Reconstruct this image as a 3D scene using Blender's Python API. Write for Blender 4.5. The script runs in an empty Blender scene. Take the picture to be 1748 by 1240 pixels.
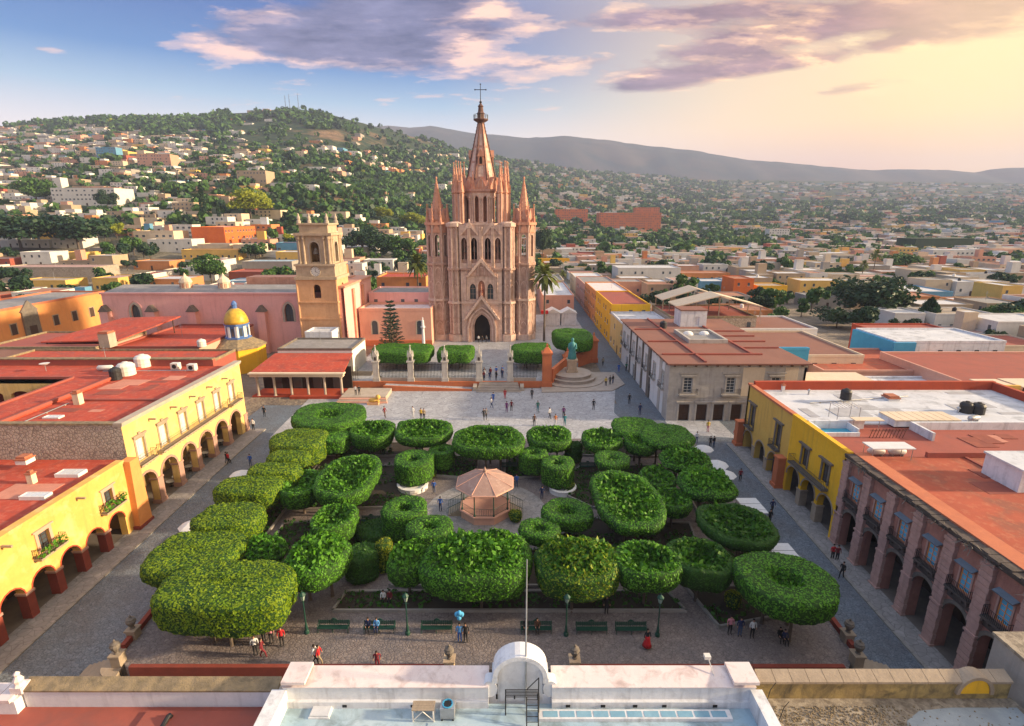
import bpy, math, random
import numpy as np
from math import sin, cos, pi, radians, sqrt, atan2, hypot
S = bpy.context.scene
COL = S.collection
random.seed(7)
# ------------------------------------------------------------------ camera
FPX, CX, CY, CAMZ = 898.0, 874.0, 620.0, 35.0
PITCH = math.atan(248 / FPX)
CP, SP = cos(PITCH), sin(PITCH)
cam_d = bpy.data.cameras.new('camera')
cam = bpy.data.objects.new('camera', cam_d)
COL.objects.link(cam)
cam.location = (0, 0, CAMZ)
cam.rotation_euler = (pi / 2 - PITCH, 0, 0)
cam_d.sensor_width = 36.0
cam_d.lens = FPX / 1748.0 * 36.0
cam_d.clip_start = 0.5
cam_d.clip_end = 30000
S.camera = cam
# ------------------------------------------------------------------ sky
SUN_AZ, SUN_EL = radians(93), radians(16)      # azimuth measured from +Y (view) towards +X (right)
SUNDIR = (sin(SUN_AZ) * cos(SUN_EL), cos(SUN_AZ) * cos(SUN_EL), sin(SUN_EL))
W = bpy.data.worlds.new('World')
S.world = W
W.use_nodes = True
wn, wl = W.node_tree.nodes, W.node_tree.links
wn.clear()
def nd(nodes, typ, **kw):
 n = nodes.new(typ)
 for k, v in kw.items():
  setattr(n, k, v)
 return n
def ramp(nodes, stops, interp='LINEAR'):
 r = nodes.new('ShaderNodeValToRGB')
 r.color_ramp.interpolation = interp
 e = r.color_ramp.elements
 while len(e) > 1:
  e.remove(e[-1])
 for i, (p, c) in enumerate(stops):
  el = e[0] if i == 0 else e.new(p)
  el.position = p
  el.color = (c, c, c, 1) if isinstance(c, (int, float)) else (*c, 1)
 return r
def wmath(op, a, b=None, clamp=False):
 m = nd(wn, 'ShaderNodeMath', operation=op, use_clamp=clamp)
 for i, x in enumerate((a, b)):
  if x is None:
   continue
  if isinstance(x, (int, float)):
   m.inputs[i].default_value = x
  else:
   wl.new(x, m.inputs[i])
 return m.outputs[0]
def wmix(f, a, b, blend='MIX'):
 m = nd(wn, 'ShaderNodeMix', data_type='RGBA', blend_type=blend)
 for i, x in ((0, f), (6, a), (7, b)):
  if isinstance(x, (int, float)):
   m.inputs[i].default_value = x
  elif isinstance(x, tuple):
   m.inputs[i].default_value = (*x, 1)
  else:
   wl.new(x, m.inputs[i])
 return m.outputs[2]
tc = nd(wn, 'ShaderNodeTexCoord')
sep = nd(wn, 'ShaderNodeSeparateXYZ')
wl.new(tc.outputs['Generated'], sep.inputs[0])
dx, dy, dz = sep.outputs
sky = nd(wn, 'ShaderNodeTexSky', sky_type='NISHITA', sun_disc=False)
sky.sun_elevation = SUN_EL
sky.sun_rotation = SUN_AZ
sky.altitude = 1900
sky.air_density = 1.2
sky.dust_density = 2.5
sky.ozone_density = 2.0
skyc = wmix(1.0, sky.outputs[0], (0.07, 0.07, 0.07), 'MULTIPLY')
horiz = wmath('SQRT', wmath('ADD', wmath('MULTIPLY', dx, dx), wmath('MULTIPLY', dy, dy)))
az = wmath('ARCTAN2', dx, dy)                     # -pi..pi, 0 = view direction
el = wmath('ARCTAN2', dz, horiz)
sund = wmath('ADD', wmath('ADD', wmath('MULTIPLY', dx, SUNDIR[0]), wmath('MULTIPLY', dy, SUNDIR[1])), wmath('MULTIPLY', dz, SUNDIR[2]))
elr = ramp(wn, [(0.0, (.35, .28, .25)), (.095, (.35, .32, .32)), (.14, (.13, .205, .28)), (.18, (.012, .085, .215)), (.24, (.002, .042, .16)), (.42, (.15, .22, .34)), (1, (.33, .36, .42))])  # upper stops, above the view, brightened as added fill light
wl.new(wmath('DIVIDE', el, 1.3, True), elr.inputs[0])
elw = ramp(wn, [(0.0, (.35, .165, .10)), (.06, (.39, .205, .10)), (.11, (.50, .31, .115)), (.17, (.48, .33, .15)), (.25, (.34, .25, .16)), (.42, (.38, .34, .33)), (1, (.35, .37, .42))])
wl.new(wmath('DIVIDE', el, 1.3, True), elw.inputs[0])
wr = ramp(wn, [(0.0, 0.0), (.20, .0), (.34, .25), (.52, .72), (.66, .97), (1, 1.0)])
wl.new(wmath('ADD', wmath('MULTIPLY', sund, .72), .28), wr.inputs[0])
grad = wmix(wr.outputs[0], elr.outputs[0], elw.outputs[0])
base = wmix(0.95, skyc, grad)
comb = nd(wn, 'ShaderNodeCombineXYZ')
zz = wmath('ADD', dz, 0.10)
wl.new(wmath('DIVIDE', dx, zz), comb.inputs[0])
wl.new(wmath('DIVIDE', dy, zz), comb.inputs[1])
mp = nd(wn, 'ShaderNodeMapping')
mp.inputs['Location'].default_value = (3.1, 1.7, 0.0)
mp.inputs['Scale'].default_value = (0.75, 1.25, 1)
wl.new(comb.outputs[0], mp.inputs[0])
no = nd(wn, 'ShaderNodeTexNoise')
no.inputs['Scale'].default_value = 1.25
no.inputs['Detail'].default_value = 9
no.inputs['Roughness'].default_value = .58
no.inputs['Distortion'].default_value = .35
wl.new(mp.outputs[0], no.inputs[0])
no2 = nd(wn, 'ShaderNodeTexNoise')
no2.inputs['Scale'].default_value = 4.2
no2.inputs['Detail'].default_value = 8
no2.inputs['Roughness'].default_value = .65
wl.new(mp.outputs[0], no2.inputs[0])
def bump2(a0, e0, sa, se):
 """soft hump of cloud cover around azimuth a0 and elevation e0 (radians)"""
 u = wmath('DIVIDE', wmath('SUBTRACT', az, a0), sa)
 v = wmath('DIVIDE', wmath('SUBTRACT', el, e0), se)
 q = wmath('ADD', wmath('MULTIPLY', u, u), wmath('MULTIPLY', v, v))
 return wmath('POWER', 2.718, wmath('MULTIPLY', q, -1.0))
D = pi / 180
humps = None
for a0, e0, sa, se, wt in ((-19, 15.8, 10.5, 3.2, 1.0), (-14, 18.8, 8, 2.0, .5), (-6, 17.2, 7.5, 2.8, .95), (-12, 14.6, 7, 1.4, .6), (4.5, 14.2, 8, .9, .75),
      (-1, 12.6, 5, .9, .35), (15, 12.6, 9, 1.0, .75), (18, 14.4, 9, 1.3, .55), (27, 15.3, 9, 1.5, .85), (40, 15.2, 7, 2.4, 1.0), (14, 17.3, 11, .9, .8), (24, 12.8, 8, .7, .6), (33, 13.4, 6, .6, .5),
      (11.5, 11.9, 5, .55, .7), (32, 10.5, 7, .5, .35), (-27, 9.8, 5, .6, .35), (-39, 12.2, 3, .4, .5), (70, 22, 22, 6, .8), (-80, 27, 22, 8, .8),
      (130, 25, 30, 9, .8), (-150, 20, 30, 8, .9), (20, 45, 30, 10, .6), (-60, 50, 30, 9, .5)):  # overhead humps are unseen cloud, added for fill light
 h = wmath('MULTIPLY', bump2(a0 * D, e0 * D, sa * D, se * D), wt)
 humps = h if humps is None else wmath('ADD', humps, h)
dens = wmath('ADD', wmath('ADD', no.outputs[0], wmath('MULTIPLY', humps, .42)), wmath('MULTIPLY', wmath('SUBTRACT', no2.outputs[0], .5), .55))
cover = ramp(wn, [(.65, 0.0), (.72, .42), (.84, .95), (1.0, 1.0)], 'EASE')
wl.new(dens, cover.inputs[0])
mp2 = nd(wn, 'ShaderNodeMapping')
mp2.inputs['Location'].default_value = (3.1 + .16, 1.7 + .02, 0.0)
mp2.inputs['Scale'].default_value = (0.75, 1.25, 1)
wl.new(comb.outputs[0], mp2.inputs[0])
no3 = nd(wn, 'ShaderNodeTexNoise')
for k, v in (('Scale', 1.25), ('Detail', 9), ('Roughness', .58), ('Distortion', .35)):
 no3.inputs[k].default_value = v
wl.new(mp2.outputs[0], no3.inputs[0])
edge = wmath('SUBTRACT', no.outputs[0], no3.outputs[0])
thick = wmath('SUBTRACT', dens, .72)
lit = wmath('ADD', wmath('ADD', wmath('MULTIPLY', edge, 3.2), wmath('MULTIPLY', thick, -1.7)), wmath('MULTIPLY', wmath('SUBTRACT', no2.outputs[0], .45), 2.2))
litr = ramp(wn, [(0.0, 0.0), (.18, .25), (.45, 1.0)], 'EASE')
wl.new(wmath('ADD', lit, wmath('ADD', .15, wmath('MULTIPLY', bump2(-3 * D, 16.5 * D, 9 * D, 4 * D), .26))), litr.inputs[0])
tex = ramp(wn, [(.36, 0.0), (.64, 1.0)])
wl.new(no2.outputs[0], tex.inputs[0])
dark = wmix(tex.outputs[0], wmix(wr.outputs[0], (.022, .032, .085), (.10, .05, .058)), wmix(wr.outputs[0], (.085, .09, .165), (.22, .115, .10)))
bright = wmix(wr.outputs[0], (.42, .27, .225), (.56, .34, .16))
cloudc = wmix(litr.outputs[0], dark, bright)
fade = ramp(wn, [(.03, 0.0), (.14, 1.0)])
wl.new(el, fade.inputs[0])
withc = wmix(wmath('MULTIPLY', cover.outputs[0], fade.outputs[0]), base, cloudc)
glow = ramp(wn, [(.45, 0.0), (.62, .35), (1.0, .75)], 'EASE')
wl.new(sund, glow.inputs[0])
withg = wmix(glow.outputs[0], withc, (.60, .41, .16))
below = ramp(wn, [(0.0, 1.0), (.02, 0.0)])
wl.new(wmath('ADD', dz, .02), below.inputs[0])
fincol = wmix(below.outputs[0], withg, (.12, .10, .09))
bg = nd(wn, 'ShaderNodeBackground')
wl.new(fincol, bg.inputs[0])
bg.inputs[1].default_value = 1.0
wo = nd(wn, 'ShaderNodeOutputWorld')
wl.new(bg.outputs[0], wo.inputs[0])
# ------------------------------------------------------------------ sun and exposure
sd = bpy.data.lights.new('sun', 'SUN')
sd.energy = 4.0
sd.color = (1.0, .77, .49)
sd.angle = radians(2.5)
sun = bpy.data.objects.new('sun', sd)
COL.objects.link(sun)
sun.location = (200, 60, 200)
sun.rotation_euler = (pi / 2 - SUN_EL, 0, pi - SUN_AZ)
vs = S.view_settings
vs.view_transform = 'Standard'
vs.look = 'None'
vs.exposure = 1.58
vs.gamma = 1
S.render.engine = 'CYCLES'
S.cycles.use_denoising = True
S.cycles.max_bounces = 6
S.cycles.volume_bounces = 0
S.cycles.transparent_max_bounces = 6
# ------------------------------------------------------------------ pixel <-> world helpers
def ray(px, py):
 v, u = py - CY, px - CX
 return u, FPX * CP - v * SP, -(FPX * SP + v * CP)
def P(px, py, z=0.0):
 u, fw, up = ray(px, py)
 t = (z - CAMZ) / up
 return (u * t, fw * t, z)
def atY(px, py, Y):
 u, fw, up = ray(px, py)
 t = Y / fw
 return (u * t, Y, CAMZ + up * t)
def proj(x, y, z):
 q = z - CAMZ
 d = y * CP - q * SP
 return (CX + FPX * x / d, CY - FPX * (y * SP + q * CP) / d) if d > 0 else (-1, -1)
def clamp(x, a=0.0, b=1.0):
 return a if x < a else b if x > b else x
def lerp(t, xs, ys):
 return float(np.interp(t, xs, ys))
def hash2(i, j, s=0):
 n = (i * 374761393 + j * 668265263 + s * 982451653) & 0xffffffff
 n = ((n ^ (n >> 13)) * 1274126177) & 0xffffffff
 return ((n ^ (n >> 16)) & 0xffff) / 65535.0
def vnoise(x, y, s=0):
 i, j = math.floor(x), math.floor(y)
 fx, fy = x - i, y - j
 fx, fy = fx * fx * (3 - 2 * fx), fy * fy * (3 - 2 * fy)
 a, b = hash2(i, j, s), hash2(i + 1, j, s)
 c, d = hash2(i, j + 1, s), hash2(i + 1, j + 1, s)
 return a + (b - a) * fx + (c - a) * fy + (a - b - c + d) * fx * fy
def fbm(x, y, s=0, o=4):
 t, a, n = 0, .5, 0
 for k in range(o):
  t += a * vnoise(x, y, s + k)
  n += a
  x, y, a = x * 2.03, y * 2.03, a * .5
 return t / n
def zs(Y):
 """the streets beside the garden fall towards the front"""
 return -1.3 * clamp((75 - Y) / 42, 0, 1.2)
RPX = [-900, 0, 100, 200, 350, 420, 520, 570, 620, 680, 750, 800, 860, 950, 1000, 1100, 1200, 1748, 2600]
RPY = [215, 222, 212, 205, 202, 193, 184, 191, 206, 223, 244, 258, 270, 285, 293, 300, 306, 312, 316]
RYR = [1500, 1500, 1500, 1500, 1500, 1550, 1600, 1600, 1600, 1700, 1900, 2100, 2300, 2600, 2800, 3200, 3500, 3500, 3500]
RY0 = [180, 180, 185, 190, 200, 210, 230, 240, 260, 290, 320, 330, 340, 380, 400, 450, 520, 600, 600]
REX = [1.25, 1.25, 1.25, 1.25, 1.3, 1.3, 1.35, 1.35, 1.4, 1.45, 1.5, 1.5, 1.5, 1.55, 1.6, 1.6, 1.6, 1.6, 1.6]
def terrain(X, Y):
 if Y < 100:
  return zs(Y) - .05
 px = CX + FPX / CP * X / Y
 y0, yr, ex = lerp(px, RPX, RY0), lerp(px, RPX, RYR), lerp(px, RPX, REX)
 _, fw, up = ray(0, lerp(px, RPX, RPY))
 top = CAMZ + yr * up / fw
 t = (Y - y0) / (yr - y0)
 if t <= 0:
  return -.05
 if t <= 1:
  z = top * t ** ex
  z += (fbm(X / 120, Y / 160, 3) - .5) * 26 * min(1, t * 4) * (1 - t) ** .5
 else:
  z = top * max(.25, 1 - (t - 1) * .8)
 return z - .05
def ground_hit(px, py):
 u, fw, up = ray(px, py)
 t = 100 / fw
 while t * fw < 5000:
  if CAMZ + up * t <= terrain(u * t, fw * t):
   return (u * t, fw * t, terrain(u * t, fw * t))
  t *= 1.004
 return (u * t, fw * t, 0)
# ------------------------------------------------------------------ mesh builder
class MB:
 def __init__(s, xf=None):
  s.v, s.f, s.mi, s.m, s.xf = [], [], [], 0, xf
 def add(s, vs_, fs):
  b = len(s.v)
  s.v.extend([s.xf(*p) for p in vs_] if s.xf else vs_)
  for f in fs:
   s.f.append(tuple(i + b for i in f))
   s.mi.append(s.m)
 def quad(s, a, b, c, d):
  s.add([a, b, c, d], [(0, 1, 2, 3)])
 def box(s, x0, x1, y0, y1, z0, z1):
  s.add([(x0, y0, z0), (x1, y0, z0), (x1, y1, z0), (x0, y1, z0), (x0, y0, z1), (x1, y0, z1), (x1, y1, z1), (x0, y1, z1)],
   [(0, 3, 2, 1), (4, 5, 6, 7), (0, 1, 5, 4), (1, 2, 6, 5), (2, 3, 7, 6), (3, 0, 4, 7)])
 def rbox(s, cx, cy, w, d, z0, z1, a):
  c, n = cos(a), sin(a)
  p = [(cx + x * c - y * n, cy + x * n + y * c) for x, y in ((-w / 2, -d / 2), (w / 2, -d / 2), (w / 2, d / 2), (-w / 2, d / 2))]
  s.poly(p, z0, z1)
 def poly(s, p, z0, z1, cap=True, base=True):
  n = len(p)
  v = [(x, y, z0) for x, y in p] + [(x, y, z1) for x, y in p]
  f = [(i, (i + 1) % n, n + (i + 1) % n, n + i) for i in range(n)]
  if cap:
   f.append(tuple(range(n, 2 * n)))
  if base:
   f.append(tuple(range(n - 1, -1, -1)))
  s.add(v, f)
 def extr(s, pts, y0, y1):
  """polygon in (x, z) swept along y"""
  n = len(pts)
  v = [(x, y0, z) for x, z in pts] + [(x, y1, z) for x, z in pts]
  s.add(v, [(i, (i + 1) % n, n + (i + 1) % n, n + i) for i in range(n)] + [tuple(range(n - 1, -1, -1)), tuple(range(n, 2 * n))])
 def lathe(s, cx, cy, prof, n=12, ph=0.0, sx=1.0, sy=1.0):
  v, f = [], []
  for r, z in prof:
   for i in range(n):
    a = ph + 2 * pi * i / n
    v.append((cx + r * cos(a) * sx, cy + r * sin(a) * sy, z))
  for k in range(len(prof) - 1):
   for i in range(n):
    j = (i + 1) % n
    f.append((k * n + i, k * n + j, (k + 1) * n + j, (k + 1) * n + i))
  if prof[0][0] > 1e-4:
   f.append(tuple(range(n - 1, -1, -1)))
  if prof[-1][0] > 1e-4:
   m = (len(prof) - 1) * n
   f.append(tuple(range(m, m + n)))
  s.add(v, f)
 def tube(s, p, q, r0, r1=None, n=6):
  r1 = r0 if r1 is None else r1
  p, q = np.array(p, float), np.array(q, float)
  d = q - p
  L = np.linalg.norm(d)
  if L < 1e-6:
   return
  d /= L
  a = np.cross(d, (0, 0, 1) if abs(d[2]) < .9 else (1, 0, 0))
  a /= np.linalg.norm(a)
  b = np.cross(d, a)
  v = []
  for c, r in ((p, r0), (q, r1)):
   for i in range(n):
    t = 2 * pi * i / n
    v.append(tuple(c + r * (cos(t) * a + sin(t) * b)))
  s.add(v, [(i, (i + 1) % n, n + (i + 1) % n, n + i) for i in range(n)] + [tuple(range(n - 1, -1, -1)), tuple(range(n, 2 * n))])
 def sphere(s, c, r, n=10, m=6, sz=1.0):
  s.lathe(c[0], c[1], [(max(1e-5, r * sin(pi * k / m)), c[2] - r * sz * cos(pi * k / m)) for k in range(m + 1)], n)
 def build(s, name, mats, parent=None, smooth=False, org=None):
  o_ = np.array(parent_loc(parent) if parent is not None else (org or (0, 0, 0)), float)
  me = bpy.data.meshes.new(name)
  v = (np.array(s.v, float).reshape(-1, 3) - o_)
  me.from_pydata(v.tolist(), [], s.f)
  mats = mats if isinstance(mats, (list, tuple)) else [mats]
  for m in mats:
   me.materials.append(M[m] if isinstance(m, str) else m)
  if len(mats) > 1:
   me.polygons.foreach_set('material_index', s.mi)
  if smooth:
   me.polygons.foreach_set('use_smooth', [True] * len(me.polygons))
  o = bpy.data.objects.new(name, me)
  COL.objects.link(o)
  if parent is not None:
   o.parent = parent
  elif org:
   o.location = org
  return o
def parent_loc(p):
 x = np.zeros(3)
 while p is not None:
  x = x + np.array(p.location)
  p = p.parent
 return x
def tag(o, label=None, cat=None, group=None, kind=None):
 for k, v in (('label', label), ('category', cat), ('group', group), ('kind', kind)):
  if v:
   o[k] = v
 return o
def thing(name, label, cat, loc=(0, 0, 0), group=None, rz=0.0):
 o = bpy.data.objects.new(name, None)
 COL.objects.link(o)
 o.location = loc
 o.rotation_euler = (0, 0, rz)
 o.empty_display_size = .3
 return tag(o, label, cat, group)
def copy_tree(o, parent=None, loc=None, rz=None, label=None, group=None):
 c = o.copy()
 COL.objects.link(c)
 if parent is not None:
  c.parent = parent
 if loc is not None:
  c.location = loc
 if rz is not None:
  c.rotation_euler = (0, 0, rz)
 if label:
  c['label'] = label
 if group:
  c['group'] = group
 for ch in list(o.children):
  copy_tree(ch, c)
 return c
def use(name, me, parent, loc=(0, 0, 0), rz=0.0):
 """one more object that shares the mesh me; loc is relative to the parent"""
 o = bpy.data.objects.new(name, me)
 COL.objects.link(o)
 o.parent = parent
 o.location = loc
 if rz:
  o.rotation_euler = (0, 0, rz)
 return o
def FR(ox, oy, oz, ang):
 """facade frame: u along the wall, d outwards (right of u), z up"""
 c, n = cos(ang), sin(ang)
 return lambda u, d, z: (ox + u * c + d * n, oy + u * n - d * c, oz + z)
def curve_pts(ua, ub, za, zb, kind, n=8):
 w = (ub - ua) / 2
 if kind == 'flat':
  return [(ua, zb), (ub, zb)]
 full = w if kind == 'round' else w * 1.5 if kind == 'point' else w * .35
 rise = min(full, (zb - za) * .85)
 sp_ = zb - rise
 out = []
 for i in range(n + 1):
  t = -1 + 2 * i / n
  if kind == 'point':
   h = sqrt(max(0, 4 - (1 + abs(t)) ** 2)) / sqrt(3)
  else:
   h = sqrt(max(0, 1 - t * t)) if kind == 'round' else 1 - t * t
  if kind == 'round':
   a = pi * (1 - i / n)
   t, h = cos(a), sin(a)
  out.append((ua + w + w * t, sp_ + rise * h))
 return out
def band(mb, u0, u1, z0, z1, ops, t=.4, d=0.0, n=8):
 """a wall strip with openings (ua, ub, za, zb, kind) and their reveals"""
 cur = u0
 Q = lambda a, b, c, e: mb.quad((a, d, c), (b, d, c), (b, d, e), (a, d, e))
 for ua, ub, za, zb, kind in sorted(ops):
  if ua > cur + 1e-5:
   Q(cur, ua, z0, z1)
  if za > z0 + 1e-5:
   Q(ua, ub, z0, za)
   mb.quad((ua, d, za), (ub, d, za), (ub, d - t, za), (ua, d - t, za))
  pts = curve_pts(ua, ub, za, zb, kind, n)
  for (a, b), (c, e) in zip(pts[:-1], pts[1:]):
   if z1 > max(b, e) - 1e-6:
    mb.quad((a, d, b), (c, d, e), (c, d, z1), (a, d, z1))
  path = [(ua, za)] + pts + [(ub, za)]
  for (a, b), (c, e) in zip(path[:-1], path[1:]):
   mb.quad((a, d, b), (c, d, e), (c, d - t, e), (a, d - t, b))
  cur = ub
 if u1 > cur + 1e-5:
  Q(cur, u1, z0, z1)
def trim(mb, op, w=.25, pr=.06, d=0.0, jamb=True, n=8, sill=0.0):
 """a moulding round an opening, w wide and pr proud of the wall"""
 ua, ub, za, zb, kind = op
 c = (ua + ub) / 2
 pts = curve_pts(ua, ub, za, zb, kind, n)
 if kind == 'flat':
  inn = [(ua, za), (ua, zb), (ub, zb), (ub, za)]
  out = [(ua - w, za), (ua - w, zb + w), (ub + w, zb + w), (ub + w, za)]
 else:
  hw = (ub - ua) / 2
  zc = pts[0][1]
  hz = zb - zc
  out = [(c + (x - c) * (hw + w) / hw, zc + (z - zc) * (hz + w) / hz) for x, z in pts]
  inn = list(pts)
  if jamb:
   inn = [(ua, za)] + inn + [(ub, za)]
   out = [(ua - w, za)] + out + [(ub + w, za)]
 for k in range(len(inn) - 1):
  a, b, e, f = inn[k], inn[k + 1], out[k + 1], out[k]
  v = [(p[0], d - .003, p[1]) for p in (a, b, e, f)] + [(p[0], d + pr, p[1]) for p in (a, b, e, f)]
  mb.add(v, [(4, 5, 6, 7), (0, 1, 5, 4), (2, 3, 7, 6), (1, 2, 6, 5), (3, 0, 4, 7)])
 if sill:
  mb.box(ua - w - .1, ub + w + .1, d - .003, d + pr + sill, za - .16, za)
def window(parent, fr, op, fm='white_wood', gm='glass', bars=(1, 3), d=-.28, fw=.09, name='window', th=.06):
 ua, ub, za, zb, kind = op
 f = MB(fr)
 if kind == 'flat':
  f.box(ua, ub, d, d + th, za, za + fw)
  f.box(ua, ub, d, d + th, zb - fw, zb)
  f.box(ua, ua + fw, d, d + th, za + fw, zb - fw)
  f.box(ub - fw, ub, d, d + th, za + fw, zb - fw)
  ztop = lambda u: zb - fw
 else:
  pts = curve_pts(ua, ub, za, zb, kind)
  f.box(ua, ub, d, d + th, za, za + fw)
  c = (ua + ub) / 2
  path = [(ua, za + fw)] + pts + [(ub, za + fw)]
  for (a, b), (e, g) in zip(path[:-1], path[1:]):
   k = 1 - fw / max(.2, (ub - ua) / 2)
   m = za + (zb - za) * .5
   i0, i1 = (c + (a - c) * k, m + (b - m) * .94), (c + (e - c) * k, m + (g - m) * .94)
   f.quad((a, d + th, b), (e, d + th, g), (i1[0], d + th, i1[1]), (i0[0], d + th, i0[1]))
  xs_, zs_ = [p[0] for p in pts], [p[1] for p in pts]
  ztop = lambda u: lerp(u, xs_, zs_)
 bw = fw * .6
 for i in range(bars[0]):
  u = ua + (ub - ua) * (i + 1) / (bars[0] + 1)
  f.box(u - bw / 2, u + bw / 2, d + .004, d + th - .004, za + fw, ztop(u))
 for i in range(bars[1]):
  z = za + (zb - za) * (i + 1) / (bars[1] + 1)
  if kind == 'flat' or z < curve_pts(ua, ub, za, zb, kind)[0][1]:
   f.box(ua + fw, ub - fw, d + .008, d + th - .008, z - bw / 2, z + bw / 2)
 o = f.build(name, fm, parent)
 g = MB(fr)
 pts = [(ua, za)] + curve_pts(ua, ub, za, zb, kind) + [(ub, za)]
 g.add([(x, d + .02, z) for x, z in pts], [tuple(range(len(pts)))])
 g.build('pane', gm, o)
 return o
def railing(mb, fr_pts, z0, z1, step=.16, r=.018):
 """bars along a polyline of (u, d) points"""
 for (a, b), (c, e) in zip(fr_pts[:-1], fr_pts[1:]):
  L = hypot(c - a, e - b)
  n = max(1, int(L / step))
  for z in (z0 + .05, z1):
   mb.tube((a, b, z), (c, e, z), r * 1.3, n=4)
  for i in range(n + 1):
   t = i / n
   mb.tube((a + (c - a) * t, b + (e - b) * t, z0), (a + (c - a) * t, b + (e - b) * t, z1), r, n=3)
def balcony(parent, fr, u0, u1, z, dep=.9, h=1.0, sm='stone', rm='iron', step=.17):
 b = MB(fr)
 b.box(u0, u1, .003, dep, z - .18, z)
 b.box(u0 + .1, u1 - .1, .003, dep - .15, z - .3, z - .18)
 o = b.build('balcony', sm, parent)
 r = MB(fr)
 railing(r, [(u0 + .05, .05), (u0 + .05, dep - .05), (u1 - .05, dep - .05), (u1 - .05, .05)], z, z + h, step)
 r.build('railing', rm, o)
 return o
# ------------------------------------------------------------------ materials
M = {}
def mat(name, c1, c2=None, scale=1.0, detail=5, rough=.85, bump=0.0, bscale=None, streak=None, metal=0.0, spec=.3, contrast=(.35, .65), blotch=None, stretch=None):
 m = bpy.data.materials.new(name)
 m.use_nodes = True
 N, L = m.node_tree.nodes, m.node_tree.links
 b = N['Principled BSDF']
 b.inputs['Roughness'].default_value = rough
 b.inputs['Metallic'].default_value = metal
 b.inputs['Specular IOR Level'].default_value = spec
 M[name] = m
 if c2 is None and not bump and not streak and not blotch:
  b.inputs['Base Color'].default_value = (*c1, 1)
  return m
 t = N.new('ShaderNodeTexCoord')
 g = t.outputs['Object']
 def noise(sc, det=5, src=None, dist=0.0):
  n = N.new('ShaderNodeTexNoise')
  n.inputs['Scale'].default_value = sc
  n.inputs['Detail'].default_value = det
  n.inputs['Roughness'].default_value = .62
  n.inputs['Distortion'].default_value = dist
  L.new(src or g, n.inputs[0])
  return n.outputs[0]
 def mapped(sx, sy, sz):
  q = N.new('ShaderNodeMapping')
  q.inputs['Scale'].default_value = (sx, sy, sz)
  L.new(g, q.inputs[0])
  return q.outputs[0]
 def mix(f, a, c):
  x = N.new('ShaderNodeMix')
  x.data_type = 'RGBA'
  for i, val in ((0, f), (6, a), (7, c)):
   if isinstance(val, tuple):
    x.inputs[i].default_value = (*val, 1)
   elif isinstance(val, (float, int)):
    x.inputs[i].default_value = val
   else:
    L.new(val, x.inputs[i])
  return x.outputs[2]
 def thr(v, lo, hi, top=1.0):
  r = ramp(N, [(lo, 0.0), (hi, top)])
  L.new(v, r.inputs[0])
  return r.outputs[0]
 col = c1
 c2 = c2 or tuple(x * .82 for x in c1)
 src = mapped(*stretch) if stretch else None
 col = mix(thr(noise(scale, detail, src), *contrast), c1, c2)
 col = mix(thr(noise(scale * 9, 3), .35, .75, .5), col, tuple((a + 2 * b_) / 3 * .86 for a, b_ in zip(c1, c2)))
 if blotch:
  bc, bs, lo, hi, amt = blotch
  col = mix(thr(noise(bs, 7, None, .6), lo, hi, amt), col, bc)
 if streak:
  sc_, amt = streak
  col = mix(thr(noise(1.0, 6, mapped(1.6, 1.6, .14)), .52, .74, amt), col, sc_)
 L.new(col, b.inputs['Base Color'])
 if bump:
  bn = N.new('ShaderNodeBump')
  bn.inputs['Strength'].default_value = bump
  bn.inputs['Distance'].default_value = .08
  L.new(noise(bscale or scale * 6, 4), bn.inputs['Height'])
  L.new(bn.outputs[0], b.inputs['Normal'])
 return m
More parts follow.
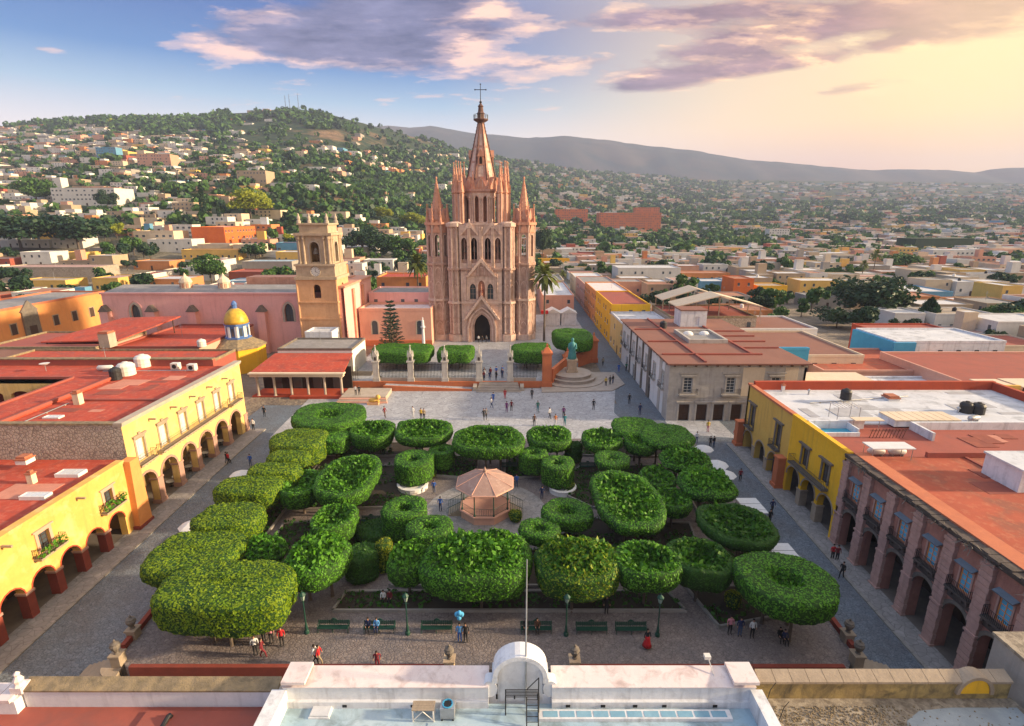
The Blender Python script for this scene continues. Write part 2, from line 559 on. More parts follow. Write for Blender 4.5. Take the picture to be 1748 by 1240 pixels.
def cobble(name, c1, c2, joint, scale=3.2, rough=.75, patch=None, jw=.09, bump=.5):
 m = bpy.data.materials.new(name)
 m.use_nodes = True
 N, L = m.node_tree.nodes, m.node_tree.links
 b = N['Principled BSDF']
 b.inputs['Roughness'].default_value = rough
 b.inputs['Specular IOR Level'].default_value = .35
 t = N.new('ShaderNodeTexCoord')
 q = N.new('ShaderNodeMapping')
 q.inputs['Scale'].default_value = (1, 1.25, 1)
 L.new(t.outputs['Object'], q.inputs[0])
 vo = N.new('ShaderNodeTexVoronoi')
 vo.inputs['Scale'].default_value = scale
 L.new(q.outputs[0], vo.inputs[0])
 ve = N.new('ShaderNodeTexVoronoi')
 ve.feature = 'DISTANCE_TO_EDGE'
 ve.inputs['Scale'].default_value = scale
 L.new(q.outputs[0], ve.inputs[0])
 sx = N.new('ShaderNodeSeparateColor')
 L.new(vo.outputs['Color'], sx.inputs[0])
 def mix(f, a, c):
  x = N.new('ShaderNodeMix')
  x.data_type = 'RGBA'
  for i, val in ((0, f), (6, a), (7, c)):
   if isinstance(val, tuple):
    x.inputs[i].default_value = (*val, 1)
   else:
    L.new(val, x.inputs[i])
  return x.outputs[2]
 def noise(sc, det, lo, hi, top=1.0):
  n = N.new('ShaderNodeTexNoise')
  n.inputs['Scale'].default_value = sc
  n.inputs['Detail'].default_value = det
  L.new(t.outputs['Object'], n.inputs[0])
  r = ramp(N, [(lo, 0.0), (hi, top)])
  L.new(n.outputs[0], r.inputs[0])
  return r.outputs[0]
 col = mix(sx.outputs[0], c1, c2)
 col = mix(noise(.35, 6, .38, .68, .75), col, patch or tuple(x * .7 for x in c1))
 col = mix(noise(1.7, 5, .5, .75, .45), col, tuple(min(1, x * 1.5) for x in c2))
 r = ramp(N, [(0.0, 1.0), (jw, 0.0)])
 L.new(ve.outputs['Distance'], r.inputs[0])
 col = mix(r.outputs[0], col, joint)
 L.new(col, b.inputs['Base Color'])
 bn = N.new('ShaderNodeBump')
 bn.inputs['Strength'].default_value = bump
 bn.inputs['Distance'].default_value = .04
 r2 = ramp(N, [(0.0, 0.0), (.2, 1.0)])
 L.new(ve.outputs['Distance'], r2.inputs[0])
 L.new(r2.outputs[0], bn.inputs['Height'])
 L.new(bn.outputs[0], b.inputs['Normal'])
 M[name] = m
 return m
def leafmat(name, c1, c2, c3=None, scale=.9, trans=.3):
 m = bpy.data.materials.new(name)
 m.use_nodes = True
 N, L = m.node_tree.nodes, m.node_tree.links
 b = N['Principled BSDF']
 b.inputs['Roughness'].default_value = .55
 b.inputs['Specular IOR Level'].default_value = .25
 t = N.new('ShaderNodeTexCoord')
 n = N.new('ShaderNodeTexNoise')
 n.inputs['Scale'].default_value = scale
 n.inputs['Detail'].default_value = 4
 L.new(t.outputs['Object'], n.inputs[0])
 r = ramp(N, [(.33, c1), (.66, c2)])
 L.new(n.outputs[0], r.inputs[0])
 col = r.outputs[0]
 w = N.new('ShaderNodeTexWhiteNoise')
 vr = N.new('ShaderNodeTexVoronoi')
 vr.inputs['Scale'].default_value = 6.0
 L.new(t.outputs['Object'], vr.inputs[0])
 x = N.new('ShaderNodeMix')
 x.data_type = 'RGBA'
 sx = N.new('ShaderNodeSeparateColor')
 L.new(vr.outputs['Color'], sx.inputs[0])
 rr = ramp(N, [(.45, 0.0), (1.0, .75)])
 L.new(sx.outputs[0], rr.inputs[0])
 L.new(rr.outputs[0], x.inputs[0])
 L.new(col, x.inputs[6])
 x.inputs[7].default_value = (*(c3 or tuple(min(1, v * 1.6) for v in c2)), 1)
 L.new(x.outputs[2], b.inputs['Base Color'])
 tr = N.new('ShaderNodeBsdfTranslucent')
 L.new(x.outputs[2], tr.inputs[0])
 ms = N.new('ShaderNodeMixShader')
 ms.inputs[0].default_value = trans
 L.new(b.outputs[0], ms.inputs[1])
 L.new(tr.outputs[0], ms.inputs[2])
 L.new(ms.outputs[0], N['Material Output'].inputs[0])
 M[name] = m
 return m
mat('pale_yellow', (.70, .50, .20), (.64, .43, .15), .35, bump=.1, streak=((.40, .27, .12), .6), blotch=((.74, .58, .33), .5, .52, .72, .5))
mat('deep_yellow', (.70, .43, .12), (.62, .36, .09), .35, bump=.1, streak=((.42, .24, .07), .55), blotch=((.72, .52, .24), .5, .5, .7, .7))
mat('ochre_yellow', (.66, .42, .10), (.6, .36, .08), .4, bump=.1, streak=((.30, .19, .07), .6))
mat('vivid_yellow', (.80, .46, .03), (.74, .40, .02), .4, bump=.1, streak=((.42, .24, .05), .5))
mat('orange_plaster', (.70, .30, .10), (.62, .25, .08), .4, bump=.1, streak=((.42, .2, .09), .35))
mat('deep_orange', (.62, .15, .03), (.55, .12, .03), .4, bump=.1)
mat('pink_plaster', (.78, .43, .40), (.71, .38, .35), .3, bump=.1, streak=((.40, .20, .17), .4))
mat('salmon_plaster', (.66, .36, .27), (.6, .32, .24), .4, bump=.1, streak=((.42, .25, .19), .35))
mat('cream_plaster', (.68, .56, .42), (.62, .5, .36), .4, bump=.1, streak=((.42, .35, .27), .4))
mat('white_plaster', (.74, .72, .70), (.66, .65, .64), .5, bump=.1, streak=((.42, .40, .38), .35))
mat('grey_plaster', (.36, .33, .30), (.28, .26, .24), .6, bump=.15, streak=((.16, .15, .14), .45))
mat('blue_paint', (.06, .33, .55), (.05, .28, .48), .6)
mat('brick_red_paint', (.42, .07, .03), (.36, .06, .03), .6, bump=.1, streak=((.2, .05, .03), .3))
mat('terracotta_wall', (.55, .17, .07), (.48, .14, .06), .5, bump=.15, streak=((.3, .11, .06), .4))
mat('red_pier', (.26, .055, .035), (.2, .045, .03), 1.0, bump=.1)
mat('pink_pier', (.42, .25, .20), (.34, .2, .16), 1.4, bump=.3)
mat('red_roof', (.47, .07, .035), (.36, .06, .035), .22, bump=.15, bscale=1.2, blotch=((.24, .065, .05), .4, .5, .66, .75), streak=((.56, .20, .13), .6))
mat('dull_red_roof', (.34, .09, .065), (.28, .08, .06), .25, bump=.1, bscale=1.5, blotch=((.20, .08, .07), .6, .5, .72, .6))
mat('rust_roof', (.42, .095, .05), (.33, .08, .045), .18, bump=.15, bscale=1.5, blotch=((.22, .09, .06), .35, .5, .64, .7), streak=((.52, .22, .12), .5))
mat('orange_coping', (.54, .18, .09), (.46, .145, .075), .8, bump=.15, blotch=((.36, .13, .08), .9, .55, .75, .5))
mat('brown_roof', (.25, .115, .085), (.21, .095, .072), .25, bump=.1, blotch=((.23, .12, .09), .5, .5, .75, .6))
mat('white_roof', (.62, .63, .66), (.50, .52, .56), .3, bump=.1, blotch=((.30, .31, .33), .45, .5, .66, .75))
mat('blue_wash_roof', (.44, .54, .60), (.30, .44, .54), .3, bump=.08, blotch=((.17, .22, .24), .8, .46, .68, .85))
mat('pool_blue', (.03, .25, .40), (.05, .33, .48), .8, rough=.3)
mat('grey_roof', (.30, .28, .27), (.22, .21, .20), .3, bump=.15, blotch=((.45, .42, .40), .7, .52, .75, .6))
mat('pink_coping', (.68, .57, .56), (.72, .65, .64), .6, bump=.15, blotch=((.36, .27, .25), 1.3, .5, .72, .7))
mat('white_wash', (.72, .73, .76), (.62, .64, .68), .5, bump=.1, blotch=((.20, .20, .21), .8, .60, .80, .8), streak=((.30, .31, .33), .45))
mat('clean_white', (.72, .73, .76), (.60, .62, .66), .5, bump=.15, streak=((.25, .25, .27), .6), blotch=((.42, .42, .44), 1.1, .52, .7, .6))
mat('mossy_stone', (.26, .20, .13), (.15, .12, .075), 2.0, bump=.5, blotch=((.38, .28, .15), 1.2, .45, .7, .8))
mat('mossy_yellow', (.46, .34, .13), (.30, .22, .10), .9, bump=.4, blotch=((.09, .075, .05), .8, .45, .66, .9), streak=((.08, .07, .05), .8))
mat('gravel_roof', (.30, .25, .19), (.16, .13, .10), 3.5, bump=.6, blotch=((.42, .36, .28), 2.2, .45, .62, .7))
mat('wet_roof', (.34, .38, .40), (.24, .28, .31), .6, rough=.5, bump=.1)
mat('stone', (.38, .30, .22), (.29, .23, .17), 1.2, bump=.35)
mat('pale_stone', (.46, .39, .32), (.37, .31, .25), .9, bump=.3, streak=((.24, .2, .17), .4))
mat('dark_stone', (.20, .17, .14), (.13, .11, .095), 1.4, bump=.4)
mat('church_stone', (.58, .38, .30), (.34, .205, .16), .8, bump=.6, bscale=4, streak=((.17, .10, .08), .85))
mat('church_light', (.70, .52, .43), (.52, .36, .29), .9, bump=.5, bscale=4, streak=((.26, .16, .125), .7))
mat('church_spire', (.58, .34, .265), (.42, .22, .165), .8, bump=.4, streak=((.27, .13, .1), .6))
mat('church_orange', (.64, .34, .235), (.50, .24, .16), .8, bump=.35, streak=((.3, .13, .09), .5))
mat('church_dark', (.16, .09, .075), (.11, .065, .055), 1.0, bump=.4)
mat('tower_stone', (.52, .40, .28), (.40, .30, .21), 1.0, bump=.4, streak=((.26, .19, .12), .5))
mat('tower_orange', (.68, .39, .21), (.58, .32, .165), .7, bump=.35, streak=((.42, .2, .1), .4))
mat('pink_stone', (.43, .20, .155), (.31, .145, .115), .9, bump=.5, bscale=6, streak=((.13, .07, .062), .55))
mat('pink_quoin', (.52, .32, .27), (.40, .24, .205), 1.3, bump=.4, streak=((.16, .1, .09), .4))
mat('soot_stone', (.11, .085, .075), (.06, .05, .045), 1.3, bump=.5)
mat('fountain_stone', (.40, .34, .29), (.32, .27, .23), .8, bump=.3)
cobble('rubble', (.30, .25, .20), (.40, .34, .28), (.17, .14, .115), 2.6, .9, (.46, .40, .34), .12)
mat('mansion_stone', (.48, .44, .40), (.38, .345, .31), .9, bump=.3, streak=((.22, .19, .17), .6))
mat('post_stone', (.56, .53, .49), (.45, .42, .38), 1.2, bump=.3, streak=((.25, .23, .2), .5))
mat('sky_pane', (.10, .40, .64), (.16, .48, .70), 1.2, rough=.2)  # blue stands for reflected sky, put into the pane colour
cobble('street_cobble', (.115, .14, .17), (.16, .19, .225), (.06, .07, .085), 3.4, .65, (.12, .12, .13))
cobble('garden_cobble', (.17, .135, .125), (.235, .195, .18), (.095, .08, .078), 3.2, .7, (.14, .125, .13))
cobble('plaza_slab', (.33, .335, .355), (.405, .41, .43), (.19, .19, .20), .9, .6, (.27, .265, .28), .05, .2)
cobble('sidewalk_slab', (.24, .225, .22), (.30, .28, .27), (.15, .14, .135), 1.4, .7, (.2, .19, .185), .05, .2)
mat('kerb_stone', (.30, .28, .26), (.24, .22, .2), 1.5, bump=.2)
mat('soil', (.035, .028, .02), (.05, .038, .026), 1.5, bump=.5)
mat('asphalt', (.06, .06, .065), (.08, .08, .085), 1.0)
mat('white_wood', (.72, .70, .66), (.6, .58, .55), 2)
mat('blue_wood', (.10, .42, .70), (.08, .36, .62), 2)
mat('dark_wood', (.055, .03, .02), (.075, .04, .025), 2)
mat('brown_wood', (.16, .065, .04), (.12, .05, .03), 2)
mat('iron', (.018, .018, .02), rough=.5)
mat('green_iron', (.012, .05, .035), (.018, .07, .05), 3, rough=.45)
mat('steel', (.45, .46, .48), (.35, .36, .38), 3, rough=.4, metal=.6)
mat('glass', (.06, .075, .09), rough=.12, spec=.6)
mat('pale_glass', (.66, .68, .70), (.5, .53, .57), .8, rough=.15, spec=.6)
mat('blue_glass', (.16, .33, .46), (.24, .42, .54), 1.2, rough=.15, spec=.6)
mat('inside_shade', (.035, .026, .02), (.022, .017, .014), .8)  # near-black: the shade of interiors put into the colour
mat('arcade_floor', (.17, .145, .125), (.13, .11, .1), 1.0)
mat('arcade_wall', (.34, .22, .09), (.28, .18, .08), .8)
mat('black_tank', (.02, .02, .022), (.03, .03, .034), 2, rough=.5)
mat('white_tank', (.70, .67, .62), (.6, .57, .53), 2, rough=.5)
mat('canvas', (.66, .66, .66), (.58, .58, .59), 1.5)
mat('red_canvas', (.55, .03, .03), (.48, .03, .03), 1)
mat('skin', (.40, .22, .15), rough=.6)
mat('copper_roof', (.37, .24, .20), (.29, .185, .155), .9, bump=.15, blotch=((.55, .42, .36), 1.6, .56, .72, .6))
mat('bronze_green', (.07, .27, .27), (.04, .18, .19), 3, rough=.5)
mat('dome_yellow', (.62, .40, .05), (.5, .3, .03), 1.5, rough=.4, bump=.1, blotch=((.3, .18, .04), 1.5, .5, .75, .7))
mat('tile_blue', (.06, .13, .36), (.1, .2, .45), 2, rough=.35)
mat('terracotta_tile', (.44, .16, .09), (.33, .12, .07), 1.5, bump=.3)
mat('lamp_glass', (.30, .38, .33), rough=.2)
mat('bark', (.14, .105, .08), (.09, .07, .055), 3, bump=.4)
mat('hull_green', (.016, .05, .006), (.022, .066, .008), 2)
leafmat('leaf_green', (.06, .20, .010), (.09, .26, .014), (.13, .31, .03), .9, .2)
leafmat('leaf_tips', (.045, .15, .010), (.08, .21, .014), (.38, .40, .03), 1.4)
leafmat('leaf_yellow', (.12, .235, .008), (.20, .29, .012), (.26, .34, .016), .35)
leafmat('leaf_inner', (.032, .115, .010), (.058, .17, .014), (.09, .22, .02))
leafmat('leaf_dark', (.022, .085, .010), (.042, .125, .014), (.065, .16, .022))
leafmat('leaf_lime', (.17, .23, .012), (.26, .29, .016), (.34, .35, .03))
leafmat('leaf_far', (.03, .085, .018), (.055, .13, .026), (.09, .17, .03), .25, .2)
leafmat('leaf_far_dark', (.014, .042, .02), (.024, .06, .026), (.038, .08, .03), .25, .2)
leafmat('leaf_palm', (.08, .12, .03), (.13, .16, .04), (.2, .2, .06))
# ================================================================== terrain, streets, garden terrace, far hills, haze
def struct(o):
 o['kind'] = 'structure'
 return o
def land_material():
 m = bpy.data.materials.new('land')
 m.use_nodes = True
 N, L = m.node_tree.nodes, m.node_tree.links
 b = N['Principled BSDF']
 b.inputs['Roughness'].default_value = .95
 b.inputs['Specular IOR Level'].default_value = .1
 g = N.new('ShaderNodeNewGeometry').outputs['Position']
 def nz(sc, det, lo, hi):
  q = N.new('ShaderNodeTexNoise')
  q.inputs['Scale'].default_value = sc
  q.inputs['Detail'].default_value = det
  q.inputs['Roughness'].default_value = .65
  L.new(g, q.inputs[0])
  r = ramp(N, [(lo, 0.0), (hi, 1.0)])
  L.new(q.outputs[0], r.inputs[0])
  return r.outputs[0]
 def mix(f, a, c):
  x = N.new('ShaderNodeMix')
  x.data_type = 'RGBA'
  L.new(f, x.inputs[0])
  for i, v in ((6, a), (7, c)):
   if isinstance(v, tuple):
    x.inputs[i].default_value = (*v, 1)
   else:
    L.new(v, x.inputs[i])
  return x.outputs[2]
 scrub = mix(nz(.05, 8, .4, .62), (.020, .045, .022), (.055, .07, .035))
 bare = mix(nz(.03, 6, .4, .6), (.16, .105, .06), (.23, .15, .085))
 col = mix(nz(.0045, 9, .55, .66), scrub, bare)
 town = mix(nz(.08, 6, .4, .6), (.20, .165, .13), (.30, .25, .20))
 d = N.new('ShaderNodeSeparateXYZ')
 L.new(g, d.inputs[0])
 r = ramp(N, [(.05, 1.0), (.12, 0.0)])
 mm = N.new('ShaderNodeMath')
 mm.operation = 'DIVIDE'
 mm.inputs[1].default_value = 4000
 L.new(d.outputs[1], mm.inputs[0])
 L.new(mm.outputs[0], r.inputs[0])
 col = mix(r.outputs[0], col, town)
 L.new(col, b.inputs['Base Color'])
 bp = N.new('ShaderNodeBump')
 bp.inputs['Strength'].default_value = .8
 bp.inputs['Distance'].default_value = 4
 L.new(nz(.06, 8, .2, .8), bp.inputs['Height'])
 L.new(bp.outputs[0], b.inputs['Normal'])
 M['land'] = m
land_material()
Ks = [-2.2 + 4.8 * i / 230 for i in range(231)]
Ys = [-80, -40, 0, 20, 33, 50, 75, 99, 101, 130, 160]
while Ys[-1] < 4400:
 Ys.append(Ys[-1] * 1.028)
v, f = [], []
for Y in Ys:
 for k in Ks:
  X = k * max(Y, 160) * 1.0
  v.append((X, Y, terrain(X, Y)))
nk = len(Ks)
for j in range(len(Ys) - 1):
 for i in range(nk - 1):
  f.append((j * nk + i, j * nk + i + 1, (j + 1) * nk + i + 1, (j + 1) * nk + i))
t_ = MB()
t_.add(v, f)
struct(t_.build('ground', 'land', smooth=True))
MPX = [-500, 300, 560, 680, 740, 820, 900, 1000, 1050, 1100, 1200, 1260, 1350, 1450, 1530, 1600, 1650, 1700, 1748, 2100, 2600]
MPY = [250, 230, 222, 214, 217, 228, 236, 233, 241, 248, 262, 271, 279, 289, 288, 290, 294, 289, 285, 280, 290]
def mountain(name, Y0, depth, dpy, seed, mname):
 b = MB()
 v, f = [], []
 n = 260
 for i in range(n + 1):
  k = -1.3 + 3.2 * i / n
  _, fw, up = ray(0, lerp(CX + FPX / CP * k, MPX, MPY) + dpy)
  h = CAMZ + Y0 * up / fw + (fbm(k * 22, seed, seed) - .5) * 30
  for j in range(15):
   t = j / 10
   y = Y0 - depth * (1 - t)
   s = t if t <= 1 else 2 - t
   z = h * (s ** .8 if s > 0 else 0)
   z += (fbm(k * 34 + .5 * t, t * 3, seed + 5) - .5) * 200 * s * (1 - min(1, s)) if t < 1 else 0
   v.append((k * Y0, y, z))
 for i in range(n):
  for j in range(14):
   f.append((i * 15 + j, (i + 1) * 15 + j, (i + 1) * 15 + j + 1, i * 15 + j + 1))
 b.add(v, f)
 struct(b.build(name, mname, smooth=True))
mat('range_scrub', (.022, .04, .055), (.05, .055, .06), .004, 8, .95, blotch=((.08, .07, .07), .002, .5, .6, .6))  # scrub tinted blue, distance haze put into the colour
mountain('mountain_range', 4000, 900, 0, 11, 'range_scrub')
SX0, SX1 = -48.0, 40.0
b = MB()
ys = [20, 25, 30, 36, 42, 48, 54, 60, 66, 72, 78, 96]
for y0, y1 in zip(ys[:-1], ys[1:]):
 b.quad((SX0, y0, zs(y0)), (SX1, y0, zs(y0)), (SX1, y1, zs(y1)), (SX0, y1, zs(y1)))
struct(b.build('cobbled_street', 'street_cobble'))
b = MB()
b.quad((20.5, 96, 0), (28.6, 96, 0), (30.5, 300, .03), (24, 300, .03))
b.quad((16, 96.0, -.004), (40, 96.0, -.004), (40, 97, -.004), (16, 97, -.004))
struct(b.build('side_street', 'street_cobble'))
b = MB()
b.add([(-40, 80.5, .012), (-28, 79, .012), (14, 79, .012), (21, 82, .012), (19, 92, .012), (22, 106.5, .012), (-41, 106.5, .012)], [tuple(range(7))])
struct(b.build('plaza_pavement', 'plaza_slab'))
b = MB()
b.add([(27, 82.2, .006), (37, 80.2, .006), (37, 88, .006), (27.4, 88, .006)], [(0, 1, 2, 3)])
struct(b.build('plaza_pavement', 'plaza_slab'))
GX0, GX1, GY0, GY1 = -32.6, 28.6, 34.2, 80.0
b = MB()
b.poly([(GX0 + 1.6, GY0), (GX1 - 1.6, GY0), (GX1, GY0 + 1.6), (GX1 + 1.0, GY1), (GX0 - 3, GY1), (GX0, GY0 + 1.6)], -1.5, .02)
terr = struct(b.build('garden_terrace', 'garden_cobble'))
b = MB()
b.box(GX0 + 1.9, -5.0, GY0 - .14, GY0 + .22, -1.6, .34)
b.box(5.0, GX1 - 1.9, GY0 - .14, GY0 + .22, -1.6, .34)
w0 = b.build('terrace_wall', 'red_pier', terr)
b = MB()
b.add([(GX0 - .25, GY0 + 2, -1.6), (GX0 + .15, GY0 + 2, -1.6), (GX0 - .95, 52, -1.6), (GX0 - 1.35, 52, -1.6),
 (GX0 - .25, GY0 + 2, .5), (GX0 + .15, GY0 + 2, .5), (GX0 - .95, 52, .5), (GX0 - 1.35, 52, .5)],
 [(0, 1, 2, 3), (4, 5, 6, 7), (0, 1, 5, 4), (1, 2, 6, 5), (2, 3, 7, 6), (3, 0, 4, 7)])
b.build('terrace_wall', 'red_pier', terr)
b = MB()
b.add([(GX1 - .15, GY0 + 2, -1.6), (GX1 + .25, GY0 + 2, -1.6), (GX1 + .75, 56, -1.6), (GX1 + .35, 56, -1.6),
 (GX1 - .15, GY0 + 2, .5), (GX1 + .25, GY0 + 2, .5), (GX1 + .75, 56, .5), (GX1 + .35, 56, .5)],
 [(0, 1, 2, 3), (4, 5, 6, 7), (0, 1, 5, 4), (1, 2, 6, 5), (2, 3, 7, 6), (3, 0, 4, 7)])
b.build('terrace_wall', 'red_pier', terr)
for cx_, cy_, a0, a1 in ((GX0 + .9, GY0 + .9, pi * .95, pi * 1.55), (GX1 - .9, GY0 + .9, -pi * .55, pi * .05)):
 st = thing('corner_steps', 'fanned grey stone steps at the %s front corner of the garden terrace' % ('left' if cx_ < 0 else 'right'), 'steps', (cx_, cy_, -1.3))
 for k in range(5):
  r1 = 1.2 + .48 * (k + 1)
  b = MB()
  pts = [(cx_, cy_)] + [(cx_ + r1 * cos(a0 + (a1 - a0) * i / 12), cy_ + r1 * sin(a0 + (a1 - a0) * i / 12)) for i in range(13)]
  b.poly(pts, -1.5, -.08 - .22 * k)
  b.build('step', 'stone', st)
KX, KY = -3.0, 57.5
beds = [[(-26, 46), (-15, 46.5), (-11, 52), (-15, 56), (-27, 55)], [(-27, 58), (-16, 58.5), (-11.5, 63), (-16, 70), (-28, 70)],
  [(-29, 73), (-14, 73.5), (-14, 78), (-31, 78)], [(20, 46), (9, 46.5), (5, 52), (9, 56), (21, 55)],
  [(21, 58), (10, 58.5), (5.5, 63), (10, 70), (22, 70)], [(23, 73), (8, 73.5), (8, 78), (25, 78)],
  [(-12, 44), (-6, 44), (-5, 48.5), (-9, 50)], [(6, 44), (0, 44), (-1, 48.5), (3, 50)], [(-11, 67), (-5, 66), (-5, 73), (-12, 73)], [(5, 67), (-1, 66), (-1, 73), (6, 73)],
  [(-30.5, 45), (-27.8, 45), (-28.5, 72), (-31.8, 72)], [(22.5, 46), (26.5, 47), (27, 70), (23.3, 70)], [(18.3, 38.6), (26.5, 40.5), (26.5, 43.8), (17, 44)],
  [(-16.5, 40.6), (16, 40.6), (15, 43.2), (-16, 43.2)]]
for q in beds:
 b = MB()
 b.poly(q, .0, .14)
 bed = struct(b.build('garden_bed', 'soil'))
 k = MB()
 for (x0, y0), (x1, y1) in zip(q, q[1:] + q[:1]):
  a = atan2(y1 - y0, x1 - x0)
  k.rbox((x0 + x1) / 2, (y0 + y1) / 2, hypot(x1 - x0, y1 - y0) + .18, .2, .0, .3, a)
 k.build('kerb', 'kerb_stone', bed)
rng = np.random.default_rng(5)
b = MB()
def inside(q, x, y):
 c = False
 for (x0, y0), (x1, y1) in zip(q, q[1:] + q[:1]):
  if (y0 > y) != (y1 > y) and x < (x1 - x0) * (y - y0) / (y1 - y0) + x0:
   c = not c
 return c
for q in beds:
 xs_, ys_ = [p[0] for p in q], [p[1] for p in q]
 area = (max(xs_) - min(xs_)) * (max(ys_) - min(ys_))
 for _ in range(int(area * 9)):
  x, y = rng.uniform(min(xs_) + .2, max(xs_) - .2), rng.uniform(min(ys_) + .2, max(ys_) - .2)
  if inside(q, x, y) and fbm(x * .35, y * .35, 9) > .43:
   z, s = .14 + rng.uniform(0, .5), rng.uniform(.12, .26)
   d1, d2 = rng.normal(size=3), rng.normal(size=3)
   d1, d2 = d1 / np.linalg.norm(d1) * s, d2 / np.linalg.norm(d2) * s
   c = np.array((x, y, z))
   b.quad(tuple(c - d1), tuple(c + d2), tuple(c + d1), tuple(c - d2))
o = b.build('ground_cover', 'leaf_dark')
o['kind'] = 'stuff'
for name, xa, xb, kx in (('sidewalk', -45.0, -42.3, -42.3), ('sidewalk', 34.5, 37.2, 34.5)):
 b = MB()
 for y0, y1 in zip(ys[:-1], ys[1:]):
  y1 = min(y1, 84 if xa < 0 else 78)
  if y1 <= y0:
   continue
  b.add([(xa, y0, zs(y0)), (xb, y0, zs(y0)), (xb, y1, zs(y1)), (xa, y1, zs(y1)), (xa, y0, zs(y0) + .13), (xb, y0, zs(y0) + .13), (xb, y1, zs(y1) + .13), (xa, y1, zs(y1) + .13)],
   [(4, 5, 6, 7), (0, 1, 5, 4), (1, 2, 6, 5), (2, 3, 7, 6), (3, 0, 4, 7)])
 sw = struct(b.build(name, 'sidewalk_slab'))
 kb = MB()
 kb.box(-.16, .16, -.58, .58, -.1, .152)
 first = None
 y = 28.0
 while y < (84 if xa < 0 else 78):
  if first is None:
   first = kb.build('kerb_stone', 'kerb_stone', sw)
   k = first
  else:
   k = use('kerb_stone', first.data, sw)
  k.location = (kx, y, zs(y) + random.uniform(-.012, .012))
  y += 1.2
# ------------------------------------------------------------------ evening haze, one closed box round camera and land
hb = MB()
hb.box(-9000, 9000, -300, 7000, -3.2, 760)
hm = bpy.data.materials.new('haze_air')
hm.use_nodes = True
hn = hm.node_tree.nodes
hn.remove(hn['Principled BSDF'])
pv = hn.new('ShaderNodeVolumePrincipled')
pv.inputs['Color'].default_value = (.58, .68, 1.0, 1)
pv.inputs['Density'].default_value = 1.15e-4
pv.inputs['Anisotropy'].default_value = 0.0
hm.node_tree.links.new(pv.outputs[0], hn['Material Output'].inputs['Volume'])
M['haze_air'] = hm
hz = hb.build('haze', 'haze_air')
hz['kind'] = 'stuff'
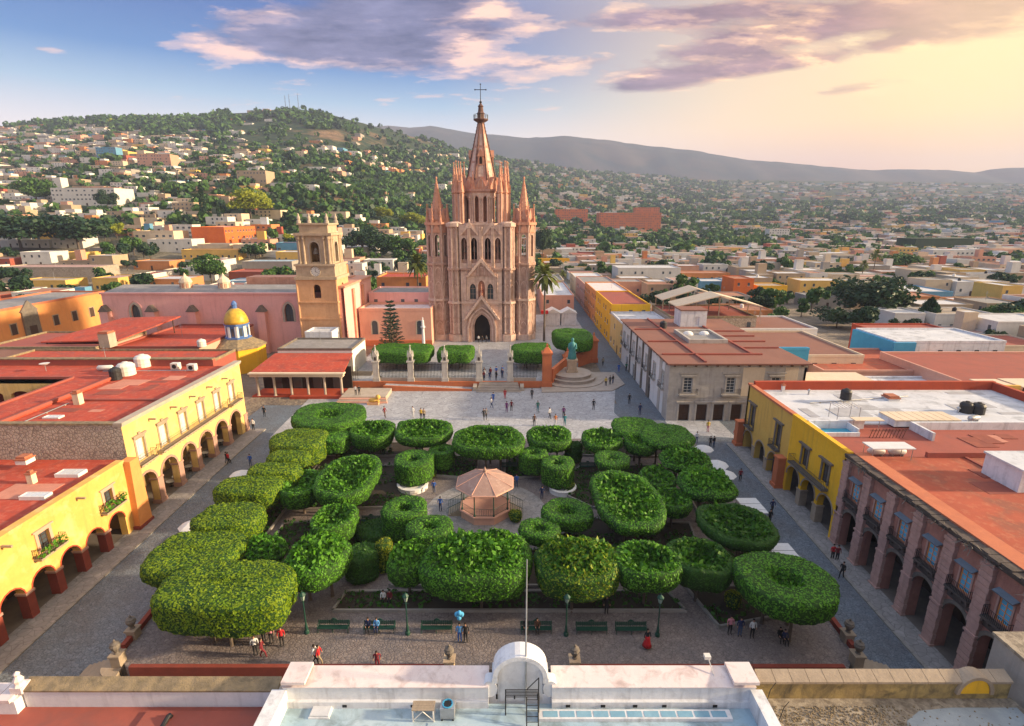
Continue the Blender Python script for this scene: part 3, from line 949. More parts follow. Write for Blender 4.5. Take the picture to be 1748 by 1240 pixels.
# ================================================================== clipped laurel trees of the garden
def crown_mesh(kind, rx, ry, zt, zb, seed, leaf, leafden=26, size=.2, rot=0.0, pw=2.4, rough=.0, hole=.34):
 """hull of a clipped crown plus leaf-sized faces spread over it; local coordinates round (0, 0, 0)"""
 R = np.random.default_rng(seed)
 T = zt - zb
 if kind == 'drum':      # flat ring on top, a small funnel in the middle, sheer sides
  prof = [(0, zt - T * .6), (hole * .7, zt - T * .5), (hole, zt - .25), (hole * 1.2, zt + .0), (.6, zt + .04), (.9, zt + .04), (.975, zt - .03), (1.0, zt - .2), (1.0, zt - T * .5), (.97, zb + .3), (.88, zb), (.4, zb + .1), (0, zb + .15)]
 elif kind == 'bowl':    # clipped rim, sunken tangle inside, sides drawn in below
  prof = [(0, zt - T * .62), (.25, zt - T * .56), (.5, zt - T * .42), (.68, zt - T * .22), (.79, zt - .02), (.84, zt + .03), (.96, zt + .03), (1.0, zt - .14), (1.0, zt - T * .35), (.96, zt - T * .65), (.86, zb + .25), (.7, zb), (.3, zb + .2), (0, zb + .25)]
 elif kind == 'rough':   # loose shoots on top, clipped skirt below
  prof = [(0, zt + .1), (.3, zt + .05), (.55, zt - .02), (.78, zt - .12), (.92, zt - .35), (1.0, zt - .75), (1.0, zt - T * .55), (.96, zb + .5), (.84, zb), (.4, zb + .2), (0, zb + .25)]
 else:                   # loaf
  prof = [(0, zt + .05), (.35, zt + .04), (.65, zt), (.88, zt - .06), (.97, zt - .25), (1.0, zt - .6), (1.0, zt - T * .6), (.97, zb + .3), (.9, zb), (.4, zb + .2), (0, zb + .25)]
 pr = np.array([(p * (rx + ry) / 2, z) for p, z in prof])
 seg = np.hypot(*(pr[1:] - pr[:-1]).T)
 s = np.concatenate([[0], np.cumsum(seg)])
 m = max(12, int(s[-1] / .30))
 q = np.linspace(0, s[-1], m)
 rho, zz = np.interp(q, s, pr[:, 0]) / ((rx + ry) / 2), np.interp(q, s, pr[:, 1])
 n = max(20, int(2 * pi * max(rx, ry) / .4))
 a = np.linspace(0, 2 * pi, n, endpoint=False)
 ca, sa = np.cos(a), np.sin(a)
 se = (np.abs(ca) ** pw + np.abs(sa) ** pw) ** (-1 / pw)
 wob = 1 + .035 * np.sin(2 * a + seed) + .025 * np.sin(3 * a + 2.1 * seed) + .015 * np.sin(7 * a + seed * .7)
 V = np.empty((m, n, 3))
 V[..., 0] = rho[:, None] * (rx * ca * se * wob)[None]
 V[..., 1] = rho[:, None] * (ry * sa * se * wob)[None]
 lump = .06 * np.sin(1.3 * V[..., 0] + seed) * np.sin(1.5 * V[..., 1] + 2 * seed)
 V[..., 2] = zz[:, None] + lump * (rho[:, None] < .99)
 inner = np.zeros((m, n))
 if kind == 'bowl':
  inner[:] = np.clip((.84 - rho) / .2, 0, 1)[:, None] * (q < s[5])[:, None]
 elif kind == 'rough':
  inner[:] = np.clip((.9 - rho) / .3, 0, 1)[:, None] * (q < s[4])[:, None]
 elif kind == 'drum':
  inner[:] = np.clip((hole * 1.1 - rho) / .1, 0, 1)[:, None] * (q < s[3])[:, None] * .6
 V[..., 2] += inner * (R.normal(size=(m, n)) * .36 + .10)
 V += R.normal(size=V.shape) * .035
 V[0] = V[0].mean(0)
 V[-1] = V[-1].mean(0)
 c, sn = cos(rot), sin(rot)
 V[..., 0], V[..., 1] = V[..., 0] * c - V[..., 1] * sn, V[..., 0] * sn + V[..., 1] * c
 idx = np.arange(m * n).reshape(m, n)
 A = idx[:-1].ravel()
 B = np.roll(idx, -1, 1)[:-1].ravel()
 C = np.roll(idx, -1, 1)[1:].ravel()
 D_ = idx[1:].ravel()
 hull = np.stack([A, B, C, D_], 1)
 pts = V.reshape(-1, 3)
 a_, b_, c_, d_ = pts[A], pts[B], pts[C], pts[D_]
 nrm = np.cross(c_ - a_, d_ - b_)
 area = np.linalg.norm(nrm, axis=1) / 2
 nrm = nrm / np.maximum(1e-9, 2 * area)[:, None]
 inn = inner[:-1].ravel()
 up = np.clip(zz[:-1].repeat(n) - (zb + .2), 0, 1)
 cnt = R.poisson(area * (leafden * inn * (.4 if kind == 'drum' else 1.2) + (78 if kind == 'loaf' else 64) * (1 - inn)) * (.45 + .55 * up))
 ii = np.repeat(np.arange(len(A)), cnt)
 N_ = len(ii)
 u, w = R.random(N_)[:, None], R.random(N_)[:, None]
 p = (a_[ii] * (1 - u) + b_[ii] * u) * (1 - w) + (d_[ii] * (1 - u) + c_[ii] * u) * w
 i1 = inn[ii][:, None]
 nn = nrm[ii]
 sgn = np.sign((nn * np.array([0, 0, 1.0])).sum(1) + 1e-6)
 p = p + nn * R.normal(size=(N_, 1)) * (.03 + .06 * i1) + np.array([0, 0, 1.0]) * i1 * np.abs(R.normal(size=(N_, 1))) * .22
 tilt = nn + R.normal(size=(N_, 3)) * (.22 + .85 * i1 + rough)
 tilt /= np.linalg.norm(tilt, axis=1)[:, None]
 t1 = np.cross(tilt, R.normal(size=(N_, 3)))
 t1 /= np.linalg.norm(t1, axis=1)[:, None]
 t2 = np.cross(tilt, t1)
 L_ = (.115 + (size - .115) * np.clip(i1 + (.12 if kind == 'loaf' else 0), 0, 1)) * (.7 + .7 * R.random((N_, 1))) * (1 + .25 * i1)
 w_ = L_ * .55
 q4 = np.stack([p - t1 * L_, p + t2 * w_, p + t1 * L_, p - t2 * w_], 1).reshape(-1, 3)
 base_i = m * n
 lf = np.arange(N_ * 4).reshape(-1, 4) + base_i
 allv = np.concatenate([pts, q4])
 allf = np.concatenate([hull, lf])
 me = bpy.data.meshes.new('crown')
 me.vertices.add(len(allv))
 me.vertices.foreach_set('co', allv.ravel())
 me.loops.add(allf.size)
 me.loops.foreach_set('vertex_index', allf.ravel().astype(np.int32))
 me.polygons.add(len(allf))
 me.polygons.foreach_set('loop_start', np.arange(0, allf.size, 4, dtype=np.int32))
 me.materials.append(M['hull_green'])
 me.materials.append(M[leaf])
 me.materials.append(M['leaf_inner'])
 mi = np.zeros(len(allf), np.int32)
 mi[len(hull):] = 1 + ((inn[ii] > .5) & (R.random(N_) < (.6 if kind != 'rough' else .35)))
 me.polygons.foreach_set('material_index', mi)
 me.update(calc_edges=True)
 return me
def stems(rx, ry, zb, seed, ground=.02, n=None):
 R = random.Random(seed)
 out = []
 n = n or max(1, min(6, int(rx * ry / 4)))
 for i in range(n):
  b = MB()
  out.append(b)
  a, r = 2 * pi * i / n + R.random(), (0 if n == 1 else .35)
  x, y = rx * r * cos(a), ry * r * sin(a)
  h = zb * .55
  lx, ly = R.uniform(-.15, .15), R.uniform(-.15, .15)
  b.lathe(x, y, [(.2, ground), (.15, ground + .2), (.13, h)], 7)
  for k in range(4):
   t = 2 * pi * k / 4 + R.random()
   b.tube((x, y, h - .05), (x + .7 * cos(t) + lx, y + .7 * sin(t) + ly, zb + .5), .09, .05, 5)
 return out
def garden_tree(label, x0, x1, yb, yf, ybot, ht, kind, leaf, seed, size=.2, den=26, pw=2.4, rough=0.0, hole=.34, group='clipped laurel trees of the garden', gz=.02):
 """x0..x1, yb..yf: where the rim of the top shows in the photograph; ybot: lowest edge of the crown's front; ht: its height"""
 xc = (x0 + x1) / 2
 Yb, Yf = P(xc, yb, ht)[1], P(xc, yf, ht)[1]
 Yc, ry = (Yb + Yf) / 2, (Yb - Yf) / 2
 q = atY(xc, (yb + yf) / 2, Yc)
 dep = Yc * CP + (CAMZ - ht) * SP
 rx = (x1 - x0) / 2 * dep / FPX
 X = (xc - CX) * dep / FPX
 zb = max(.45, min(ht - 1.0, atY(xc, ybot, Yf + .25)[2]))
 t = thing('laurel_tree', label, 'tree', (X, Yc, gz), group)
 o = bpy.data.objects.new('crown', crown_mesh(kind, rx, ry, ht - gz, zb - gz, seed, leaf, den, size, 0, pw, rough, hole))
 COL.objects.link(o)
 o.parent = t
 for s in stems(rx, ry, zb - gz, seed, -.02):
  s.build('trunk', 'bark', None).parent = t
 return t
G, YL, DK, LM = 'leaf_green', 'leaf_yellow', 'leaf_dark', 'leaf_lime'
TREES = [
 ('biggest clipped laurel with a yellow-green flat top at the garden front left corner', 270, 500, 953, 1036, 1088, 5.6, 'loaf', YL, .20, 30, 3.2),
 ('broad yellow-green laurel block just behind the corner laurel on the left edge', 255, 410, 902, 975, 1003, 5.2, 'loaf', YL, .2, 28, 3.2),
 ('yellow-green laurel block third from the front in the left edge row', 334, 446, 855, 897, 930, 5.6, 'loaf', YL, .2, 26, 3),
 ('narrow yellow-green laurel block fourth from the front in the left edge row', 372, 480, 808, 841, 872, 5.1, 'loaf', YL, .2, 26, 3),
 ('bright yellow laurel block fifth from the front in the left edge row', 424, 510, 787, 808, 838, 5.5, 'loaf', YL, .2, 24, 3),
 ('small yellowish laurel block wedged behind the tall loaf in the left edge row', 457, 527, 766, 785, 806, 5.0, 'loaf', YL, .2, 24, 3),
 ('rounded yellow-topped laurel loaf in front of the wide hat-shaped laurel at the back left', 465, 556, 728, 762, 799, 5.2, 'loaf', YL, .2, 24, 2.8),
 ('widest hat-shaped laurel with a sunken swirl on top at the back left corner', 500, 622, 686, 727, 746, 5.6, 'drum', G, .2, 24, 2.4),
 ('laurel drum standing in the shade under the hat-shaped laurel at the back left', 546, 597, 730, 752, 777, 4.6, 'loaf', G, .2, 24, 2.4),
 ('small loose green laurel tucked behind the biggest front left laurel', 418, 490, 916, 950, 968, 4.3, 'rough', G, .2, 26, 2.4),
 ('rounded shaggy laurel next to the biggest corner laurel in the front row', 487, 593, 908, 975, 1014, 5.2, 'rough', G, .2, 30, 2.5),
 ('narrow clipped laurel between the two shaggy ones left of the huge middle laurel', 662, 729, 925, 968, 1004, 4.7, 'rough', G, .2, 30, 2.4),
 ('huge wide shaggy-topped laurel in the middle of the front row before the bandstand', 722, 908, 902, 985, 1033, 5.4, 'rough', G, .22, 34, 3),
 ('shaggy laurel sprinkled with yellow leaf tips right of the flagpole', 915, 1058, 912, 985, 1033, 5.4, 'rough', 'leaf_tips', .22, 30, 2.7),
 ('dished laurel right of the yellow-tipped one in the front row', 1050, 1159, 922, 985, 1021, 5.1, 'bowl', G, .22, 32, 2.5),
 ('dark dished laurel with bare pale branches showing in the front row', 1143, 1248, 916, 980, 1018, 5.1, 'bowl', DK, .22, 34, 2.4),
 ('big round laurel with a smooth bright green top alone at the front right corner', 1264, 1421, 940, 1034, 1068, 5.6, 'drum', G, .2, 32, 2.3),
 ('round laurel with rough dark hollow left of the large oval bowl', 482, 546, 802, 845, 876, 4.3, 'bowl', G, .2, 28, 2.3),
 ('large oval bowl-shaped laurel with bare white twigs in its hollow', 544, 646, 776, 845, 873, 4.9, 'bowl', G, .2, 30, 2.7),
 ('medium bowl-shaped laurel standing before the large oval bowl', 533, 607, 858, 903, 937, 4.1, 'bowl', G, .2, 28, 2.4),
 ('smooth ring-topped laurel drum left of the bandstand, the larger of the pair', 653, 728, 845, 885, 926, 3.8, 'drum', G, .16, 36, 2.2),
 ('smooth ring-topped laurel drum overlapping the larger one before the bandstand on its left', 695, 772, 877, 918, 938, 3.6, 'drum', G, .16, 36, 2.2),
 ('smooth laurel drum on a stone planter behind the bandstand to the left', 674, 738, 767, 798, 832, 3.6, 'drum', G, .16, 34, 2.2),
 ('smallest laurel drum with a pinhole top beside the wide back row bowl', 732, 775, 757, 777, 804, 3.5, 'drum', G, .16, 34, 2.2),
 ('leftmost bowl-shaped laurel on bare stems in the back row', 599, 673, 717, 748, 773, 4.7, 'bowl', G, .2, 26, 2.6),
 ('second bowl-shaped laurel from the left in the back row facing the church steps', 674, 772, 715, 750, 768, 4.7, 'bowl', G, .2, 26, 2.9),
 ('widest shallow bowl-shaped laurel in the middle of the back row behind the bandstand', 771, 897, 726, 768, 790, 4.9, 'bowl', G, .2, 28, 2.5),
 ('rectangular bowl-shaped laurel right of the widest one in the back row', 899, 977, 727, 757, 776, 4.6, 'bowl', G, .2, 26, 2.9),
 ('tilted bowl-shaped laurel in the back row left of the large dark block', 992, 1063, 731, 762, 778, 4.6, 'bowl', G, .2, 26, 2.3),
 ('smooth laurel drum behind the bandstand to the right, the further of the two', 886, 935, 761, 782, 813, 3.7, 'drum', G, .16, 34, 2.2),
 ('smooth laurel drum in a white round planter to the right of the bandstand roof', 925, 980, 776, 802, 836, 3.7, 'drum', G, .16, 36, 2.2),
 ('smooth shallow laurel drum with a rough ring behind the long oval laurel', 1016, 1074, 768, 796, 808, 4.2, 'drum', G, .16, 32, 2.2),
 ('big round ring-topped laurel drum right of the bandstand', 926, 1011, 849, 892, 912, 3.9, 'drum', G, .16, 36, 2.2),
 ('round ring-topped laurel drum overlapping the big one before the bandstand on its right', 886, 958, 884, 918, 934, 3.6, 'drum', G, .16, 36, 2.2),
 ('long oval laurel with a furrowed hollow running away from the viewer', 1012, 1128, 803, 900, 923, 5.0, 'bowl', G, .21, 32, 2.6),
 ('small bowl-shaped laurel right of the long oval, the further of the two', 1092, 1153, 796, 829, 842, 4.1, 'bowl', G, .2, 28, 2.3),
 ('small bowl-shaped laurel right of the long oval, the nearer of the two', 1116, 1182, 833, 866, 888, 4.1, 'bowl', G, .2, 28, 2.3),
 ('broad dark green laurel block furthest back on the right edge', 1043, 1125, 710, 740, 750, 5.4, 'loaf', G, .2, 26, 2.6),
 ('large domed laurel block before the furthest one on the right edge', 1093, 1184, 721, 758, 771, 5.6, 'loaf', G, .2, 26, 2.4),
 ('feathery dished laurel left of the domed block at the back right', 1067, 1121, 737, 764, 783, 4.8, 'bowl', G, .2, 26, 2.3),
 ('darker shaggy laurel block beside the white parasols on the right edge', 1127, 1212, 763, 796, 809, 5.3, 'rough', G, .2, 28, 2.6),
 ('large shaggy laurel with a tumbled top in the middle of the right edge', 1161, 1252, 795, 842, 863, 5.4, 'rough', G, .22, 30, 2.5),
 ('dark twisted laurel with bare branches on the right edge above the front corner', 1197, 1319, 858, 928, 950, 5.4, 'bowl', DK, .22, 32, 2.5),
]
for i, (lb, x0, x1, yb, yf, ybt, ht, kd, lf, sz, dn, pw) in enumerate(TREES):
 garden_tree(lb, x0, x1, yb, yf, ybt, ht, kd, lf, 17 + i * 7, sz, dn, pw)
def bush(label, x, y, r, h, leaf, seed, cat='shrub', name='shrub', group=None, size=.14):
 t = thing(name, label, cat, (x, y, .1), group)
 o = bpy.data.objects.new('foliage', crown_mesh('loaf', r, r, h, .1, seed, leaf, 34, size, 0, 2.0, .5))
 COL.objects.link(o)
 o.parent = t
 b = MB()
 b.lathe(0, 0, [(.08, -.1), (.06, h * .6)], 6)
 s = b.build('stem', 'bark', None)
 s.parent = t
 return t
x, y, _ = P(620, 985)
bush('dark untrimmed shrub between the shaggy laurels of the front row', x, y, 1.7, 3.0, DK, 301, size=.2)
x, y, _ = P(658, 975)
bush('yellowish sapling leaning on the narrow front row laurel', x, y, .8, 3.4, LM, 302)
x, y, _ = P(978, 790)
bush('dark feathery cypress shrub behind the planter drum', x, y, 1.2, 3.0, DK, 303)
x, y, _ = P(640, 918)
bush('low dark green shrub before the ring-topped drum on the left', x, y, 2.0, 1.3, DK, 304)
x, y, _ = P(880, 890)
bush('yellow-leaved round bush at the right foot of the bandstand', x, y, .75, 1.2, LM, 305)
x, y, _ = P(972, 838)
bush('yellow-leaved round bush at the white planter', x, y, .7, 1.1, LM, 306)
x, y, _ = P(738, 815)
bush('small yellowish bush beside the smallest drum', x, y, .6, 1.0, LM, 307)
x, y, _ = P(1250, 1035)
bush('small yellow-leaved bush in the front right bed', x, y, .7, 1.3, LM, 308)
x, y, _ = P(1090, 905)
bush('dark shrub in the shade right of the long oval laurel', x + 1, y, 1.2, 1.3, DK, 309)
x, y, _ = P(590, 800)
bush('low dark shrub behind the large oval bowl', x, y + 2, 1.3, 1.2, DK, 310)
# ================================================================== bandstand
kx, ky = P(827, 893)[0], 57.6
kio = thing('bandstand', 'octagonal bandstand with a pink copper tent roof in the middle of the garden', 'bandstand', (kx, ky, .02))
def octo(r, ph=pi / 8):
 return [(kx + r * cos(ph + k * pi / 4), ky + r * sin(ph + k * pi / 4)) for k in range(8)]
b = MB()
b.poly(octo(3.1), .0, 1.05)
b.poly(octo(3.28), .93, 1.1)
b.build('platform', 'salmon_plaster', kio)
b = MB()
b.lathe(kx, ky, [(3.6, 4.0), (3.62, 4.14), (3.5, 4.2), (2.2, 4.75), (1.0, 5.2), (.28, 5.42), (.16, 5.55), (.22, 5.72), (.05, 6.15)], 8, pi / 8)
rf = b.build('roof', 'copper_roof', kio)
b = MB()
for k in range(8):
 a = pi / 8 + k * pi / 4
 b.tube((kx + 3.55 * cos(a), ky + 3.55 * sin(a), 4.22), (kx + .3 * cos(a), ky + .3 * sin(a), 5.46), .05, .04, 5)
b.build('roof_rib', 'salmon_plaster', rf)
b = MB()
for (xa, ya), (xb, yb_) in zip(octo(3.62), octo(3.62)[1:] + octo(3.62)[:1]):
 b.tube((xa, ya, 4.06), (xb, yb_, 4.06), .1, .1, 5)
b.build('eave_trim', 'salmon_plaster', rf)
for k, (xa, ya) in enumerate(octo(2.95)):
 b = MB()
 b.lathe(xa, ya, [(.13, 1.1), (.11, 1.3), (.07, 1.4), (.06, 3.6), (.10, 3.75), (.13, 4.02)], 8)
 b.build('post', 'green_iron', kio)
p8 = octo(2.95)
for k in range(8):
 if k in (3, 7):
  continue
 b = MB()
 railing(b, [p8[k], p8[(k + 1) % 8]], 1.15, 2.0, .2, .02)
 b.build('railing', 'green_iron', kio)
for sgn in (-1, 1):
 b = MB()
 for k in range(5):
  b.box(*sorted((kx + sgn * (2.75 + .0), kx + sgn * (2.8 + .34 * (5 - k)))), ky - .9, ky + .9, .02 + .2 * k, .22 + .2 * k)
 st = b.build('stair', 'stone', kio)
 b = MB()
 for w in (-.95, .95):
  b.tube((kx + sgn * 2.9, ky + w, 2.0), (kx + sgn * 4.6, ky + w, 1.1), .035, n=5)
  for k in range(9):
   t = k / 8
   b.tube((kx + sgn * (2.9 + 1.7 * t), ky + w, 1.05 - .95 * t), (kx + sgn * (2.9 + 1.7 * t), ky + w, 2.0 - .9 * t), .022, n=4)
 b.build('handrail', 'green_iron', st)
b = MB()
b.lathe(kx, ky, [(7.6, .0), (7.6, .032)], 28)
struct(b.build('round_pavement', 'sidewalk_slab'))
for px_, py_, r in ((960, 838, 1.75), (705, 833, 2.0)):
 x, y, _ = P(px_, py_)
 b = MB()
 b.lathe(x, y, [(r, .0), (r, .55), (r + .1, .6), (r + .1, .72), (r - .25, .74), (r - .3, .5), (.01, .5)], 20)
 tag(b.build('round_planter', 'white_plaster', org=(x, y, 0)) if False else b.build('round_planter', 'white_plaster'),
  'round white stone planter under the laurel drum on the %s of the bandstand' % ('right' if px_ > 830 else 'left'), 'planter', 'round planters')
# ================================================================== benches, lamps, urn pillars
def make_bench(x, y, rz, label, w=2.7):
 t = thing('bench', label, 'bench', (x, y, .02), 'green iron benches of the garden', rz)
 def sub(name, b):
  o = b.build(name, 'green_iron', None)
  o.parent = t
 b = MB()
 for k in range(5):
  b.box(-w / 2, w / 2, -.45 + k * .1, -.38 + k * .1, .44, .475)
 sub('seat', b)
 b = MB()
 for k in range(3):
  b.box(-w / 2, w / 2, .07, .1, .56 + k * .13, .64 + k * .13)
 n = 14
 for k in range(n + 1):
  u = -w / 2 + w * k / n
  b.box(u - .02, u + .02, .075, .095, .5, .96)
 b.extr([(-.3, .95), (.3, .95), (.16, 1.08), (0, 1.16), (-.16, 1.08)], .065, .105)
 sub('backrest', b)
 for u in (-w / 2 + .05, 0, w / 2 - .05):
  b = MB()
  b.tube((u, -.42, 0), (u, -.38, .45), .03, n=5)
  b.tube((u, .12, 0), (u, .06, .98), .03, n=5)
  b.tube((u, -.4, .44), (u, .08, .44), .03, n=5)
  sub('leg', b)
 for u in (-w / 2 + .03, w / 2 - .03):
  b = MB()
  b.tube((u, -.42, .45), (u, -.42, .68), .025, n=5)
  b.tube((u, -.42, .68), (u, .08, .72), .03, n=5)
  sub('armrest', b)
 return t
bx = [(571, 1075, 'empty green iron bench nearest the biggest corner laurel'), (649, 1076, 'green iron bench where a couple sits at its left end'), (746, 1076, 'empty green iron bench right of the second street lamp'),
 (915, 1077, 'green iron bench half hidden behind the white gable'), (1009, 1078, 'green iron bench right of the lamp below the yellow-tipped laurel'), (1076, 1078, 'green iron bench beside the woman in the red skirt')]
for px_, py_, lb in bx:
 x, y, _ = P(px_, py_)
 make_bench(x, y, 0, lb)
for px_, py_, rz, lb in ((634, 893, 0, 'dark bench in the shade behind the medium bowl laurel'), (1003, 800, 0, 'dark bench on the path left of the shallow drum'), (870, 800, 0, 'bench in shade behind the bandstand roof'), (605, 780, pi / 2, 'bench under the bare stems of the leftmost back row bowl')):
 x, y, _ = P(px_, py_)
 make_bench(x, y, rz, lb, 2.2)
def make_lamp(x, y, label, h=4.0, z=.02):
 t = thing('street_lamp', label, 'street lamp', (x, y, z), 'green street lamps along the garden front')
 b = MB()
 b.lathe(x, y, [(.22, z), (.22, z + .25), (.14, z + .35), (.10, z + .9), (.07, z + 1.0), (.05, z + h - .75), (.09, z + h - .7), (.05, z + h - .62)], 10)
 b.tube((x - .25, y, z + h - .85), (x + .25, y, z + h - .85), .02, n=5)
 b.build('post', 'green_iron', t)
 b = MB()
 b.lathe(x, y, [(.13, z + h - .6), (.24, z + h - .12), (.25, z + h - .1)], 6)
 lt = b.build('lantern', 'lamp_glass', t)
 b = MB()
 b.lathe(x, y, [(.31, z + h - .1), (.29, z + h - .04), (.12, z + h + .14), (.03, z + h + .2), (.04, z + h + .3), (.001, z + h + .36)], 6)
 b.build('cap', 'green_iron', lt)
 b = MB()
 for k in range(6):
  a = pi * k / 3
  b.tube((x + .14 * cos(a), y + .14 * sin(a), z + h - .6), (x + .25 * cos(a), y + .25 * sin(a), z + h - .1), .015, n=4)
 b.build('lantern_frame', 'green_iron', lt)
for px_, py_, lb in ((524, 1081, 'green street lamp nearest the biggest corner laurel'), (696, 1083, 'green street lamp between two benches on the left'),
     (966, 1085, 'green street lamp right of the white gable and flagpole'), (1122, 1086, 'green street lamp right of the woman in the red skirt')):
 x, y, _ = P(px_, py_)
 make_lamp(x, y, lb)
def urn_pillar(x, y, z, label, h=1.7, m='stone', dark=True, group='stone pillars with urns along the terrace'):
 t = thing('urn_pillar', label, 'pillar', (x, y, z), group)
 b = MB()
 b.box(x - .38, x + .38, y - .38, y + .38, z, z + h)
 b.box(x - .46, x + .46, y - .46, y + .46, z + h, z + h + .14)
 b.box(x - .46, x + .46, y - .46, y + .46, z, z + .2)
 b.build('pedestal', m, t)
 b = MB()
 q = z + h + .14
 b.lathe(x, y, [(.22, q), (.13, q + .12), (.16, q + .2), (.36, q + .55), (.4, q + .75), (.3, q + .9), (.34, q + .96), (.2, q + 1.02), (.08, q + 1.1), (.1, q + 1.22), (.001, q + 1.35)], 10)
 b.build('urn', 'dark_stone' if dark else m, t)
urn_pillar(GX0 + .6, GY0 + .6, -1.3, 'weathered stone urn pillar beside the left corner steps', 2.2)
urn_pillar(GX0 - .1, GY0 + 3.4, -1.1, 'stone urn pillar just behind the left corner one', 1.9)
urn_pillar(GX1 - .6, GY0 + .6, -1.3, 'weathered stone urn pillar beside the right corner steps', 2.2)
urn_pillar(GX1 + .1, GY0 + 3.0, -1.1, 'stone urn pillar just behind the right corner one', 1.9)
urn_pillar(-5.0, GY0, -1.3, 'ochre stone urn pillar left of the white gable', 2.3, 'tower_stone')
urn_pillar(5.0, GY0, -1.3, 'ochre stone urn pillar hidden by the white gable', 2.3, 'tower_stone')
# ================================================================== vendors' white parasols and carts on the right street
def parasol(px_, py_, label, s=1.25, flat=False):
 x, y, _ = P(px_, py_, 2.2)
 z = zs(y)
 t = thing('vendor_cart', label, 'vendor cart', (x, y, z), 'white canopied vendor carts on the right street')
 b = MB()
 b.box(x - .6, x + .6, y - .95, y + .95, z + .35, z + .95)
 b.box(x - .68, x + .68, y - 1.02, y + 1.02, z + .95, z + 1.0)
 b.build('counter', 'brown_wood', t)
 for sx_ in (-.55, .55):
  b = MB()
  b.tube((x + sx_, y - .5, z + .33), (x + sx_ * 1.12, y - .5, z + .33), .33, n=14)
  b.build('wheel', 'iron', t)
 b = MB()
 if flat:
  for u in (-s * .9, s * .9):
   for w in (-s * 1.25, s * 1.25):
    b.tube((x + u, y + w, z), (x + u, y + w, z + 2.15), .03, n=5)
  b.build('post', 'steel', t)
  b = MB()
  for k in range(5):
   w0, w1 = -s * 1.4 + s * 2.8 * k / 5, -s * 1.4 + s * 2.8 * (k + 1) / 5
   b.box(x - s, x + s, y + w0 + .03, y + w1 - .03, z + 2.15 + .03 * (k % 2), z + 2.24 + .03 * (k % 2))
 else:
  b.tube((x, y, z + 1.0), (x, y, z + 2.75), .035, n=6)
  b.build('post', 'steel', t)
  b = MB()
  b.lathe(x, y, [(s * 1.22, z + 2.02), (s * 1.25, z + 2.16), (s * .85, z + 2.42), (s * .4, z + 2.62), (.02, z + 2.72)], 8, pi / 8)
 b.build('canopy', 'canvas', t)
parasol(1202, 765, 'vendor cart under the furthest white parasol by the right edge laurels', 1.1)
parasol(1225, 790, 'vendor cart under a domed white parasol second from the back', 1.2)
parasol(1238, 806, 'vendor cart under a white parasol close behind the domed one', 1.2)
parasol(1284, 856, 'vendor cart under a flat white awning beside the shaggy right edge laurel', 1.25, True)
parasol(1341, 932, 'vendor cart under a striped grey-white awning nearest the front', 1.2, True)
parasol(410, 806, 'vendor cart under a white parasol on the left street behind the yellow hedge', 1.1)
parasol(325, 888, 'vendor cart under a white parasol half hidden by the left edge hedge', 1.1)
# ================================================================== buildings round the square
mat('slate', (.16, .21, .26), (.12, .15, .19), 1.0)
def roof_slab(parent, x0, x1, y0, y1, z, m, par=.0, pt=.5, pm=None, name='roof'):
 b = MB()
 b.box(x0, x1, y0, y1, z - .3, z)
 r = b.build(name, m, parent)
 if par:
  b = MB()
  b.box(x0, x1, y0, y0 + pt, z + .002, z + par)
  b.box(x0, x1, y1 - pt, y1, z + .002, z + par)
  b.box(x0, x0 + pt, y0 + pt, y1 - pt, z + .002, z + par)
  b.box(x1 - pt, x1, y0 + pt, y1 - pt, z + .002, z + par)
  b.build('parapet', pm or m, r)
 return r
def water_tank(x, y, z, label, m='black_tank', r=.6, h=1.3, stand=0.0, cat='water tank'):
 t = thing('water_tank', label, cat, (x, y, z), 'rooftop water tanks')
 if stand:
  b = MB()
  for k in range(4):
   b.tube((x + r * .7 * cos(k * pi / 2 + .7), y + r * .7 * sin(k * pi / 2 + .7), z), (x + r * .7 * cos(k * pi / 2 + .7), y + r * .7 * sin(k * pi / 2 + .7), z + stand), .04, n=4)
  b.box(x - r, x + r, y - r, y + r, z + stand - .05, z + stand)
  b.build('stand', 'steel', t)
 b = MB()
 q = z + stand
 b.lathe(x, y, [(r * .96, q), (r, q + .05), (r * .97, q + h * .3), (r, q + h * .33), (r * .97, q + h * .6), (r, q + h * .63), (r, q + h * .75), (r * .75, q + h * .92), (r * .3, q + h)], 16)
 o = b.build('body', m, t, smooth=False)
 b = MB()
 b.lathe(x, y, [(r * .3, q + h - .01), (r * .3, q + h + .08), (.01, q + h + .1)], 10)
 b.build('lid', m, o)
 return t
def lying_tank(x, y, z, label, L=1.6, r=.35, m='white_tank', rz=0.0):
 t = thing('gas_cylinder', label, 'gas tank', (x, y, z), 'lying gas cylinders on roofs')
 b = MB()
 c, n_ = cos(rz), sin(rz)
 prof = [(.05, -L / 2), (r * .7, -L / 2 + .08), (r, -L / 2 + .25), (r, L / 2 - .25), (r * .7, L / 2 - .08), (.05, L / 2)]
 v, f = [], []
 for rr, s in prof:
  for k in range(12):
   a = 2 * pi * k / 12
   lx, ly = s, rr * cos(a)
   v.append((x + lx * c - ly * n_, y + lx * n_ + ly * c, z + r + .15 + rr * sin(a)))
 for i in range(5):
  for k in range(12):
   f.append((i * 12 + k, i * 12 + (k + 1) % 12, (i + 1) * 12 + (k + 1) % 12, (i + 1) * 12 + k))
 b.add(v, f)
 b.build('body', m, t, smooth=True)
 b = MB()
 for s in (-L * .3, L * .3):
  b.rbox(x + s * c, y + s * n_, .1, r * 1.4, z, z + .3, rz)
 b.build('saddle', 'steel', t)
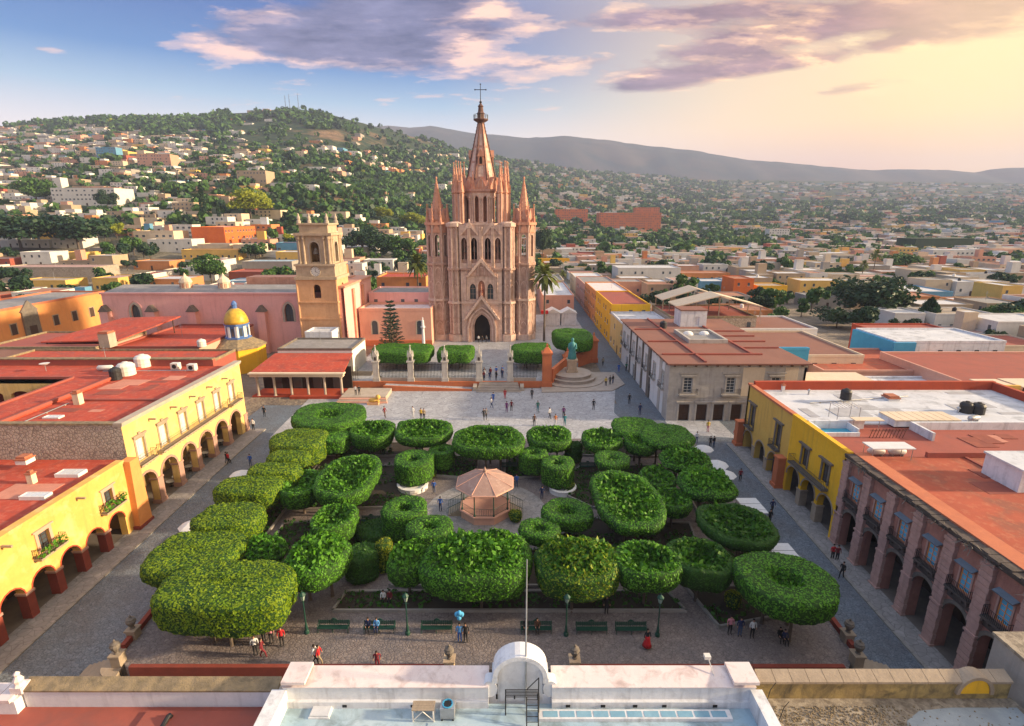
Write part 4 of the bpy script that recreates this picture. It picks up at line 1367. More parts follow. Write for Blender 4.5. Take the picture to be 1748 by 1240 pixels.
def skylight(px_, py_, z, label, w=3.0, d=1.4):
 x, y, _ = P(px_, py_, z)
 t = thing('skylight', label, 'skylight', (x, y, z), 'roof skylights')
 b = MB()
 b.box(x - w / 2, x + w / 2, y - d / 2, y - d / 2 + .12, z, z + .4)
 b.box(x - w / 2, x + w / 2, y + d / 2 - .12, y + d / 2, z, z + .4)
 b.box(x - w / 2, x - w / 2 + .12, y - d / 2 + .12, y + d / 2 - .12, z, z + .4)
 b.box(x + w / 2 - .12, x + w / 2, y - d / 2 + .12, y + d / 2 - .12, z, z + .4)
 f = b.build('frame', 'white_plaster', t)
 n = 3
 for k in range(n):
  b = MB()
  b.box(x - w / 2 + .12 + (w - .24) * k / n + .03, x - w / 2 + .12 + (w - .24) * (k + 1) / n - .03, y - d / 2 + .12, y + d / 2 - .12, z + .3, z + .36)
  b.build('pane', 'pale_glass', f)
def chimney(px_, py_, z, label, w=.7, h=1.5, m='cream_plaster'):
 x, y, _ = P(px_, py_, z)
 t = thing('chimney', label, 'chimney', (x, y, z), 'roof chimneys')
 b = MB()
 b.box(x - w / 2, x + w / 2, y - w / 2, y + w / 2, z, z + h)
 b.build('shaft', m, t)
 b = MB()
 b.box(x - w / 2 - .08, x + w / 2 + .08, y - w / 2 - .08, y + w / 2 + .08, z + h, z + h + .14)
 b.box(x - w / 2 + .1, x + w / 2 - .1, y - w / 2 + .1, y + w / 2 - .1, z + h + .14, z + h + .4)
 b.build('cap', 'terracotta_tile', t)
def spouts(parent, fr, us, z, m='stone'):
 first = None
 for u in us:
  b = MB(fr)
  b.box(u - .09, u + .09, -.1, .95, z, z + .18)
  b.build('water_spout', m, parent)
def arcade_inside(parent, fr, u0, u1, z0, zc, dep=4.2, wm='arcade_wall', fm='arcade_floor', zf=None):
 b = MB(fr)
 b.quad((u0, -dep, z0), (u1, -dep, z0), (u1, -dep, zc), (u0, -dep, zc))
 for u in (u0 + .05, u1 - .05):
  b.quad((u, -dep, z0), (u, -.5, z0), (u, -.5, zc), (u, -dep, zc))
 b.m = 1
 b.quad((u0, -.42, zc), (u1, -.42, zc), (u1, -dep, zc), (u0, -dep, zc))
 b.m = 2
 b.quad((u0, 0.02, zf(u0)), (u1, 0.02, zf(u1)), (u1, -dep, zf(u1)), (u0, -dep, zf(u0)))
 o = b.build('arcade_interior', [wm, 'inside_shade', fm], parent)
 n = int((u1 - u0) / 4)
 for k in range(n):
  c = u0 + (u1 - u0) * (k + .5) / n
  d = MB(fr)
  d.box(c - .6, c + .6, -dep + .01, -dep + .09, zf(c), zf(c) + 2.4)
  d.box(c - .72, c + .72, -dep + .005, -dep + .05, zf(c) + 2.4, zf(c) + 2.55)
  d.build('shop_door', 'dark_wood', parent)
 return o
# ---------------------------------------------------------------- left: long pale yellow arcade
def left_pale():
 X, Y0, Y1, H = -45.0, 56.4, 83.6, 12.3
 fr = FR(X, 0, 0, pi / 2)
 t = thing('arcaded_building', 'pale yellow two-storey building on six round arches with tall white windows and red roofs', 'building', (X - 14, 70, -1.3))
 acs = [58.75 + 4.26 * k for k in range(6)]
 ops = [(c - 1.62, c + 1.62, -1.4, 4.75, 'round') for c in acs]
 b = MB(fr)
 band(b, Y0, Y1, -1.4, 5.6, ops, .85)
 wops = [(c - .72, c + .72, 6.55, 9.35, 'flat') for c in acs]
 band(b, Y0, Y1, 5.6, H - .5, wops, .35)
 wall = b.build('facade', 'pale_yellow', t)
 for c, op in zip(acs, ops):
  b = MB(fr)
  trim(b, op, .3, .07, 0, False)
  b.build('arch_moulding', 'pink_pier', t)
 for k, u in enumerate([Y0 + .15] + [(a + c) / 2 for a, c in zip(acs[:-1], acs[1:])] + [Y1 - .4]):
  b = MB(fr)
  w = .5
  z0 = zs(u) - .05
  b.box(u - w, u + w, -.95, .10, z0, 3.05)
  b.box(u - w - .1, u + w + .1, -1.0, .17, z0 + .001, z0 + .65)
  b.box(u - w - .09, u + w + .09, -1.0, .16, 2.95, 3.2)
  b.build('pier', 'pink_pier', t)
 for c, op in zip(acs, wops):
  w = window(t, fr, op, 'white_wood', 'pale_glass', (1, 2))
  b = MB(fr)
  trim(b, op, .26, .08)
  b.box(c - 1.15, c + 1.15, -.003, .28, 9.75, 9.95)
  b.box(c - 1.05, c + 1.05, -.003, .2, 9.6, 9.75)
  b.box(c - .2, c + .2, -.003, .2, 9.95, 10.2)
  b.build('window_surround', 'stone', w)
 balcony(t, fr, 57.2, 60.3, 6.45)
 balcony(t, fr, 61.3, 77.2, 6.45)
 balcony(t, fr, 78.5, 81.8, 6.45)
 n = 60
 for g0, g1 in ((57.2, 60.3), (61.3, 77.2), (78.5, 81.8)):
  b = MB(fr)
  u = g0 + .1
  while u < g1:
   b.box(u - .1, u + .1, .002, .62, 5.98, 6.26)
   u += .62
  b.build('bracket', 'stone', t)
 spouts(t, fr, [60.9 + 4.26 * k for k in range(5)], 10.9)
 b = MB(fr)
 b.box(Y0 - .1, Y1 + .1, -.7, .16, H - .5, H - .28)
 b.box(Y0 - .16, Y1 + .16, -.78, .28, H - .28, H)
 b.build('cornice', 'pale_stone', t)
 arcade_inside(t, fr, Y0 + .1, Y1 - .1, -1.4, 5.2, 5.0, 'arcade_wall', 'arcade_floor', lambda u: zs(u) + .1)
 XW = -100
 b = MB()
 b.box(XW, X - .02, Y0, Y0 + .6, -1.4, H - .3)
 b.box(XW, X - 6, Y1 - .5, Y1, -.4, H - .9)
 sw = b.build('side_wall', 'rubble', t)
 b = MB()
 b.box(XW, X - .8, Y0 - .06, Y0 + .7, H - .3, H - .08)
 b.build('coping', 'mossy_stone', sw)
 fs = FR(0, Y0, 0, 0)
 op = (-69.6, -67.6, 8.5, 10.6, 'flat')
 w = window(t, fs, op, 'dark_wood', 'glass', (3, 1), .02, .1)
 b = MB(fs)
 b.box(-70.0, -67.2, -.02, .1, 10.6, 10.85)
 b.build('lintel', 'dark_wood', w)
 b = MB()
 b.box(-60, X - .6, Y0 + .6, Y1 - .3, 11.2, 11.5)
 b.box(-66, -60, Y0 + .6, Y1 - .3, 10.9, 11.75)
 b.box(XW, -66, 75.6, Y1 - .5, 10.9, 11.6)
 b.box(XW, -66, Y0 + .6, 62.0, 10.7, 11.3)
 r = b.build('roof', 'red_roof', t)
 b = MB()
 b.box(-58.6, X - 1.0, 66.0, 66.4, 11.5, 11.75)
 b.box(-60.2, -59.8, Y0 + 1.0, Y1 - 4, 11.75, 12.1)
 b.box(-80, -66, 75.6, 75.9, 11.6, 11.95)
 b.box(-66.1, -65.7, 62, 75.4, 11.75, 12.0)
 b.build('roof_ridge', 'dull_red_roof', r)
 fp = FR(0, 75.6, 0, 0)
 b = MB(fp)
 band(b, XW, -66, 6.8, 11.6, [(-98 + 4.4 * k, -94.8 + 4.4 * k, 6.8, 9.7, 'seg') for k in range(7)], .5)
 b.build('patio_wall', 'pale_yellow', t)
 b = MB()
 b.box(XW, -66, 62, 78.5, 6.6, 6.8)
 b.box(XW, -66, 78.4, 78.6, 6.8, 11.0)
 b.build('patio_floor', 'dull_red_roof', t)
 b = MB()
 b.box(-66.4, -66, 62, 75.6, 6.8, 11.6)
 b.box(XW, -66, 61.6, 62.0, 6.8, 11.3)
 b.build('patio_wall', 'pale_yellow', t)
 b = MB()
 b.box(XW, X - 4, Y1 - .5, Y1 + .3, H - .9, H + .3)
 bp = b.build('back_parapet', 'dull_red_roof', t)
 b = MB()
 b.box(XW, X - 4, Y1 - .6, Y1 + .4, H + .3, H + .5)
 b.build('coping', 'mossy_stone', bp)
left_pale()
for px_, py_, lb, m, r, h in ((217, 640, 'squat cream water tank in the middle of the red roof', 'white_tank', 1.25, 2.0), (245, 626, 'squat cream water tank at the back of the red roof', 'white_tank', 1.2, 2.0), (199, 648, 'black ribbed water tank on the red roof', 'black_tank', .8, 1.9)):
 x, y, _ = P(px_, py_, 11.5)
 water_tank(x, y, 11.5, lb, m, r, h)
for px_, py_, lb, rz in ((181, 634, 'white gas cylinder beside the cream tanks', .1), (120, 622, 'tilted white gas cylinder at the back left of the red roof', .5)):
 x, y, _ = P(px_, py_, 11.6)
 lying_tank(x, y, 11.6, lb, 2.4, .42, rz=rz)
for px_, py_, lb in ((301, 631, 'white air conditioner box on the red roof, the left of two'), (329, 633, 'white air conditioner box on the red roof, the right of two')):
 x, y, _ = P(px_, py_, 11.5)
 t = thing('air_conditioner', lb, 'air conditioner', (x, y, 11.5), 'air conditioners on the red roof')
 b = MB()
 b.box(x - .6, x + .6, y - .45, y + .45, 11.6, 12.6)
 b.box(x - .65, x + .65, y - .1, y + .1, 11.5, 11.6)
 c = b.build('casing', 'white_tank', t)
 b = MB(FR(x, y - .45, 12.1, 0))
 pts = [(.36 * cos(2 * pi * k / 12), .02, .36 * sin(2 * pi * k / 12)) for k in range(12)]
 b.add(pts, [tuple(range(12))])
 b.build('fan_grille', 'iron', c)
x, y, _ = P(79, 634, 11.6)
t = thing('satellite_dish', 'white satellite dish on a bent pole on the red roof', 'satellite dish', (x, y, 11.6))
b = MB()
b.lathe(x, y, [(.01, 12.6), (.4, 12.68), (.7, 12.9)], 14)
b.build('dish', 'white_tank', t)
b = MB()
b.tube((x, y, 11.6), (x, y, 12.65), .05)
b.build('pole', 'steel', t)
chimney(135, 690, 11.5, 'cream chimney on the red roof above the rubble wall', .8, 1.5)
skylight(92, 716, 11.3, 'small pale skylight on the red roof above the rubble wall', 2.0, .9)
# ---------------------------------------------------------------- left front: deep yellow arcade with red piers
def left_yellow():
 X, Y0, Y1, H = -44.6, 24.0, 55.0, 8.3
 fr = FR(X, 0, 0, pi / 2)
 t = thing('arcaded_building', 'deep yellow two-storey building on round arches with dark red piers and a red roof', 'building', (X - 10, 42, -1.5))
 acs = [52.5 - 3.22 * k for k in range(9)]
 ops = sorted((c - 1.22, c + 1.22, -1.6, 2.95, 'round') for c in acs)
 b = MB(fr)
 band(b, Y0, Y1, -1.6, 3.4, ops, .8)
 wops = [(43.3, 44.5, 4.4, 6.3, 'flat'), (51.5, 52.7, 4.2, 6.1, 'flat'), (34.9, 36.1, 4.4, 6.3, 'flat'), (26.9, 28.1, 4.4, 6.3, 'flat')]
 band(b, Y0, Y1, 3.4, H - .4, wops, .4)
 b.build('facade', 'deep_yellow', t)
 for op in ops:
  b = MB(fr)
  trim(b, op, .12, .05, 0, False)
  b.build('arch_moulding', 'brick_red_paint', t)
 us = [(a + c) / 2 for a, c in zip(acs[:-1], acs[1:])]
 for u in us:
  z0 = zs(u) - .05
  b = MB(fr)
  b.box(u - .4, u + .4, -.86, .06, z0, 1.55)
  p = b.build('pier', 'red_pier', t)
  b = MB(fr)
  b.box(u - .48, u + .48, -.92, .13, 1.55, 1.8)
  b.build('capital', 'pink_pier', p)
 for k, op in enumerate(wops):
  w = window(t, fr, op, 'dark_wood', 'glass', (1, 3), -.3)
  b = MB(fr)
  trim(b, op, .3, .08)
  b.box(op[0] - .5, op[1] + .5, -.003, .2, op[3] + .3, op[3] + .45)
  b.build('window_surround', 'salmon_plaster', w)
  z = op[2] - .1
  balcony(t, fr, op[0] - .95, op[1] + .95, z, .8, .95)
  R = np.random.default_rng(k)
  pb = MB(fr)
  for _ in range(110):
   c = np.array((R.uniform(op[0] - .95, op[1] + .95), R.uniform(.5, .95), z + R.uniform(.1, .95)))
   d1 = R.normal(size=3) * .10
   d2 = R.normal(size=3) * .10
   pb.quad(tuple(c - d1), tuple(c + d2), tuple(c + d1), tuple(c - d2))
  o = pb.build('balcony_plants', 'leaf_green', None)
  tag(o, 'green balcony plants on the deep yellow facade, %s' % ('over the third arch from the pilaster', 'next to the orange pilaster', 'further forward', 'nearest the front')[k], 'plants', 'balcony plants')
 spouts(t, fr, [40.0, 48.2, 33.0], 7.25)
 b = MB(fr)
 b.box(Y0, Y1, -.6, .12, H - .4, H - .2)
 b.box(Y0, Y1, -.66, .2, H - .2, H)
 b.build('cornice', 'deep_yellow', t)
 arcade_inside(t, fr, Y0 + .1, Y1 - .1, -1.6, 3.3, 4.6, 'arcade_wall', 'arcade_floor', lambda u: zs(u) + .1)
 b = MB()
 b.box(-90, X - .62, Y0, 56.35, 7.3, 7.7)
 r = b.build('roof', 'red_roof', t)
 b = MB()
 b.poly([(-90, 52), (-62, 52.6), (-62, 56.3), (-90, 56.3)], 7.7, 8.4)
 b.build('raised_roof', 'red_roof', r)
 b = MB()
 b.box(-64, -63.7, Y0, 52, 7.7, 7.95)
 b.build('roof_ridge', 'dull_red_roof', r)
 b = MB(fr)
 b.extr([(54.7, -1.0), (56.9, -1.0), (56.5, 8.0), (55.1, 8.0)], -.5, .75)
 bt = b.build('corner_buttress', 'orange_plaster', t)
 b = MB(fr)
 b.box(54.55, 57.0, -.4, .86, -1.2, -.1)
 b.build('plinth', 'red_pier', bt)
left_yellow()
skylight(122, 811, 7.7, 'pale skylight on the red roof near the orange buttress', 2.6, 1.3)
skylight(62, 850, 7.7, 'pale skylight in the middle of the front left red roof', 2.6, 1.0)
chimney(56, 825, 7.7, 'small pale chimney on the front left red roof', .6, 1.1)
x, y, _ = P(44, 788, 8.4)
chimney(44, 790, 8.4, 'small white roof vent by the rubble wall', 1.2, .5, 'white_plaster')
# ---------------------------------------------------------------- right: two-tone yellow arcade
def right_yellow():
 X, H = 36.5, 10.5
 fr = FR(X, 0, 0, -pi / 2)         # u = -Y
 t = thing('arcaded_building', 'yellow two-storey building in two shades on six arches with white roof terraces', 'building', (X + 18, 65, -.5))
 for (ya, yb, m, acs, hw, top, wins) in ((64.0, 77.2, 'ochre_yellow', (75.3, 71.3, 67.4), 1.45, 3.35, ((74.9, 4.3, 7.6), (67.0, 4.5, 7.8))),
    (52.5, 64.0, 'vivid_yellow', (62.0, 58.4, 54.8), 1.5, 3.85, ((60.1, 5.0, 7.4), (55.7, 5.1, 7.5)))):
  ops = [(-c - hw, -c + hw, -1.2, top, 'round') for c in acs]
  b = MB(fr)
  band(b, -yb, -ya, -1.2, 4.2, ops, .8)
  wops = [(-c - .62, -c + .62, z0, z1, 'flat') for c, z0, z1 in wins]
  band(b, -yb, -ya, 4.2, H - .3, wops, .35)
  b.build('facade', m, t)
  for op in ops:
   b = MB(fr)
   trim(b, op, .2, .06, 0, False)
   b.build('arch_moulding', 'stone', t)
  for c0, c1 in zip(acs[:-1], acs[1:]):
   u = -(c0 + c1) / 2
   b = MB(fr)
   b.box(u - .45, u + .45, -.86, .06, zs(-u) - .05, 1.6)
   b.box(u - .52, u + .52, -.9, .12, 1.6, 1.8)
   b.build('pier', 'stone', t)
  for op in wops:
   w = window(t, fr, op, 'dark_wood', 'glass', (1, 4), -.26)
   b = MB(fr)
   trim(b, op, .3, .1)
   b.box(op[0] - .65, op[1] + .65, -.003, .32, op[3] + .3, op[3] + .5)
   b.build('window_surround', 'dark_stone', w)
 balcony(t, fr, -76.0, -73.9, 4.2, .7, .9, 'dark_stone')
 balcony(t, fr, -68.1, -65.9, 4.4, .7, .9, 'dark_stone')
 balcony(t, fr, -62.2, -54.6, 4.75, .9, 1.0, 'dark_stone')
 b = MB(fr)
 b.box(-77.3, -64, -.55, .12, H - .3, H)
 b.build('cornice', 'orange_coping', t)
 b = MB(fr)
 b.box(-64, -52.4, -.55, .08, H - .3, H)
 b.build('cornice', 'vivid_yellow', t)
 for yy, w in ((77.5, .55), (64.6, .55)):
  b = MB(fr)
  z0 = zs(yy) - .1
  b.box(-yy - w, -yy + w, -.4, 1.0, z0, 3.9)
  b.box(-yy - w - .1, -yy + w + .1, -.4, 1.12, 3.9, 4.2)
  b.box(-yy - w - .14, -yy + w + .14, -.4, 1.16, z0 + .001, z0 + .7)
  b.build('buttress', 'terracotta_wall', t)
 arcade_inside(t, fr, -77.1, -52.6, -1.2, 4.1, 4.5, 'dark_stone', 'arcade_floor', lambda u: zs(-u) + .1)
 b = MB()
 b.box(X, 78, 76.7, 77.2, -.2, H - .3)
 b.build('side_wall', 'ochre_yellow', t)
 r = roof_slab(t, X + .55, 73, 62.6, 76.7, 9.7, 'white_roof')
 b = MB()
 b.box(X + .5, 73.5, 76.2, 76.8, 9.7, 11.0)
 b.box(73, 73.6, 62.6, 76.2, 9.7, 10.9)
 b.build('red_parapet', 'brick_red_paint', r)
 r2 = roof_slab(t, X + .55, 73, 53.0, 62.6, 9.5, 'dull_red_roof')
 b = MB()
 b.box(X + .55, 44, 61.3, 61.6, 9.5, 10.6)
 b.box(50.0, 72.8, 61.0, 61.3, 9.5, 10.5)
 b.box(72.6, 72.9, 61.3, 66, 9.7, 10.8)
 b.box(49.7, 50.0, 57.6, 61.3, 9.5, 10.5)
 b.build('white_parapet', 'clean_white', r2)
 x0, y0, _ = P(1382, 733, 9.6)
 b = MB()
 b.box(37.2, 41.8, 59.2, 61.2, 9.505, 9.62)
 b.build('blue_terrace', 'pool_blue', r2)
 b = MB()
 b.box(37.05, 37.25, 59.0, 61.3, 9.5, 10.5)
 b.box(37.25, 42.0, 58.9, 59.1, 9.5, 10.0)
 b.box(41.8, 42.0, 59.1, 61.3, 9.5, 10.4)
 b.build('terrace_wall', 'clean_white', r2)
right_yellow()
x, y, _ = P(1442, 687, 9.7)
water_tank(x, y, 9.7, 'black water tank on legs at the back of the white roof', 'black_tank', .72, 1.5, .5)
for px_, py_, lb in ((1648, 704, 'black water tank at the right end of the white roof, the left of a pair'), (1668, 706, 'black water tank at the right end of the white roof, the right of a pair')):
 x, y, _ = P(px_, py_, 9.7)
 water_tank(x, y, 9.7, lb, 'black_tank', .8, 1.5)
x, y, _ = P(1661, 720, 9.7)
lying_tank(x, y, 9.7, 'grey gas cylinder beside the two black tanks', 1.8, .35, 'steel', .3)
for px_, lb in ((1494, 'white gas cylinder under the flat canopy, the left of two'), (1530, 'white gas cylinder under the flat canopy, the right of two')):
 x, y, _ = P(px_, 778, 9.5)
 lying_tank(x, y, 9.5, lb, 1.9, .38, 'white_tank')
x, y, _ = P(1517, 762, 11.2)
t = thing('canopy', 'flat white canopy on thin posts over two gas cylinders', 'canopy', (x, y, 9.5))
b = MB()
b.box(x - 2.3, x + 2.3, y - .9, y + .9, 11.2, 11.32)
b.build('sheet', 'canvas', t)
for sx_ in (-2.1, 2.1):
 for sy_ in (-.75, .75):
  b = MB()
  b.tube((x + sx_, y + sy_, 9.5), (x + sx_, y + sy_, 11.2), .04, n=5)
  b.build('post', 'steel', t)
x, y, _ = P(1570, 710, 10.6)
t = thing('roof_light', 'long cream ribbed roof light in the middle of the white roof', 'roof light', (x, y, 9.7))
b = MB()
b.box(x - 4.2, x + 4.2, y - 1.5, y + 1.5, 9.7, 10.45)
c = b.build('kerb', 'clean_white', t)
for k in range(8):
 b = MB()
 b.box(x - 4.15 + 1.04 * k, x - 4.15 + 1.04 * k + .96, y - 1.55, y + 1.55, 10.45, 10.6)
 b.build('panel', 'cream_plaster', t)
x, y, _ = P(1440, 712, 10)
t = thing('pergola', 'light steel pergola over white roof furniture beside the blue terrace', 'pergola', (x, y, 9.6))
for sx_ in (-1.4, 1.4):
 for sy_ in (-.9, .9):
  b = MB()
  b.tube((x + sx_, y + sy_, 9.6), (x + sx_, y + sy_, 11.6), .04, n=5)
  b.build('post', 'steel', t)
for k in range(7):
 b = MB()
 b.box(x - 1.45 + k * .48, x - 1.38 + k * .48, y - 1, y + 1, 11.6, 11.68)
 b.build('slat', 'white_wood', t)
x, y, _ = P(1478, 728, 10)
t = thing('sun_screen', 'cream flat screen lying over the terrace behind the white canopy', 'screen', (x, y, 9.6))
b = MB()
b.box(x - 1.8, x + 1.8, y - .6, y + .6, 10.9, 11.0)
b.build('sheet', 'cream_plaster', t)
for sx_ in (-1.6, 1.6):
 b = MB()
 b.tube((x + sx_, y, 9.5), (x + sx_, y, 10.9), .04, n=5)
 b.build('post', 'steel', t)
x, y, _ = P(1512, 748, 9.5)
t = thing('slatted_fence', 'leaning slatted wooden fence on the red roof terrace', 'fence', (x, y, 9.5))
for k in range(11):
 b = MB()
 b.tube((x - 2 + .4 * k, y, 9.5), (x - 1.7 + .4 * k, y, 10.7), .05, n=4)
 b.build('slat', 'brown_wood', t)
b = MB()
b.tube((x - 2, y + .06, 10.4), (x + 2.4, y + .06, 10.4), .04, n=4)
b.build('rail', 'brown_wood', t)
x, y, _ = P(1605, 703, 9.7)
chimney(1520, 682, 9.7, 'low round white roof vent on the white roof', 1.6, .3, 'white_plaster')
chimney(1336, 668, 9.7, 'small white vent near the red parapet', .4, .9, 'white_plaster')
# ---------------------------------------------------------------- right front: pink stone arcade
def right_pink():
 X, Y0, Y1, H = 36.8, 20.5, 52.5, 10.4
 fr = FR(X, 0, 0, -pi / 2)
 t = thing('arcaded_building', 'dark pink stone building with pilasters, round arches and blue windows on the right', 'building', (X + 14, 38, -1.5))
 acs = [50.6 - 3.53 * k for k in range(9)]
 ops = [(-c - 1.22, -c + 1.22, -1.7, 4.05, 'round') for c in acs]
 b = MB(fr)
 band(b, -Y1, -Y0, -1.7, 4.9, ops, .9)
 wops = [(-c - .55, -c + .55, 5.55, 7.5, 'flat') for c in acs]
 band(b, -Y1, -Y0, 4.9, H - .8, wops, .4)
 b.build('facade', 'pink_stone', t)
 for c, op, wo in zip(acs, ops, wops):
  b = MB(fr)
  trim(b, op, .34, .09, 0, False, 10)
  b.build('arch_moulding', 'soot_stone' if False else 'dark_stone', t)
  b = MB(fr)
  b.box(-c - 1.25, -c + 1.25, .004, .06, 4.35, 5.3)
  b.build('soot_band', 'soot_stone', t)
  w = window(t, fr, wo, 'orange_plaster', 'sky_pane', (1, 3), -.12, .1)
  b = MB(fr)
  trim(b, wo, .16, .06)
  b.build('window_surround', 'pink_quoin', w)
  b = MB(fr)
  b.add([(-c - .85, .0, 8.05), (-c + .85, .0, 8.05), (-c + .85, .5, 7.85), (-c - .85, .5, 7.85), (-c - .85, .0, 8.15), (-c + .85, .0, 8.15), (-c + .85, .52, 7.94), (-c - .85, .52, 7.94)],
   [(0, 1, 2, 3), (4, 5, 6, 7), (0, 1, 5, 4), (1, 2, 6, 5), (2, 3, 7, 6), (3, 0, 4, 7)])
  b.build('window_hood', 'slate', w)
  balcony(t, fr, -c - 1.12, -c + 1.12, 5.45, .6, .9, 'soot_stone', 'iron', .14)
  for s in (-1.0, -.5, .5, 1.0):
   b = MB(fr)
   b.box(-c + s - .1, -c + s + .1, .002, .5, 4.95, 5.15)
   b.build('bracket', 'soot_stone', t)
 for k in range(10):
  u = -(50.6 + 3.53 / 2) + 3.53 * k
  z0 = zs(-u) - .1
  pl = MB(fr)
  pl.box(u - .46, u + .46, .0, .3, z0, H - .8)
  p = pl.build('pilaster', 'pink_quoin', t)
  z, j = z0 + .35, 0
  q = MB(fr)
  q.box(u - .62, u + .62, .0, .46, z0 + .001, z0 + .36)
  q.build('plinth', 'pink_quoin', p)
  q = MB(fr)
  q.box(u - .56, u + .56, .0, .40, 3.0, 3.2)
  q.build('impost', 'pink_quoin', p)
  q = MB(fr)
  q.box(u - .56, u + .56, .0, .42, H - 1.35, H - 1.05)
  q.build('capital', 'pink_quoin', p)
  while z < H - 1.5 and k < 8:
   e = random.uniform(.0, .03)
   if abs(z - 3.0) > .35:
    q = MB(fr)
    q.box(u - .5 - (j % 2) * .05 - e, u + .5 + (j % 2) * .05 + e, .01, .33 + e, z + .02, z + .5)
    q.build('quoin_block', 'pink_quoin', p)
   z += .54
   j += 1
 b = MB(fr)
 b.box(-Y1 - .1, -Y0, -.5, .25, H - .8, H - .55)
 b.box(-Y1 - .1, -Y0, -.6, .5, H - .55, H - .3)
 cn = b.build('cornice', 'soot_stone', t)
 u = -Y1
 R = random.Random(3)
 while u < -Y0:
  b = MB(fr)
  w = R.uniform(.5, 1.1)
  b.box(u, u + w - .06, -.3, R.uniform(.5, .72), H - .3, H - R.uniform(.02, .16))
  b.build('cornice_stone', 'soot_stone', cn)
  u += w
 wb = MB(fr)
 RR = np.random.default_rng(4)
 for _ in range(26):
  c = np.array((RR.uniform(-Y1, -Y0), .5, H - .4))
  for __ in range(9):
   d = np.array((RR.normal() * .5, abs(RR.normal()) * .5, RR.normal() * .35))
   e = np.cross(d, (0, 0, 1))
   e = e / (np.linalg.norm(e) + 1e-6) * .025
   wb.quad(tuple(c - e), tuple(c + e), tuple(c + d + e), tuple(c + d - e))
 o = wb.build('cornice_weeds', 'dark_stone')
 tag(o, 'dry weeds hanging from the sooty cornice of the pink stone facade', 'weeds', kind='stuff')
 b = MB(fr)
 b.box(-Y1, -Y0, -1.9, -.3, H - .35, H + .02)
 b.build('coping', 'orange_coping', t)
 arcade_inside(t, fr, -Y1 + .1, -Y0 - .1, -1.7, 4.3, 4.6, 'inside_shade', 'arcade_floor', lambda u: zs(-u) + .1)  # back wall painted near-black for the shade under the arches
 r = roof_slab(t, X + 1.85, 92, Y0, Y1, 9.9, 'rust_roof')
 b = MB()
 b.box(45, 73, Y1 - .3, Y1 + .1, 9.9, 10.5)
 b.box(49, 49.3, 44, Y1 - .3, 9.9, 10.05)
 b.box(58, 58.4, Y0, Y1 - 4, 9.9, 10.2)
 b.box(58.4, 75, Y1 - 4, Y1 - 3.7, 9.9, 10.25)
 b.build('roof_ridge', 'dull_red_roof', r)
right_pink()
x, y, _ = P(1746, 838, 9.9)
t = thing('roof_hut', 'white plastered stair hut on the rust-red roof at the right edge', 'roof hut', (x + 1.2, y + 1.5, 9.9))
b = MB()
b.box(x - .9, x + 4, y - .4, y + 3.6, 9.9, 12.1)
b.build('walls', 'clean_white', t)
b = MB()
b.box(x - 1.05, x + 4.15, y - .55, y + 3.75, 12.1, 12.3)
b.build('roof', 'white_roof', t)
